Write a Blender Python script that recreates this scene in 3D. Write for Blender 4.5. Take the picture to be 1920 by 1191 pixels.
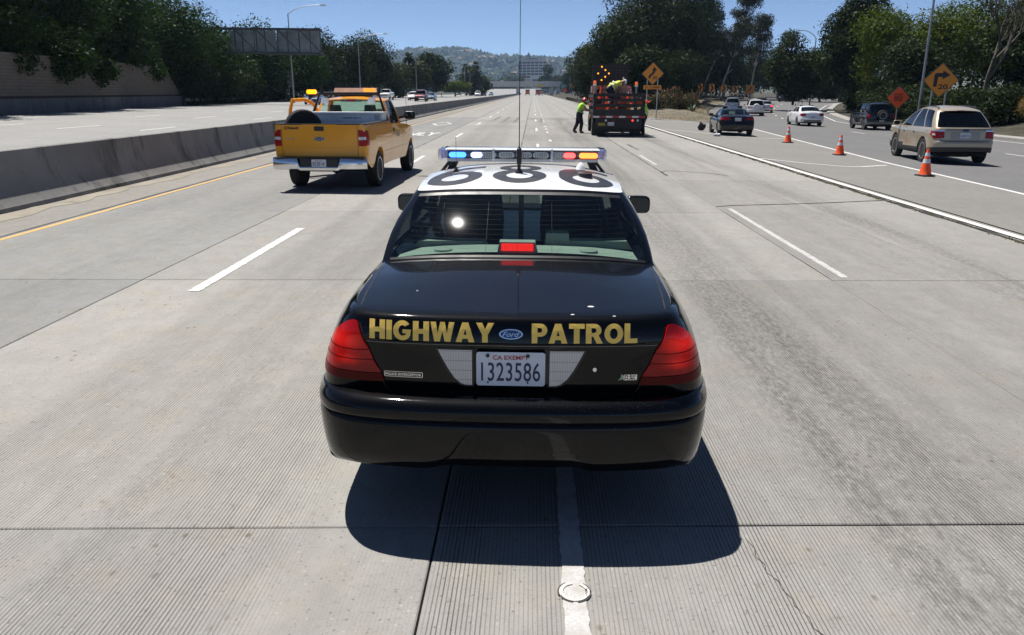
import bpy, bmesh, math, random
import numpy as np
from mathutils import Vector, Matrix
from mathutils.bvhtree import BVHTree
for _o in list(bpy.data.objects): bpy.data.objects.remove(_o)
random.seed(7); rng = np.random.default_rng(7)
S = bpy.context.scene; COL = S.collection
R = math.radians
# ------------------------------------------------------------------ camera
cam = bpy.data.cameras.new('camera'); camo = bpy.data.objects.new('camera', cam); COL.objects.link(camo)
cam.sensor_width = 36.0; cam.lens = 36.0 * 1480.0 / 1920.0
cam.clip_start = 0.05; cam.clip_end = 20000
camo.location = (0, 0, 2.05); camo.rotation_euler = (R(90 - 15.968), 0, R(1.488))
S.camera = camo
# ------------------------------------------------------------------ light
SUN_TO = Vector((-0.25, 0.28, 1.0)).normalized()
elev = math.asin(SUN_TO.z); azim = math.atan2(SUN_TO.x, SUN_TO.y)
w = bpy.data.worlds.new('World'); S.world = w; w.use_nodes = True
_n = w.node_tree.nodes; _l = w.node_tree.links; _n.clear()
_sky = _n.new('ShaderNodeTexSky'); _sky.sky_type = 'NISHITA'; _sky.sun_disc = False
_sky.sun_elevation = elev; _sky.sun_rotation = azim; _sky.air_density = 0.34; _sky.dust_density = 0.02; _sky.ozone_density = 2.0
_bg = _n.new('ShaderNodeBackground'); _bg.inputs[1].default_value = 0.085
_wo = _n.new('ShaderNodeOutputWorld'); _l.new(_sky.outputs[0], _bg.inputs[0]); _l.new(_bg.outputs[0], _wo.inputs[0])
_s = bpy.data.lights.new('sun', 'SUN'); _s.energy = 5.0; _s.angle = R(0.53); _s.color = (1.0, 0.955, 0.89)
suno = bpy.data.objects.new('sun', _s); COL.objects.link(suno)
suno.rotation_euler = SUN_TO.to_track_quat('Z', 'Y').to_euler(); suno.location = (-20, 25, 80)
S.view_settings.view_transform = 'Standard'; S.view_settings.look = 'None'; S.view_settings.gamma = 1.0
S.view_settings.exposure = 0.64; S.view_settings.use_curve_mapping = False
S.cycles.use_denoising = True; S.cycles.max_bounces = 8; S.cycles.transparent_max_bounces = 16
S.cycles.caustics_reflective = False; S.cycles.caustics_refractive = False; S.cycles.sample_clamp_indirect = 6.0
S.cycles.volume_bounces = 0

# ------------------------------------------------------------------ shape of the ground
def sst(a, b, x):
    t = min(1.0, max(0.0, (x - a) / (b - a))); return t * t * (3 - 2 * t)
def zg(x, y=0.0):
    if x >= -9.75:
        z = -0.006 * min(x, 7.5)
        if x > 7.5: z -= 0.03 * (min(x, 21.0) - 7.5)
        z += sst(10, 18, x) * 0.015 * (min(max(y, 105), 190) - 105)
    else:
        z = 0.25 + 0.02 * (-9.75 - max(x, -31.0))
    return z

# ------------------------------------------------------------------ material helpers
class NG:
    def __init__(s, name):
        s.m = bpy.data.materials.new(name); s.m.use_nodes = True
        s.t = s.m.node_tree; s.t.nodes.clear(); s.out = s.t.nodes.new('ShaderNodeOutputMaterial')
    def n(s, typ, **kw):
        nd = s.t.nodes.new('ShaderNode' + typ)
        for k, v in kw.items():
            if k.startswith('i_'):
                s.set(nd.inputs[k[2:].replace('_', ' ')], v)
            else: setattr(nd, k, v)
        return nd
    def set(s, inp, v):
        if isinstance(v, bpy.types.NodeSocket): s.t.links.new(v, inp)
        elif hasattr(inp.default_value, '__len__') and not hasattr(v, '__len__'): inp.default_value = [v] * len(inp.default_value)
        elif hasattr(inp.default_value, '__len__') and len(inp.default_value) == 4 and len(v) == 3: inp.default_value = (*v, 1)
        else: inp.default_value = v
    def math(s, op, a, b=0.0, c=None, clamp=False):
        nd = s.n('Math', operation=op, use_clamp=clamp); s.set(nd.inputs[0], a); s.set(nd.inputs[1], b)
        if c is not None: s.set(nd.inputs[2], c)
        return nd.outputs[0]
    def mix(s, f, a, b, mode='MIX'):
        nd = s.n('MixRGB', blend_type=mode); s.set(nd.inputs[0], f); s.set(nd.inputs[1], a); s.set(nd.inputs[2], b); return nd.outputs[0]
    def pos(s): return s.n('NewGeometry').outputs['Position']
    def obj(s): return s.n('TexCoord').outputs['Object']
    def scale(s, v, sc, off=(0, 0, 0)):
        nd = s.n('Mapping'); s.set(nd.inputs[0], v); nd.inputs['Scale'].default_value = sc; nd.inputs['Location'].default_value = off; return nd.outputs[0]
    def noise(s, v, sc, det=3.0, rough=0.55):
        nd = s.n('TexNoise'); s.set(nd.inputs['Vector'], v); nd.inputs['Scale'].default_value = sc
        nd.inputs['Detail'].default_value = det; nd.inputs['Roughness'].default_value = rough; return nd.outputs['Fac']
    def ramp(s, f, stops):
        nd = s.n('ValToRGB'); s.set(nd.inputs[0], f); e = nd.color_ramp.elements
        while len(e) < len(stops): e.new(0.5)
        for el, (p, c) in zip(e, stops):
            el.position = p; el.color = (c, c, c, 1) if not hasattr(c, '__len__') else (*c[:3], 1)
        return nd.outputs[0]
    def mr(s, v, a, b, c=0.0, d=1.0):
        nd = s.n('MapRange'); s.set(nd.inputs[0], v)
        for k, x in zip((1, 2, 3, 4), (a, b, c, d)): nd.inputs[k].default_value = x
        return nd.outputs[0]
    def bsdf(s, col, rough=0.6, metal=0.0, bump=None, bstr=0.3, bdist=0.01, **kw):
        b = s.n('BsdfPrincipled'); s.set(b.inputs['Base Color'], col); s.set(b.inputs['Roughness'], rough); s.set(b.inputs['Metallic'], metal)
        for k, v in kw.items(): s.set(b.inputs[k.replace('_', ' ')], v)
        if bump is not None:
            bn = s.n('Bump'); s.set(bn.inputs['Height'], bump); bn.inputs['Strength'].default_value = bstr; bn.inputs['Distance'].default_value = bdist
            s.t.links.new(bn.outputs[0], b.inputs['Normal'])
        s.t.links.new(b.outputs[0], s.out.inputs[0]); return b
MATS = {}
def mat(name, col, rough=0.6, metal=0.0, var=0.12, vs=6.0, coat=0.0, emit=0.0, ecol=None, bump=0.0, spec=0.5):
    """plain material with a little procedural variation of colour and roughness"""
    if name in MATS: return MATS[name]
    g = NG(name); v = g.obj()
    n = g.noise(v, vs, 4)
    c = g.mix(g.mr(n, 0.3, 0.7), tuple(x * (1 - var) for x in col), tuple(min(1, x * (1 + var)) for x in col))
    r = g.mr(g.noise(v, vs * 2.3, 3), 0.3, 0.7, max(0.02, rough * 0.85), min(1, rough * 1.15))
    kw = {}
    if coat: kw.update(Coat_Weight=coat, Coat_Roughness=0.04)
    b = g.bsdf(c, r, metal, bump=(g.noise(v, vs * 8, 3) if bump else None), bstr=bump, **kw)
    b.inputs['Specular IOR Level'].default_value = spec
    if emit:
        b.inputs['Emission Color'].default_value = (*(ecol or col), 1); b.inputs['Emission Strength'].default_value = emit
    MATS[name] = g.m; return g.m
def paint(name, col, metal=0.0, rough=0.35, dirt=0.08, coatr=0.03, dust=0.0):
    if name in MATS: return MATS[name]
    g = NG(name); v = g.obj()
    d = g.mr(g.noise(v, 3.0, 6, 0.65), 0.45, 0.8)
    c = g.mix(g.math('MULTIPLY', d, dirt), col, (0.30, 0.27, 0.23))
    if dust: c = g.mix(g.math('MULTIPLY', g.math('MULTIPLY', g.mr(g.noise(v, 110, 3, 0.7), 0.60, 0.74), g.mr(g.noise(v, 4.0, 4), 0.40, 0.65)), dust), c, (0.42, 0.39, 0.34))
    cr = g.mr(g.noise(v, 9.0, 5), 0.35, 0.75, coatr, coatr + 0.05)
    b = g.bsdf(c, rough, metal, Coat_Weight=1.0, Coat_Roughness=cr, bump=g.noise(v, 1.4, 2), bstr=0.02, bdist=0.02)
    b.inputs['Specular IOR Level'].default_value = 0.02 if max(col) < 0.03 else 0.3
    if max(col) < 0.004: b.inputs['Coat IOR'].default_value = 1.35
    MATS[name] = g.m; return g.m
def glass(name, tint, refl=1.0, rough=0.0):
    if name in MATS: return MATS[name]
    g = NG(name)
    tr = g.n('BsdfTransparent', i_Color=(*tint, 1)); gl = g.n('BsdfGlossy', i_Color=(1, 1, 1, 1)); gl.inputs['Roughness'].default_value = rough
    fr = g.n('LayerWeight'); fr.inputs[0].default_value = 0.5
    f = g.math('MULTIPLY', g.math('ADD', g.math('MULTIPLY', g.math('POWER', fr.outputs['Facing'], 5.0), 0.95), 0.045), refl, clamp=True)
    mx = g.n('MixShader'); g.t.links.new(f, mx.inputs[0]); g.t.links.new(tr.outputs[0], mx.inputs[1]); g.t.links.new(gl.outputs[0], mx.inputs[2])
    g.t.links.new(mx.outputs[0], g.out.inputs[0]); MATS[name] = g.m; return g.m
def emis(name, col, st):
    if name in MATS: return MATS[name]
    g = NG(name); b = g.bsdf(col, 0.2); b.inputs['Emission Color'].default_value = (*col, 1); b.inputs['Emission Strength'].default_value = st
    MATS[name] = g.m; return g.m

# ------------------------------------------------------------------ mesh helpers
def cat(p, tab):
    """piecewise linear table lookup"""
    if p <= tab[0][0]: return tab[0][1]
    for (a, b), (c, d) in zip(tab, tab[1:]):
        if p <= c: return b + (d - b) * (p - a) / (c - a)
    return tab[-1][1]
def crom(pts, n):
    """Catmull-Rom through points, n samples a span"""
    P = [Vector(p) for p in pts]; P = [P[0] * 2 - P[1]] + P + [P[-1] * 2 - P[-2]]; out = []
    for i in range(1, len(P) - 2):
        a, b, c, d = P[i - 1:i + 3]
        for k in range(n):
            t = k / n
            out.append(0.5 * ((2 * b) + (c - a) * t + (2 * a - 5 * b + 4 * c - d) * t * t + (3 * b - a - 3 * c + d) * t ** 3))
    out.append(P[-2].copy()); return out
class MB:
    def __init__(s): s.v = []; s.f = []; s.m = []; s.cur = 0
    def add(s, vs, fs, m=None):
        o = len(s.v); s.v += [tuple(v) for v in vs]; s.f += [tuple(i + o for i in f) for f in fs]; s.m += [s.cur if m is None else m] * len(fs); return s
    def box(s, c, d, rz=0.0, rx=0.0, ry=0.0, m=None, taper=1.0):
        M = Matrix.Translation(c) @ Matrix.Rotation(rz, 4, 'Z') @ Matrix.Rotation(ry, 4, 'Y') @ Matrix.Rotation(rx, 4, 'X')
        x, y, z = d[0] / 2, d[1] / 2, d[2] / 2
        vs = [M @ Vector((a * x * (taper if e > 0 else 1), b * y * (taper if e > 0 else 1), e * z)) for e in (-1, 1) for a, b in ((-1, -1), (1, -1), (1, 1), (-1, 1))]
        return s.add(vs, [(3, 2, 1, 0), (4, 5, 6, 7), (0, 1, 5, 4), (1, 2, 6, 5), (2, 3, 7, 6), (3, 0, 4, 7)], m)
    def bar(s, a, b, w, h=None, m=None, up=(0, 0, 1)):
        a = Vector(a); b = Vector(b); d = (b - a); L = d.length; d.normalize(); h = h or w
        u = Vector(up);
        if abs(d.dot(u)) > 0.97: u = Vector((0, 1, 0))
        r = d.cross(u).normalized(); u = r.cross(d)
        vs = [p + r * (i * w / 2) + u * (j * h / 2) for p in (a, b) for i, j in ((-1, -1), (1, -1), (1, 1), (-1, 1))]
        return s.add(vs, [(3, 2, 1, 0), (4, 5, 6, 7), (0, 1, 5, 4), (1, 2, 6, 5), (2, 3, 7, 6), (3, 0, 4, 7)], m)
    def tube(s, pts, rad, n=8, m=None, caps=True):
        pts = [Vector(p) for p in pts]; rad = rad if hasattr(rad, '__len__') else [rad] * len(pts)
        vs = []; prev = None
        for i, p in enumerate(pts):
            d = (pts[min(i + 1, len(pts) - 1)] - pts[max(i - 1, 0)]).normalized()
            if prev is None: r = d.orthogonal().normalized()
            else:
                r = (prev - d * prev.dot(d))
                r = r.normalized() if r.length > 1e-6 else d.orthogonal().normalized()
            prev = r; u = d.cross(r)
            vs += [p + (r * math.cos(k * 2 * math.pi / n) + u * math.sin(k * 2 * math.pi / n)) * rad[i] for k in range(n)]
        fs = [(i * n + k, i * n + (k + 1) % n, (i + 1) * n + (k + 1) % n, (i + 1) * n + k) for i in range(len(pts) - 1) for k in range(n)]
        if caps: fs += [tuple(range(n))[::-1], tuple((len(pts) - 1) * n + k for k in range(n))]
        return s.add(vs, fs, m)
    def lathe(s, prof, n=24, axis='Z', c=(0, 0, 0), m=None, closed=False):
        """prof: list of (radius, height)"""
        c = Vector(c); vs = []
        for r, h in prof:
            for k in range(n):
                a = 2 * math.pi * k / n; p = (r * math.cos(a), r * math.sin(a), h)
                if axis == 'X': p = (p[2], p[0], p[1])
                elif axis == 'Y': p = (p[0], p[2], p[1])
                vs.append(c + Vector(p))
        L = len(prof); rng_ = range(L if closed else L - 1)
        fs = [(i * n + k, i * n + (k + 1) % n, ((i + 1) % L) * n + (k + 1) % n, ((i + 1) % L) * n + k) for i in rng_ for k in range(n)]
        if not closed:
            if prof[0][0] > 1e-5: fs.append(tuple(range(n))[::-1])
            if prof[-1][0] > 1e-5: fs.append(tuple((L - 1) * n + k for k in range(n)))
        return s.add(vs, fs, m)
    def prism(s, poly, a, b, fn=None, m=None):
        """polygon (u,v) swept from depth a to b; fn maps (u,v,w) to a point"""
        fn = fn or (lambda u, v, w_: (u, v, w_)); n = len(poly)
        vs = [fn(u, v, a) for u, v in poly] + [fn(u, v, b) for u, v in poly]
        fs = [tuple(range(n))[::-1], tuple(range(n, 2 * n))] + [(i, (i + 1) % n, n + (i + 1) % n, n + i) for i in range(n)]
        return s.add(vs, fs, m)
    def grid(s, rows, m=None, close=False):
        n = len(rows[0]); vs = [p for r in rows for p in r]
        k = n if close else n - 1
        fs = [(i * n + j, i * n + (j + 1) % n, (i + 1) * n + (j + 1) % n, (i + 1) * n + j) for i in range(len(rows) - 1) for j in range(k)]
        return s.add(vs, fs, m)
    def xf(s, M): s.v = [tuple(M @ Vector(v)) for v in s.v]; return s
    def mesh(s, name, mats, smooth=None, fix=True):
        me = bpy.data.meshes.new(name); me.from_pydata(s.v, [], s.f)
        for x in (mats if isinstance(mats, (list, tuple)) else [mats]): me.materials.append(x)
        if any(s.m): me.polygons.foreach_set('material_index', s.m)
        if fix:
            bm = bmesh.new(); bm.from_mesh(me); bmesh.ops.remove_doubles(bm, verts=bm.verts, dist=1e-5)
            bmesh.ops.recalc_face_normals(bm, faces=bm.faces); bm.to_mesh(me); bm.free()
        if smooth is not None:
            me.polygons.foreach_set('use_smooth', [True] * len(me.polygons)); me.set_sharp_from_angle(angle=R(smooth))
        me.update(); return me
def link(name, me, parent=None):
    o = bpy.data.objects.new(name, me); COL.objects.link(o)
    if parent is not None: o.parent = parent
    return o
def tag(o, label=None, cat=None, group=None, kind=None):
    for k, v in (('label', label), ('category', cat), ('group', group), ('kind', kind)):
        if v: o[k] = v
    return o
def empty(name, loc=(0, 0, 0), rz=0.0, label=None, cat=None, group=None):
    o = bpy.data.objects.new(name, None); COL.objects.link(o); o.location = loc; o.rotation_euler = (0, 0, rz); o.empty_display_size = 0.3
    return tag(o, label, cat, group)
def part(name, mb, mats, parent=None, smooth=None, fix=True):
    return link(name, mb.mesh(name, mats, smooth, fix), parent)
def copy_tree(o, parent=None):
    c = o.copy(); COL.objects.link(c)
    if parent is not None: c.parent = parent
    for ch in o.children: copy_tree(ch, c)
    return c
_TXT = {}
def text_mesh(txt, offset=0.0, spacing=1.0, word=1.0):
    """builtin font as a flat triangulated mesh: (verts2d, faces), normalised so that height of caps is 1 and left is 0"""
    key = (txt, offset, spacing)
    if key in _TXT: return _TXT[key]
    cu = bpy.data.curves.new('t', 'FONT'); cu.body = txt; cu.size = 1.0; cu.offset = offset; cu.space_character = spacing; cu.resolution_u = 4; cu.fill_mode = 'BOTH'
    o = bpy.data.objects.new('t', cu); COL.objects.link(o)
    dg = bpy.context.evaluated_depsgraph_get(); me = o.evaluated_get(dg).to_mesh()
    vs = [(v.co.x, v.co.y) for v in me.vertices]; fs = [tuple(p.vertices) for p in me.polygons]
    o.evaluated_get(dg).to_mesh_clear(); bpy.data.objects.remove(o); bpy.data.curves.remove(cu)
    x0 = min(v[0] for v in vs); x1 = max(v[0] for v in vs); y0 = min(v[1] for v in vs); y1 = max(v[1] for v in vs)
    vs = [((x - x0) / (x1 - x0), (y - y0) / (y1 - y0)) for x, y in vs]
    _TXT[key] = (vs, fs, (x1 - x0) / (y1 - y0)); return _TXT[key]
def text_mb(txt, x0, y0, x1, y1, fn, offset=0.0, spacing=1.0):
    """text fitted in the rectangle, mapped by fn(u,v)"""
    vs, fs, _a = text_mesh(txt, offset, spacing); mb = MB()
    mb.add([fn(x0 + (x1 - x0) * a, y0 + (y1 - y0) * b) for a, b in vs], fs); return mb
def dense(vs, fs, maxlen):
    """subdivide a flat 2d mesh until its edges are short; returns new verts, faces"""
    bm = bmesh.new(); bv = [bm.verts.new((x, y, 0)) for x, y in vs]
    for f in fs:
        try: bm.faces.new([bv[i] for i in f])
        except ValueError: pass
    bm.normal_update(); bmesh.ops.triangulate(bm, faces=bm.faces)
    bmesh.ops.remove_doubles(bm, verts=bm.verts, dist=1e-6)
    for _ in range(6):
        es = [e for e in bm.edges if e.calc_length() > maxlen]
        if not es: break
        bmesh.ops.subdivide_edges(bm, edges=es, cuts=1); bmesh.ops.triangulate(bm, faces=[f for f in bm.faces if len(f.verts) > 3])
    bm.verts.index_update(); V = [(v.co.x, v.co.y) for v in bm.verts]; F = [tuple(v.index for v in f.verts) for f in bm.faces]; bm.free(); return V, F
def decal(vs2, fs, to3, direction, bvh, off=0.003, maxlen=0.08, thick=0.0):
    """lay a flat shape on a body: every point is cast along direction onto the bvh"""
    V, F = dense(vs2, fs, maxlen); d = Vector(direction).normalized(); out = []; bot = []
    for p in V:
        o = Vector(to3(*p)); h = bvh.ray_cast(o, d)
        if h[0] is None: h = bvh.find_nearest(o)
        n = h[1] if h[1].dot(d) < 0 else -h[1]
        out.append(h[0] + n * off); bot.append(h[0] - n * 0.002)
    mb = MB(); mb.add(out, F)
    if thick:
        cnt = {}
        for f in F:
            for a, b in zip(f, f[1:] + f[:1]): cnt[(min(a, b), max(a, b))] = cnt.get((min(a, b), max(a, b)), 0) + 1
        o = len(mb.v); mb.v += [tuple(p) for p in bot]
        for (a, b), c in cnt.items():
            if c == 1: mb.f.append((a, b, o + b, o + a)); mb.m.append(0)
    return mb
def poly2(pts, n=0):
    return pts, [tuple(range(len(pts)))]
def rrect(x0, y0, x1, y1, r=0.01, n=4):
    out = []
    for cx, cy, a0 in ((x1 - r, y1 - r, 0), (x0 + r, y1 - r, 90), (x0 + r, y0 + r, 180), (x1 - r, y0 + r, 270)):
        out += [(cx + r * math.cos(R(a0 + 90 * k / n)), cy + r * math.sin(R(a0 + 90 * k / n))) for k in range(n + 1)]
    return out
def ring(cx, cy, a, b, t, n=32, a0=0.0, a1=360.0):
    """thick arc as one polygon (a keyhole polygon when it closes)"""
    ks = [R(a0 + (a1 - a0) * k / n) for k in range(n + 1)]
    return [(cx + a * math.cos(k), cy + b * math.sin(k)) for k in ks] + [(cx + (a - t[0]) * math.cos(k), cy + (b - t[1]) * math.sin(k)) for k in reversed(ks)]
def ell(cx, cy, a, b, n=28): return [(cx + a * math.cos(2 * math.pi * k / n), cy + b * math.sin(2 * math.pi * k / n)) for k in range(n)]
M_tyre = mat('tyre_rubber', (0.018, 0.018, 0.018), 0.85, var=0.25, bump=0.2)
M_rim = mat('alloy_rim', (0.55, 0.55, 0.56), 0.3, 0.9)
M_steel = mat('dark_steel', (0.035, 0.035, 0.036), 0.6, 0.4)
M_under = mat('underbody_black', (0.010, 0.010, 0.010), 0.9)
M_trim = mat('black_trim', (0.012, 0.012, 0.013), 0.45)
M_chrome = mat('chrome', (0.75, 0.75, 0.76), 0.12, 1.0, var=0.03)
M_red = mat('red_lamp_lens', (0.30, 0.003, 0.004), 0.3, coat=0.25, var=0.25, vs=14, spec=0.2)
M_redlit = mat('lit_red_lens', (0.75, 0.02, 0.015), 0.12, coat=1.0, emit=0.9, ecol=(1, 0.04, 0.02))
M_clear = mat('clear_lamp_lens', (0.62, 0.64, 0.68), 0.12, 0.2, coat=1.0, var=0.2, vs=30)
M_amber = mat('amber_lens', (0.8, 0.22, 0.02), 0.2, coat=1.0)
M_plate = mat('plate_white', (0.62, 0.65, 0.70), 0.45, var=0.04)
M_navy = mat('plate_navy', (0.012, 0.018, 0.07), 0.5)
M_redtxt = mat('plate_red', (0.45, 0.03, 0.02), 0.5)
M_seat = mat('seat_grey', (0.05, 0.055, 0.058), 0.9, bump=0.2)
# ================================================================== the setting: ground, roads, markings
def road_mat(name, base, grooves=0.0, speck=1.0, tan=0.3, dark_tracks=(), streak=0.5, slab=False):
    g = NG(name); p = g.pos(); sx = g.n('SeparateXYZ'); g.set(sx.inputs[0], p); X, Y = sx.outputs[0], sx.outputs[1]
    big = g.noise(p, 0.35, 4); mid = g.noise(p, 2.2, 5, 0.6); fine = g.noise(p, 34, 4, 0.75); grain = g.noise(p, 120, 3, 0.7)
    c = g.mix(g.mr(big, 0.3, 0.7), tuple(b * 0.92 for b in base), tuple(b * 1.06 for b in base))
    c = g.mix(g.math('MULTIPLY', g.mr(mid, 0.5, 0.72), tan), c, (base[0] * 1.06, base[1] * 0.97, base[2] * 0.84))
    pat = g.noise(g.scale(p, (5.0, 3.0, 1)), 1.0, 6, 0.7); c = g.mix(g.math('MULTIPLY', g.mr(pat, 0.46, 0.66), 0.55), c, tuple(b * 0.80 for b in base)); c = g.mix(g.math('MULTIPLY', g.mr(pat, 0.46, 0.34), 0.5), c, tuple(b * 1.12 for b in base))
    # long streaks of wear along the traffic
    st = g.noise(g.scale(p, (2.6, 0.05, 1)), 1.0, 5, 0.6)
    c = g.mix(g.math('MULTIPLY', g.mr(st, 0.5, 0.75), streak * 0.35), c, tuple(b * 0.62 for b in base))
    for (x0, wd, amt) in dark_tracks:
        k = g.math('DIVIDE', g.math('SUBTRACT', X, x0), wd); k = g.math('MULTIPLY', k, k); k = g.math('POWER', 2.718, g.math('MULTIPLY', k, -1.0))
        br = g.math('MULTIPLY', g.mr(g.noise(g.scale(p, (3.0, 0.12, 1)), 1.0, 3, 0.6), 0.30, 0.65), g.mr(g.noise(g.scale(p, (26.0, 9.0, 1)), 1.0, 5, 0.75), 0.36, 0.60))
        c = g.mix(g.math('MULTIPLY', g.math('MULTIPLY', k, br), amt), c, tuple(b * 0.42 for b in base))
    # aggregate speckle, pits and brown spots
    c = g.mix(g.math('MULTIPLY', g.mr(fine, 0.57, 0.70), 0.55 * speck), c, tuple(b * 0.55 for b in base))
    c = g.mix(g.math('MULTIPLY', g.mr(grain, 0.60, 0.75), 0.35 * speck), c, tuple(min(1, b * 1.45) for b in base))
    c = g.mix(g.math('MULTIPLY', g.mr(grain, 0.42, 0.30), 0.7 * speck), c, tuple(b * 0.45 for b in base))
    spots = g.n('TexVoronoi'); g.set(spots.inputs['Vector'], g.scale(p, (11, 7.5, 1))); spots.inputs['Scale'].default_value = 1.0; spots.inputs['Randomness'].default_value = 1.0
    gate = g.mr(g.noise(p, 1.1, 3), 0.51, 0.62)
    sp = g.math('MULTIPLY', g.mr(spots.outputs['Distance'], 0.20, 0.08), gate)
    c = g.mix(g.math('MULTIPLY', sp, 0.75), c, (0.10, 0.078, 0.052))
    pit = g.n('TexVoronoi'); g.set(pit.inputs['Vector'], p); pit.inputs['Scale'].default_value = 30.0
    sxp = g.n('SeparateXYZ'); g.set(sxp.inputs[0], pit.outputs['Color']); pk = g.math('MULTIPLY', g.mr(pit.outputs['Distance'], 0.24, 0.12), g.math('GREATER_THAN', sxp.outputs[0], 0.66))
    c = g.mix(g.math('MULTIPLY', pk, 0.62 * min(1.0, speck)), c, tuple(b * 0.34 for b in base))
    pl2 = g.math('MULTIPLY', g.mr(pit.outputs['Distance'], 0.30, 0.16), g.math('LESS_THAN', sxp.outputs[0], 0.16)); c = g.mix(g.math('MULTIPLY', pl2, 0.5 * min(1.0, speck)), c, tuple(b * 1.35 for b in base))
    h = g.math('ADD', g.math('MULTIPLY', fine, 0.5), g.math('MULTIPLY', grain, 0.5))
    if grooves:
        wob = g.math('MULTIPLY', g.noise(g.scale(p, (0.6, 0.25, 1)), 1.0, 2), 0.03)
        fx = g.math('FRACT', g.math('DIVIDE', g.math('ADD', X, wob), 0.0192))
        d = g.math('ABSOLUTE', g.math('SUBTRACT', fx, 0.5))
        gv = g.mr(d, 0.17, 0.08)
        zone = g.mr(g.noise(g.scale(p, (1.5, 0.10, 1)), 1.0, 3), 0.38, 0.60, 0.30, 1.0)
        brk = g.mr(g.noise(g.scale(p, (52.0, 1.3, 1)), 1.0, 3, 0.7), 0.3, 0.6, 0.45, 1.0)
        sm = g.math('MULTIPLY', g.mr(X, -0.98, -1.35), g.mr(X, -3.35, -3.15))         # left lane band
        sm2 = g.math('MULTIPLY', g.mr(X, -0.44, -0.40), g.mr(X, 4.9, 3.9, 0.0, 1.0))
        zn = g.math('MULTIPLY', g.math('MAXIMUM', g.math('MAXIMUM', sm, sm2), 0.10), g.math('MULTIPLY', zone, brk))
        gv = g.math('MULTIPLY', gv, zn)
        c = g.mix(g.math('MULTIPLY', gv, 0.95 * grooves), c, tuple(b * 0.20 for b in base))
        h = g.math('SUBTRACT', g.math('MULTIPLY', h, 0.35), g.math('MULTIPLY', gv, 1.2))
    if slab:
        c = g.mix(g.mr(X, -4.33, -4.37), c, g.mix(1.0, c, (0.80, 0.82, 0.85), 'MULTIPLY'))
        rnd = g.n('ObjectInfo').outputs['Random']
        c = g.mix(1.0, c, g.mix(rnd, (0.90, 0.90, 0.91), (1.07, 1.065, 1.05)), 'MULTIPLY')
    g.bsdf(c, 0.82, bump=h, bstr=0.55, bdist=0.004, Specular_IOR_Level=0.25)
    return g.m
CONC = (0.256, 0.250, 0.235)
M_slab = road_mat('freeway_concrete', CONC, 1.0, 1.0, 0.6, ((2.0, 0.46, 1.25), (2.6, 0.2, 0.6), (5.3, 0.5, 1.3), (4.4, 0.2, 0.4), (-2.0, 0.35, 0.35), (-5.3, 0.4, 0.45), (-6.8, 0.35, 0.4)), 0.25, True)
M_far = road_mat('freeway_concrete_far', CONC, 0.0, 0.8, 0.3, ((2.05, 0.45, 0.5), (5.2, 0.45, 0.6), (-2.0, 0.4, 0.3), (-6.0, 0.9, 0.35)), 0.5)
M_left = road_mat('opposite_concrete', (0.2451, 0.2434, 0.2374), 0, 0.6, 0.15, (), 0.5)
M_shoulder = road_mat('shoulder_concrete', (0.2107, 0.2021, 0.1849), 0, 1.1, 0.6, (), 0.4)
M_gore = road_mat('gore_asphalt', (0.1849, 0.1806, 0.1703), 0, 1.5, 0.4, (), 0.3)
M_ramp = road_mat('ramp_asphalt', (0.1333, 0.1324, 0.1316), 0, 1.3, 0.1, (), 0.7)
_g = NG('joint_dirt'); _g.bsdf(_g.mix(_g.noise(_g.pos(), 20, 4), (0.012, 0.011, 0.010), (0.05, 0.045, 0.035)), 0.95); M_joint = _g.m
_g = NG('dry_soil'); _p = _g.pos()
_c = _g.mix(_g.mr(_g.noise(_p, 0.25, 5), 0.4, 0.6), (0.129, 0.1075, 0.0731), (0.0516, 0.0516, 0.0301)); _c = _g.mix(_g.mr(_g.noise(_p, 3.0, 5, 0.7), 0.45, 0.7), _c, (0.1892, 0.1591, 0.1161))
_g.bsdf(_c, 0.95, bump=_g.noise(_p, 8, 5, 0.7), bstr=0.8, bdist=0.05); M_soil = _g.m
_g = NG('litter_tree_shade'); _p = _g.pos(); _g.bsdf(_g.mix(_g.mr(_g.noise(_p, 0.9, 5, 0.7), 0.4, 0.65), (0.0189, 0.0189, 0.0103), (0.0602, 0.0499, 0.0275)), 0.95, bump=_g.noise(_p, 6, 5, 0.7), bstr=0.8, bdist=0.05); M_litter_shade = _g.m  # leaf-litter ground, its colour darkened to hold the trees' shade
def sheet(name, xs, ys, dz, m, fx=None, kind='structure'):
    """grid sheet that follows the ground; fx(x,y) may bend x with distance"""
    mb = MB(); mb.grid([[((fx(x, y) if fx else x), y, zg((fx(x, y) if fx else x), y) + dz) for x in xs] for y in ys])
    o = part(name, mb, m, smooth=40); return tag(o, kind=kind)
# one wide sheet to the horizon
def gz(x, y):
    return zg(x, y) - 0.09
_xs = [-4000, -1500, -600, -250, -120, -60, -31, -20, -9.76, -9.74, 0, 7.5, 10, 12, 14, 16, 18, 21, 30, 60, 120, 300, 800, 2000, 4000]; _ys = [-60, 0, 50, 105, 120, 140, 165, 190, 300, 600, 1200, 2500, 5000]
_mb = MB(); _mb.grid([[(x, y, gz(x, y)) for x in _xs] for y in _ys]); tag(part('ground', _mb, M_litter_shade, smooth=60), kind='structure')
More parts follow.
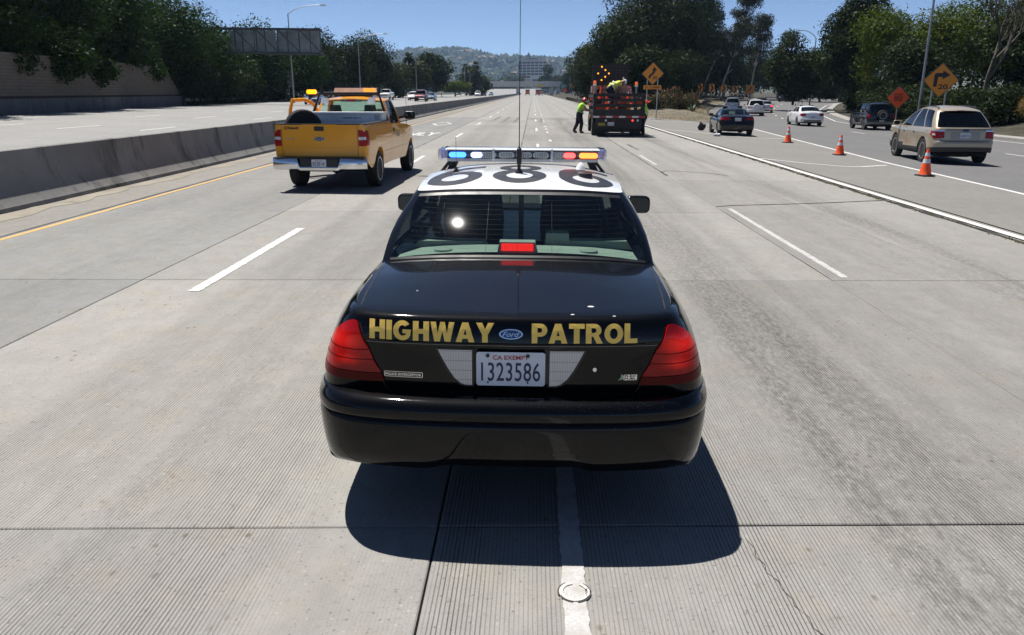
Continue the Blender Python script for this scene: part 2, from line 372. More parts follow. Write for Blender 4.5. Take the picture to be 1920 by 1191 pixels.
# freeway: a dark bed, single slabs up to 66 m, then one sheet
sheet('roadbed', [-9.7, -7.8, 0, 7.5], [-25, 0, 30, 66.5], -0.045, M_joint)
LJ = [-7.62, -4.36, -0.45, 3.43, 7.02]
road = empty('freeway_road'); tag(road, kind='structure')
SK = 0.045    # skew of the cross joints
ky = -17.6
row = 0
while ky < 66:
    for i in range(4):
        x0, x1 = LJ[i] + (0.005 if i else 0.01), LJ[i + 1] - 0.005
        y0, y1 = ky, ky + 5.26
        ext = 0.0
        gap = 0.006
        lift = 0.0015 * ((row * 7 + i * 5) % 3)
        mb = MB(); nb = 0.006
        c4 = [(x0, y0 + SK * x0 + gap), (x1, y0 + SK * x1 + gap), (x1, y1 + SK * x1 - gap), (x0, y1 + SK * x0 - gap)]
        inn = [(x0 + nb, c4[0][1] + nb), (x1 - nb, c4[1][1] + nb), (x1 - nb, c4[2][1] - nb), (x0 + nb, c4[3][1] - nb)]
        vs = [(x, y, zg(x) - 0.04) for x, y in c4] + [(x, y, zg(x) - 0.005 + lift) for x, y in c4] + [(x, y, zg(x) + lift) for x, y in inn]
        mb.add(vs, [(0, 1, 5, 4), (1, 2, 6, 5), (2, 3, 7, 6), (3, 0, 4, 7), (4, 5, 9, 8), (5, 6, 10, 9), (6, 7, 11, 10), (7, 4, 8, 11), (8, 9, 10, 11)])
        part('slab', mb, M_slab, road)
    ky += 5.26; row += 1
sheet('freeway_far', [-7.62, -4.36, -0.45, 3.43, 7.02], [ky - 0.9, 100, 200, 400, 700, 1200], -0.004, M_far)
_mb = MB(); _mb.grid([[(x, y, 5.2 * sst(540, 930, y) * 1.0 + 0.01) for x in (-44, -20, 0, 7.4)] for y in range(545, 885, 20)]); tag(part('rising_road', _mb, M_left, smooth=50), kind='structure')
sheet('left_shoulder', [-9.7, -9.0, -7.63], [-25, 0, 30, 70, 200, 600], -0.002, M_shoulder)
sheet('right_gutter', [7.03, 7.2, 7.5], [-25, 0, 30, 70, 200, 600], -0.012, M_shoulder)
sheet('opposite_carriageway', [0, 0.25, 0.5, 0.75, 1.0], [-25, 0, 20, 40, 48, 60, 82, 105, 130, 165, 200, 300, 520, 700, 1200], 0.0, M_left,
      fx=lambda t, y: -9.76 + t * (cat(y, [(30, -29.2), (48, -31.2), (82, -35.2), (130, -40.0), (200, -41.0), (520, -42), (1200, -42)]) + 9.76))
def ramp_l(y): return cat(y, [(0, 9.6), (17.6, 11.0), (26, 11.5), (46, 13.5), (66, 15.6), (85, 18.4), (110, 23.5), (135, 30.5), (160, 39), (190, 52), (220, 70)])
def ramp_r(y): return cat(y, [(0, 25.3), (60, 25.5), (72, 27.4), (90, 32.5), (110, 39.0), (135, 49), (160, 63), (190, 84), (220, 110)])
sheet('gore_pavement', [0, 0.2, 0.4, 0.6, 0.8, 1.0], [-25, 0, 10, 18, 26, 36, 46, 56, 66, 76, 84], 0.004, M_gore, fx=lambda t, y: 7.5 + t * (ramp_l(y) - 7.5))
sheet('ramp_road', [0, 0.2, 0.4, 0.6, 0.8, 1.0], list(range(-24, 222, 6)), -0.002, M_ramp, fx=lambda t, y: ramp_l(y) + 0.001 + t * (ramp_r(y) - ramp_l(y)))
sheet('right_shoulder', [0, 0.5, 1.0], list(range(84, 600, 12)), 0.0, M_shoulder, fx=lambda t, y: 7.5 + t * 1.6)
# kerb along the outer side of the ramp
M_kerb = road_mat('kerb_concrete', (0.2752, 0.2666, 0.2494), 0, 1.0, 0.4, (), 0.2)
_mb = MB(); _rows = []
for y in range(-24, 222, 4):
    x = ramp_r(y); z = zg(x, y); _rows.append([(x, y, z - 0.05), (x + 0.02, y, z + 0.13), (x + 0.06, y, z + 0.15), (x + 0.9, y, z + 0.16), (x + 0.9, y, z - 0.05)])
_mb.grid(_rows); tag(part('ramp_kerb', _mb, M_kerb, smooth=30), kind='structure')
# the dirt island of the gore
_mb = MB(); _rows = []
for y in np.arange(62, 190, 3.0):
    a = 9.4 + sst(62, 76, 76 - (y - 62)) * 3.2 if y < 76 else 9.3; b = ramp_l(y) - 0.25
    if b < a + 0.3: a = b - 0.3
    r_ = []
    for t in np.linspace(0, 1, 13):
        x = a + (b - a) * t; hgt = 0.55 * math.sin(math.pi * t) ** 0.8 * sst(62, 84, y) + 0.05 * math.sin(x * 3.1 + y * 1.7) * math.sin(math.pi * t) + (0.02 if 0 < t < 1 else -0.03)
        r_.append((x, y, zg(x, y) + hgt))
    _rows.append(r_)
_mb.grid(_rows); tag(part('gore_island_soil', _mb, M_soil, smooth=50), kind='structure')
# left embankment behind the retaining wall
_mb = MB(); _rows = []
for y in range(-24, 240, 6):
    x0 = cat(y, [(30, -30.0), (48, -32.0), (82, -36.2), (130, -42.0), (200, -42.0)]); k = 1 - sst(80, 100, y)
    _rows.append([(x0 - d_, y, zg(-31) + h_ * (0.25 + 0.75 * k) - 0.08) for d_, h_ in ((0, 0.0), (0.35, 2.6 * k), (3, 3.0), (9, 4.5), (20, 6.0), (60, 6.5))])
_mb.grid(_rows); tag(part('left_embankment', _mb, M_litter_shade, smooth=50), kind='structure')
# right bank
_mb = MB(); _rows = []
for y in range(-24, 222, 6):
    x0 = ramp_r(y) + 0.92; _rows.append([(x0 + d_, y, zg(x0, y) + h_) for d_, h_ in ((0, 0.10), (1.2, 0.12), (4, 0.5), (9, 1.3), (18, 2.2), (60, 3.0))])
_mb.grid(_rows); tag(part('right_bank', _mb, M_litter_shade, smooth=50), kind='structure')

# ------------------------------------------------------------------ painted markings
def paint_mat(name, col, worn=0.35, more=0.0):
    g = NG(name); p = g.pos(); n = g.noise(p, 9, 6, 0.7); f = g.noise(p, 120, 3, 0.7)
    k = g.math('MAXIMUM', g.mr(n, 0.56 - more, 0.70 - more * 0.6), g.mr(f, 0.60 - more, 0.70 - more * 0.5)); k = g.math('MULTIPLY', k, worn)
    g.bsdf(g.mix(k, col, (0.34, 0.33, 0.31)), 0.7, bump=f, bstr=0.3, bdist=0.003); return g.m
M_white = paint_mat('white_road_paint', (0.5332, 0.5332, 0.516), 0.5)
M_wornw = paint_mat('worn_white_paint', (0.4816, 0.4816, 0.4902), 1.0, 0.19)
M_yel = paint_mat('yellow_road_paint', (0.473, 0.2838, 0.0516), 0.75, 0.05)
M_tar = mat('crack_sealant', (0.03, 0.03, 0.032), 0.7, vs=4)
def ribbon(name, pts, width, m, dz=0.0055, jag=0.0, kind='structure', parent=None, step=0.6):
    """painted strip along a polyline on the ground"""
    P = []
    for (a, b) in zip(pts, pts[1:]):
        L = math.dist(a, b); k = max(1, int(L / step)); P += [(a[0] + (b[0] - a[0]) * i / k, a[1] + (b[1] - a[1]) * i / k) for i in range(k)]
    P.append(pts[-1]); rows = []
    for i, (x, y) in enumerate(P):
        a = P[max(0, i - 1)]; b = P[min(len(P) - 1, i + 1)]; d = Vector((b[0] - a[0], b[1] - a[1])).normalized(); n = Vector((d.y, -d.x))
        wl = width / 2 + (random.uniform(-jag, jag) if jag else 0); wr = width / 2 + (random.uniform(-jag, jag) if jag else 0)
        rows.append([(x - n.x * wl, y - n.y * wl, zg(x - n.x * wl, y) + dz), (x + n.x * wr, y + n.y * wr, zg(x + n.x * wr, y) + dz)])
    mb = MB(); mb.grid(rows); o = part(name, mb, m, parent)
    if parent is None: tag(o, kind=kind)
    return o
ribbon('yellow_edge_line', [(-7.47, -20), (-7.47, 560)], 0.10, M_yel, jag=0.006, step=0.7)
ribbon('edge_seam', [(-7.62, -20), (-7.62, 560)], 0.07, M_tar, dz=0.004, jag=0.015)
ribbon('white_edge_line', [(7.27, -20), (7.27, 26), (7.25, 75), (7.25, 560)], 0.16, M_white, jag=0.01)
ribbon('edge_crack', [(7.06, -20), (7.07, 26), (7.05, 75), (7.05, 200)], 0.11, M_joint, dz=0.0045, jag=0.05, step=0.25)
ribbon('gore_edge_line', [(ramp_l(y) - 0.10, y) for y in range(-18, 64, 4)], 0.15, M_white, jag=0.008, dz=0.009)
for k in range(0, 32):   # dashed lane lines, 3.66 m dashes every 14.6 m
    for x, off, wd, mm, jg in ((-3.57, 8.0, 0.125, M_white, 0.009), (3.62, 9.0, 0.085, M_wornw, 0.008)):
        y0 = off + 14.63 * k; L = 4.0 if (k == 0 and x < 0) else (5.6 if k == 0 else 3.66)
        ribbon('lane_dash', [(x, y0), (x, y0 + L)], wd, mm, jag=jg, step=0.035 if k == 0 else 0.6)
for k in range(-1, 24):
    ribbon('lane_dash', [(0.19, 0.0 + 14.63 * k if k else -1.0), (0.19, 14.63 * k + 3.66 if k else 5.4)], 0.10, M_wornw if k == 0 else M_white, jag=0.006, step=0.03 if k == 0 else 0.6)
for k in range(3, 90): ribbon('lane_mark', [(0.75, 24 + 3.6 * k), (0.75, 25 + 3.6 * k)], 0.12, M_white) if k % 4 else None
# old ring of a lost road stud, made of paint ridges
_mb = MB()
for a0, a1, r0, th in ((20, 62, 0.064, 0.015), (98, 205, 0.066, 0.017), (206, 330, 0.063, 0.013), (332, 378, 0.065, 0.010)):
    _mb.prism(ring(0.19, 2.91, r0, r0 * 1.04, (th, th), 14, a0, a1), zg(0.19) + 0.004, zg(0.19) + 0.0105)
tag(part('stud_ring', _mb, paint_mat('ring_paint', (0.4472, 0.4386, 0.4214), 0.6)), kind='structure')
_mb = MB()
for a0, a1, r0 in ((5, 55, 0.071), (120, 200, 0.073), (215, 262, 0.070), (280, 352, 0.0715)): _mb.prism(ring(0.19, 2.91, r0, r0 * 1.04, (0.006, 0.006), 10, a0, a1), zg(0.19) + 0.004, zg(0.19) + 0.0085)
tag(part('stud_glue', _mb, M_tar), kind='structure')
# sealed cracks, gore hatching, opposite lane lines, arrows and legend
ribbon('sealed_crack', [(3.42, 14.85), (3.8, 15.05), (4.9, 15.3), (5.9, 15.6), (7.0, 16.0)], 0.05, M_tar, jag=0.015, step=0.15)
ribbon('sealed_crack', [(3.45, 20.6), (3.42, 21.4), (3.65, 21.9), (4.6, 21.3), (5.0, 20.6)], 0.05, M_tar, jag=0.015, step=0.15)
ribbon('sealed_crack', [(1.03, 3.36), (1.05, 3.28), (1.035, 3.21), (1.06, 3.15), (1.05, 3.09), (1.085, 3.02), (1.08, 2.97), (1.105, 2.90), (1.10, 2.85), (1.135, 2.78), (1.13, 2.71), (1.16, 2.66), (1.155, 2.60), (1.185, 2.54), (1.18, 2.48), (1.21, 2.40), (1.20, 2.3)], 0.003, M_joint, dz=0.0045, jag=0.0015, step=0.03)
ribbon('sealed_crack', [(3.9, 30), (3.85, 33)], 0.06, M_tar, jag=0.015)
for _x in (-4.36, -0.45, 3.43): ribbon('seam_sealant', [(_x, 20.5), (_x, 330)], 0.055, mat('old_sealant', (0.085, 0.083, 0.08), 0.8, var=0.5, vs=0.6), dz=0.0055, jag=0.015)
ribbon('gore_hatch', [(7.35, 26.3), (8.35, 24.9), (9.35, 24.0), (9.85, 24.2), (10.95, 25.1)], 0.13, M_white, dz=0.0095, jag=0.01)
ribbon('gore_hatch', [(7.35, 47.5), (8.6, 45.0), (10.2, 41.2), (10.9, 39.8), (12.6, 40.4)], 0.13, M_white, dz=0.0095, jag=0.01)
ribbon('gore_hatch', [(7.35, 66), (10, 61.5), (13.9, 62)], 0.14, M_white, dz=0.0095, jag=0.01)
for x, m_ in ((-13.6, M_white), (-17.3, M_white), (-21.0, M_white), (-24.7, M_white)):
    for k in range(-1, 30): ribbon('lane_dash', [(x, 6 + 14.63 * k), (x - 0.02, 9.66 + 14.63 * k)], 0.15, m_)
ribbon('opposite_edge_line', [(-28.2, -20), (-28.2, 40), (-29.6, 60), (-32.6, 82), (-36.6, 130), (-38, 300)], 0.14, M_white)
ribbon('opposite_yellow_line', [(-10.9, -20), (-10.9, 500)], 0.13, M_yel)
for k in range(0, 14): ribbon('lane_dash', [((ramp_l(y) + ramp_r(y)) / 2 + 0.6, y) for y in (12 + 9.5 * k, 12 + 9.5 * k + 2.6)], 0.13, M_white, dz=0.004)
ribbon('ramp_edge_line', [(ramp_r(y) - 0.9, y) for y in range(-18, 200, 6)], 0.13, M_white, dz=0.004)
# words and diamond painted in the carpool lane
for wd, x0, x1, y0, y1 in (('ONLY', -7.0, -4.7, 38.5, 41.5),):
    _mb = text_mb(wd, x0, y0, x1, y1, lambda a, b: (a, b, zg(a) + 0.006), 0.02); tag(part('road_legend', _mb, M_white), kind='structure')
ribbon('carpool_diamond', [(-5.9, 50), (-5.3, 52.6), (-5.9, 55.2), (-6.5, 52.6), (-5.9, 50)], 0.14, M_white)
for sx_, sy_, ln in ((-2.9, 60, 9), (-2.1, 57, 11), (-1.3, 56, 12), (0.55, 57, 9)):
    ribbon('skid_mark', [(sx_, sy_), (sx_ + 0.15, sy_ + ln)], 0.22, mat('rubber_streak', (0.115, 0.113, 0.11), 0.8, var=0.3), dz=0.005, jag=0.02)
# ================================================================== walls, rails, bridge, signs, lamps
def stained(name, base, stain=0.6, bump=0.4):
    g = NG(name); p = g.pos()
    c = g.mix(g.mr(g.noise(p, 0.8, 5), 0.3, 0.7), tuple(b * 0.8 for b in base), tuple(b * 1.1 for b in base))
    dr = g.noise(g.scale(p, (1.6, 1.6, 0.35)), 1.0, 6, 0.65); c = g.mix(g.math('MULTIPLY', g.mr(dr, 0.50, 0.66), stain), c, tuple(b * 0.22 for b in base))
    c = g.mix(g.math('MULTIPLY', g.mr(g.noise(p, 14, 4, 0.7), 0.5, 0.75), 0.4), c, tuple(b * 0.6 for b in base))
    g.bsdf(c, 0.9, bump=g.noise(p, 30, 4, 0.7), bstr=bump, bdist=0.01); return g.m
M_barrier = stained('barrier_concrete', (0.225, 0.22, 0.208), 0.85)
_mb = MB(); _rows = []
for y in list(np.arange(-22, 90, 3.0)) + list(range(90, 640, 20)):
    q = 0.003 * math.sin(y * 1.9); _rows.append([(x + q * 0.3, y, zg(-9.0) + z) for x, z in ((-8.98, -0.03), (-9.0, 0.075), (-9.17, 0.30), (-9.26, 0.62), (-9.30, 0.985 + q), (-9.32, 1.0 + q), (-9.48, 1.0 + q), (-9.50, 0.985 + q), (-9.56, 0.6), (-9.66, 0.32), (-9.82, 0.10))])
_mb.grid(_rows); tag(part('median_barrier', _mb, M_barrier, smooth=25), 'long grey stained concrete barrier between the two carriageways', 'barrier')
ribbon('barrier_debris', [(-8.75, -20), (-8.72, 90)], 0.35, stained('gutter_grit', (0.25, 0.225, 0.18), 0.5), dz=0.003, jag=0.15, step=0.5)
# retaining wall of block courses on a concrete base
_g = NG('wall_blocks'); _p = _g.pos(); _bt = _g.n('TexBrick'); _g.set(_bt.inputs['Vector'], _g.scale(_g.n('CombineXYZ').outputs[0], (1, 1, 1)))
_sx = _g.n('SeparateXYZ'); _g.set(_sx.inputs[0], _p); _cb = _g.n('CombineXYZ'); _g.set(_cb.inputs[0], _sx.outputs[1]); _g.set(_cb.inputs[1], _sx.outputs[2]); _g.set(_bt.inputs['Vector'], _cb.outputs[0])
_bt.inputs['Scale'].default_value = 1.0; _bt.inputs['Brick Width'].default_value = 0.40; _bt.inputs['Row Height'].default_value = 0.20; _bt.inputs['Mortar Size'].default_value = 0.008
_bt.inputs['Color1'].default_value = (0.17, 0.135, 0.10, 1); _bt.inputs['Color2'].default_value = (0.135, 0.11, 0.083, 1); _bt.inputs['Mortar'].default_value = (0.08, 0.07, 0.06, 1)
_c = _g.mix(_g.math('MULTIPLY', _g.mr(_g.noise(_g.scale(_p, (0.5, 0.5, 1.5)), 1.0, 5), 0.45, 0.7), 0.5), _bt.outputs['Color'], (0.14, 0.13, 0.12)); _g.bsdf(_c, 0.95); M_block = _g.m
def wallx(y): return cat(y, [(10, -29.6), (48, -31.9), (82, -36.0), (90, -37.0)])
wall = empty('retaining_wall', (wallx(60), 60, zg(-31)), 0, 'shaded tan block retaining wall under the overhanging trees on the left', 'wall')
def wallstrip(name, z0, z1, dx, m, y1):
    mb = MB(); rows = []
    ys = [v for v in np.arange(12, y1, 4.0)] + [y1]
    for y in ys:
        x = wallx(y) - wallx(60); rows.append([(x + dx - 0.3, y - 60, z0), (x + dx, y - 60, z0), (x + dx, y - 60, z1), (x + dx - 0.3, y - 60, z1)])
    mb.grid(rows); n = len(mb.v); mb.f.append((n - 4, n - 3, n - 2, n - 1)); mb.m.append(0); o = part(name, mb, m, wall); return o
wallstrip('wall_base', -0.1, 0.95, 0.0, stained('wall_base_concrete', (0.12, 0.12, 0.125), 0.5), 83.5); wallstrip('ledge', 0.955, 1.10, -0.12, M_joint, 83.0)
for k in range(13): wallstrip('block_course', 1.10 + 0.2 * k + 0.006, 1.10 + 0.2 * (k + 1) - 0.006, -0.04 + 0.004 * (k % 3), M_block, 83.0 - 0.30 * k)
wallstrip('mortar_core', 1.10, 3.65, -0.06, M_joint, 77.5)
M_galv = mat('galvanised_steel', (0.40, 0.41, 0.42), 0.45, 0.7, var=0.2); M_post = mat('weathered_timber', (0.10, 0.075, 0.05), 0.9)
def guardrail(pts, label, h=0.72, dark=False):
    root = empty('guardrail', (pts[0][0], pts[0][1], zg(*pts[0])), 0, label, 'guardrail', 'roadside guardrails'); ox, oy, oz = root.location
    prof = [(-0.02, -0.155), (0.035, -0.125), (0.035, -0.085), (-0.03, -0.03), (-0.03, 0.03), (0.035, 0.085), (0.035, 0.125), (-0.02, 0.155)]
    P = []
    for a, b in zip(pts, pts[1:]):
        k = max(1, int(math.dist(a, b) / 2.0)); P += [(a[0] + (b[0] - a[0]) * i / k, a[1] + (b[1] - a[1]) * i / k) for i in range(k)]
    P.append(pts[-1]); rows = []; posts = []
    for i, (x, y) in enumerate(P):
        a = P[max(0, i - 1)]; b = P[min(len(P) - 1, i + 1)]; d = Vector((b[0] - a[0], b[1] - a[1])).normalized(); n = Vector((d.y, -d.x))
        rows.append([(x + n.x * u - ox, y + n.y * u - oy, zg(x, y) + h - 0.155 + v - oz) for u, v in prof] + [(x + n.x * (u - 0.012) - ox, y + n.y * (u - 0.012) - oy, zg(x, y) + h - 0.155 + v - oz) for u, v in prof[::-1]])
        posts.append((x - n.x * 0.14, y - n.y * 0.14))
    mb = MB(); mb.grid(rows, close=True); part('rail', mb, mat('dark_rail', (0.06, 0.055, 0.05), 0.8) if dark else M_galv, root, smooth=30)
    for i, (x, y) in enumerate(posts):
        if i % (1 if len(posts) < 40 else 2) == 0: m2 = MB(); m2.box((x - ox, y - oy, zg(x, y) + h / 2 - oz), (0.16, 0.18, h + 0.08)); part('post', m2, M_post, root)
    return root
guardrail([(-36.0, 84), (-38.4, 110), (-41.6, 150)], 'long low guardrail running on beyond the end of the tan retaining wall')
guardrail([(8.9, 100), (9.0, 150), (9.2, 225)], 'guardrail beside the freeway shoulder behind the worker in the red helmet')
guardrail([(26.5, 128), (31.0, 143), (36.5, 157), (45, 176)], 'dark guardrail along the ramp bend under the chevron signs', dark=True)
guardrail([(52, 136), (60, 151), (74, 172)], 'dark guardrail on the outer side of the ramp bend beyond the parked-looking pickup', dark=True) if False else None
# ------------------------------------------------------------------ overpass
M_bridge = stained('bridge_concrete', (0.52, 0.52, 0.50), 0.25)
br = empty('overpass', (0, 520, 0), R(-1.0), 'grey concrete road bridge crossing the freeway in the distance', 'bridge')
_m = MB(); _m.box((-8, 0, 6.15), (150, 11, 2.3)); part('deck', _m, M_bridge, br)
for s in (-1, 1): _m = MB(); _m.box((-8, s * 5.60, 7.78), (150, 0.35, 0.95)); part('parapet', _m, M_bridge, br)
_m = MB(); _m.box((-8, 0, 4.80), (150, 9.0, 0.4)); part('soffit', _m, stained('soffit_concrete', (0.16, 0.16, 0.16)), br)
for x in (-33.5, -9.6, 11.6, 15.5): _m = MB(); _m.box((x, 0, 2.25), (2.2, 8.0, 4.8)); part('pier', _m, M_bridge, br)
for x in np.arange(-60, 40, 3.0): _m = MB(); _m.tube([(x, -5.6, 8.2), (x, -5.6, 9.0)], 0.05, 5); part('fence_post', _m, M_steel, br)
_m = MB(); _m.tube([(-62, -5.6, 10.4), (40, -5.6, 10.4)], 0.05, 5); part('fence_rail', _m, M_steel, br) if False else None
o_ = MB(); o_.box((4.4, -5.88, 5.7), (2.6, 0.06, 1.3)); part('clearance_sign', o_, mat('sign_yellow_far', (0.75, 0.42, 0.02), 0.5), br)
# ------------------------------------------------------------------ tall building in the distance
HB_ = empty('slab_tower', (0.5, 935, 0), R(-13), 'tall pale slab building with banded windows beyond the bridge', 'building')
M_far1 = mat('tower_concrete', (0.62, 0.59, 0.55), 0.9); M_farg = mat('tower_glass', (0.03, 0.035, 0.045), 0.2, var=0.3, vs=0.2)
_m = MB(); _m.box((0, 0, 17), (33, 13, 34)); part('window_wall', _m, M_farg, HB_)
for k in range(10): _m = MB(); _m.box((0, 0, 4.2 + 3.05 * k), (33.6, 13.7, 1.25)); part('floor_band', _m, M_far1, HB_)
for x in np.linspace(-16.5, 16.5, 8): _m = MB(); _m.box((x, 0, 17), (0.7, 14.1, 34.2)); part('rib', _m, M_far1, HB_)
_m = MB(); _m.box((0.5, 0, 36.4), (29, 12, 4.6)); part('roof_storey', _m, M_far1, HB_)
_m = MB(); _m.box((19.0, 0, 18), (3.2, 14, 36)); part('stair_tower', _m, M_far1, HB_)
_m = MB(); _m.box((22.3, 1, 17), (2.0, 12, 34)); part('stair_tower', _m, M_far1, HB_)
for i, x in enumerate((-7, -5.3, -3.6, -1.9, -0.2, 1.5, 3.2, 4.9)): _m = MB(); _m.box((x, -6.3, 37.4 - 0.1 * (i % 2)), (1.1, 0.3, 1.0)); part('sign_letter', _m, mat('far_sign_dark', (0.05, 0.05, 0.05), 0.6), HB_)
for x in (-9, -7, -5, 8, 10, 12): _m = MB(); _m.box((x, 0, 40.0), (0.8, 0.8, 2.8)); part('roof_mast', _m, M_steel, HB_)
lb_ = empty('low_pale_building', (3.5, 896, 0), R(-5), 'low pale building with dark openings in front of the slab tower', 'building')
_m = MB(); _m.box((0, 0, 9.5), (13, 8, 19)); part('wall', _m, mat('pale_plaster', (0.55, 0.56, 0.56), 0.8), lb_)
for k in range(4): _m = MB(); _m.box((-9.5 + 2.0 * k - 3, -2, 8), (0.9, 1.0, 17)); part('column', _m, mat('pale_plaster', (0.55, 0.56, 0.56), 0.8), lb_)
for k in range(3): _m = MB(); _m.box((0, -4.05, 4 + 5 * k), (9, 0.2, 1.6)); part('window', _m, M_farg, lb_)
# ------------------------------------------------------------------ hills with woods and houses
def hz_(x, y):
    rid = cat(x, [(-3000, 250), (-1400, 205), (-900, 178), (-560, 144), (-420, 150), (-290, 156), (-200, 147), (-120, 138), (0, 132), (90, 124), (160, 112), (210, 105), (330, 80), (700, 60), (1500, 70), (3000, 90)])
    t = (y - 1500) / 1500.0; prof = sst(0, 1, t) if t < 1 else 1.0 - 0.25 * (t - 1)
    return 0.84 * rid * prof * (1 + 0.06 * math.sin(x * 0.011 + y * 0.004) + 0.05 * math.sin(x * 0.031 - y * 0.008) * (1 if t < 0.95 else 0.2)) - 1.0
_mb = MB(); _xs = np.arange(-1900, 1500, 55); _ys = np.arange(1450, 3700, 75)
_mb.grid([[(x, y, hz_(x, y)) for x in _xs] for y in _ys])
_g = NG('hill_scrub'); _p = _g.pos(); _c = _g.mix(_g.mr(_g.noise(_p, 0.012, 5, 0.65), 0.4, 0.62), (0.045, 0.07, 0.03), (0.11, 0.105, 0.06)); _g.bsdf(_c, 0.95); tag(part('hills', _mb, _g.m, smooth=60), kind='structure')
def blob(n=1):
    bm = bmesh.new(); bmesh.ops.create_icosphere(bm, subdivisions=n, radius=1.0); v = np.array([p.co[:] for p in bm.verts]); f = np.array([[q.index for q in t.verts] for t in bm.faces]); bm.free(); return v, f
_bv, _bf = blob(1); N_ = 6500; V_ = []; F_ = []
for k in range(N_):
    t = rng.random() ** 0.6; y = 1560 + 1500 * t; x = rng.uniform(-0.26, 0.13) * y if rng.random() < 0.85 else rng.uniform(-1500, 900)
    if rng.random() < 0.17: y = 2950 + rng.normal(0, 25)
    s = rng.uniform(4, 10); z = hz_(x, y); jit = 1 + rng.normal(0, 0.22, (len(_bv), 1)); V_.append(_bv * jit * np.array([s, s, s * rng.uniform(0.8, 1.9)]) + np.array([x, y, z + s * 0.45])); F_.append(_bf + k * len(_bv))
V_ = np.concatenate(V_); F_ = np.concatenate(F_); _me = bpy.data.meshes.new('hillside_woods'); _me.from_pydata(V_.tolist(), [], F_.tolist())
_g = NG('far_foliage'); _r = _g.n('NewGeometry').outputs['Random Per Island']; _g.bsdf(_g.mix(_r, (0.012, 0.024, 0.011), (0.04, 0.06, 0.026)), 0.9); _me.materials.append(_g.m)
tag(link('hillside_woods', _me), 'dark woods covering the distant hills', 'woods', kind='stuff')
_hc = [mat('house_white', (0.7, 0.69, 0.66), 0.8), mat('house_tan', (0.5, 0.40, 0.30), 0.8), mat('house_grey', (0.42, 0.42, 0.42), 0.8)]
for k in range(24):
    y = random.uniform(1950, 2850); px = random.choice([random.uniform(855, 965), random.uniform(760, 900), random.uniform(1030, 1075)]); x = (px - 1000) * y / 1539; z = hz_(x, y)
    h = empty('hillside_house', (x, y, z + 5), random.uniform(-0.5, 0.5)); tag(h, 'small %s house on the distant hillside %s' % (('white', 'tan', 'grey')[k % 3], 'above the palm cluster' if px < 880 else ('left of the slab tower' if px < 985 else 'right of the slab tower')), 'house', 'houses on the distant hillside')
    wd = random.uniform(12, 26); hh = random.uniform(5, 8); m_ = MB(); m_.box((0, 0, hh / 2), (wd, 10, hh)); part('wall', m_, _hc[k % 3], h)
    m_ = MB(); m_.prism([(-5.6, 0), (5.6, 0), (0, 2.6)], -wd / 2 - 0.5, wd / 2 + 0.5, fn=lambda u, v, q: (q, u, hh + v)); part('roof', m_, mat('house_roof', (0.22, 0.13, 0.09), 0.9), h)
    for dx in (-0.3, 0.0, 0.3): m_ = MB(); m_.box((dx * wd, -5.05, hh * 0.5), (wd * 0.14, 0.2, hh * 0.35)); part('window', m_, M_farg, h)
# ------------------------------------------------------------------ sign gantry seen from behind
ga = empty('sign_gantry', (-23.6, 92, zg(-31)), R(4), 'grey steel truss sign gantry seen from behind, reaching out of the left trees', 'gantry')
def gb(nm, a, b, w_, m_=None): m = MB(); m.bar(a, b, w_); part(nm, m, m_ or mat('gantry_steel', (0.085, 0.09, 0.095), 0.55, 0.5), ga)
for y in (0, 1.1):
    gb('chord', (-14, y, 6.15 - 0.55), (0, y, 6.0 - 0.55), 0.20); gb('chord', (-14, y, 8.55 - 0.45), (0, y, 8.45 - 0.45), 0.20)
for k in range(6):
    x0, x1 = -14 + 2.33 * k, -14 + 2.33 * (k + 1)
    gb('diagonal', (x0, -0.12, 8.0), (x1, -0.12, 5.6), 0.13); gb('upright', (x1, -0.1, 5.55), (x1, -0.1, 8.05), 0.13)
    gb('strut', (x1, 0, 5.55), (x1, 1.1, 5.5), 0.08); gb('strut', (x1, 0, 8.05), (x1, 1.1, 8.0), 0.08)
for x0, x1 in ((-10.2, -7.7), (-7.6, -5.2), (-5.1, -2.7), (-2.6, -0.3)): m = MB(); m.box(((x0 + x1) / 2, 1.35, 6.75), (x1 - x0, 0.06, 2.35)); part('sign_panel', m, mat('panel_back', (0.26, 0.29, 0.30), 0.5, 0.3, var=0.3, vs=1.0), ga)
for x in (-8.9, -6.4, -3.9, -1.4): gb('panel_bracket', (x, 1.25, 5.6), (x, 1.25, 8.0), 0.09)
gb('mast', (-14, 0.5, -0.1), (-14, 0.5, 8.6), 0.45); gb('walkway', (-6, -0.4, 5.3), (0.6, -0.4, 5.3), 0.08)
# ------------------------------------------------------------------ street lamps
M_lamp = mat('lamp_steel', (0.33, 0.34, 0.35), 0.5, 0.6)
def lamp(x, y, h, arm, label, z=None):
    z = zg(x, y) if z is None else z; r = empty('street_lamp', (x, y, z), 0, label, 'street lamp', 'street lamps')
    m = MB(); m.tube([(0, 0, -0.1), (0, 0, h - 1.0)], [0.11, 0.065], 8); part('pole', m, M_lamp, r, smooth=50)
    m = MB(); m.tube(crom([(0, 0, h - 1.0), (arm * 0.25, 0, h - 0.45), (arm * 0.6, 0, h - 0.08), (arm, 0, h)], 4), 0.045, 6); part('arm', m, M_lamp, r, smooth=50)
    m = MB(); m.box((arm * 1.08, 0, h), (abs(arm) * 0.2, 0.28, 0.12), taper=0.7); m.box((arm * 1.1, 0, h - 0.075), (abs(arm) * 0.13, 0.22, 0.05)); part('lamp_head', m, mat('lamp_head', (0.5, 0.5, 0.5), 0.5), r); return r
lamp(-30.3, 103, 11.6, 4.1, 'street lamp with curved arm rising above the sign gantry'); lamp(-29.6, 140, 10.9, 4.3, 'street lamp standing before the dark trees left of the road', 0.5)
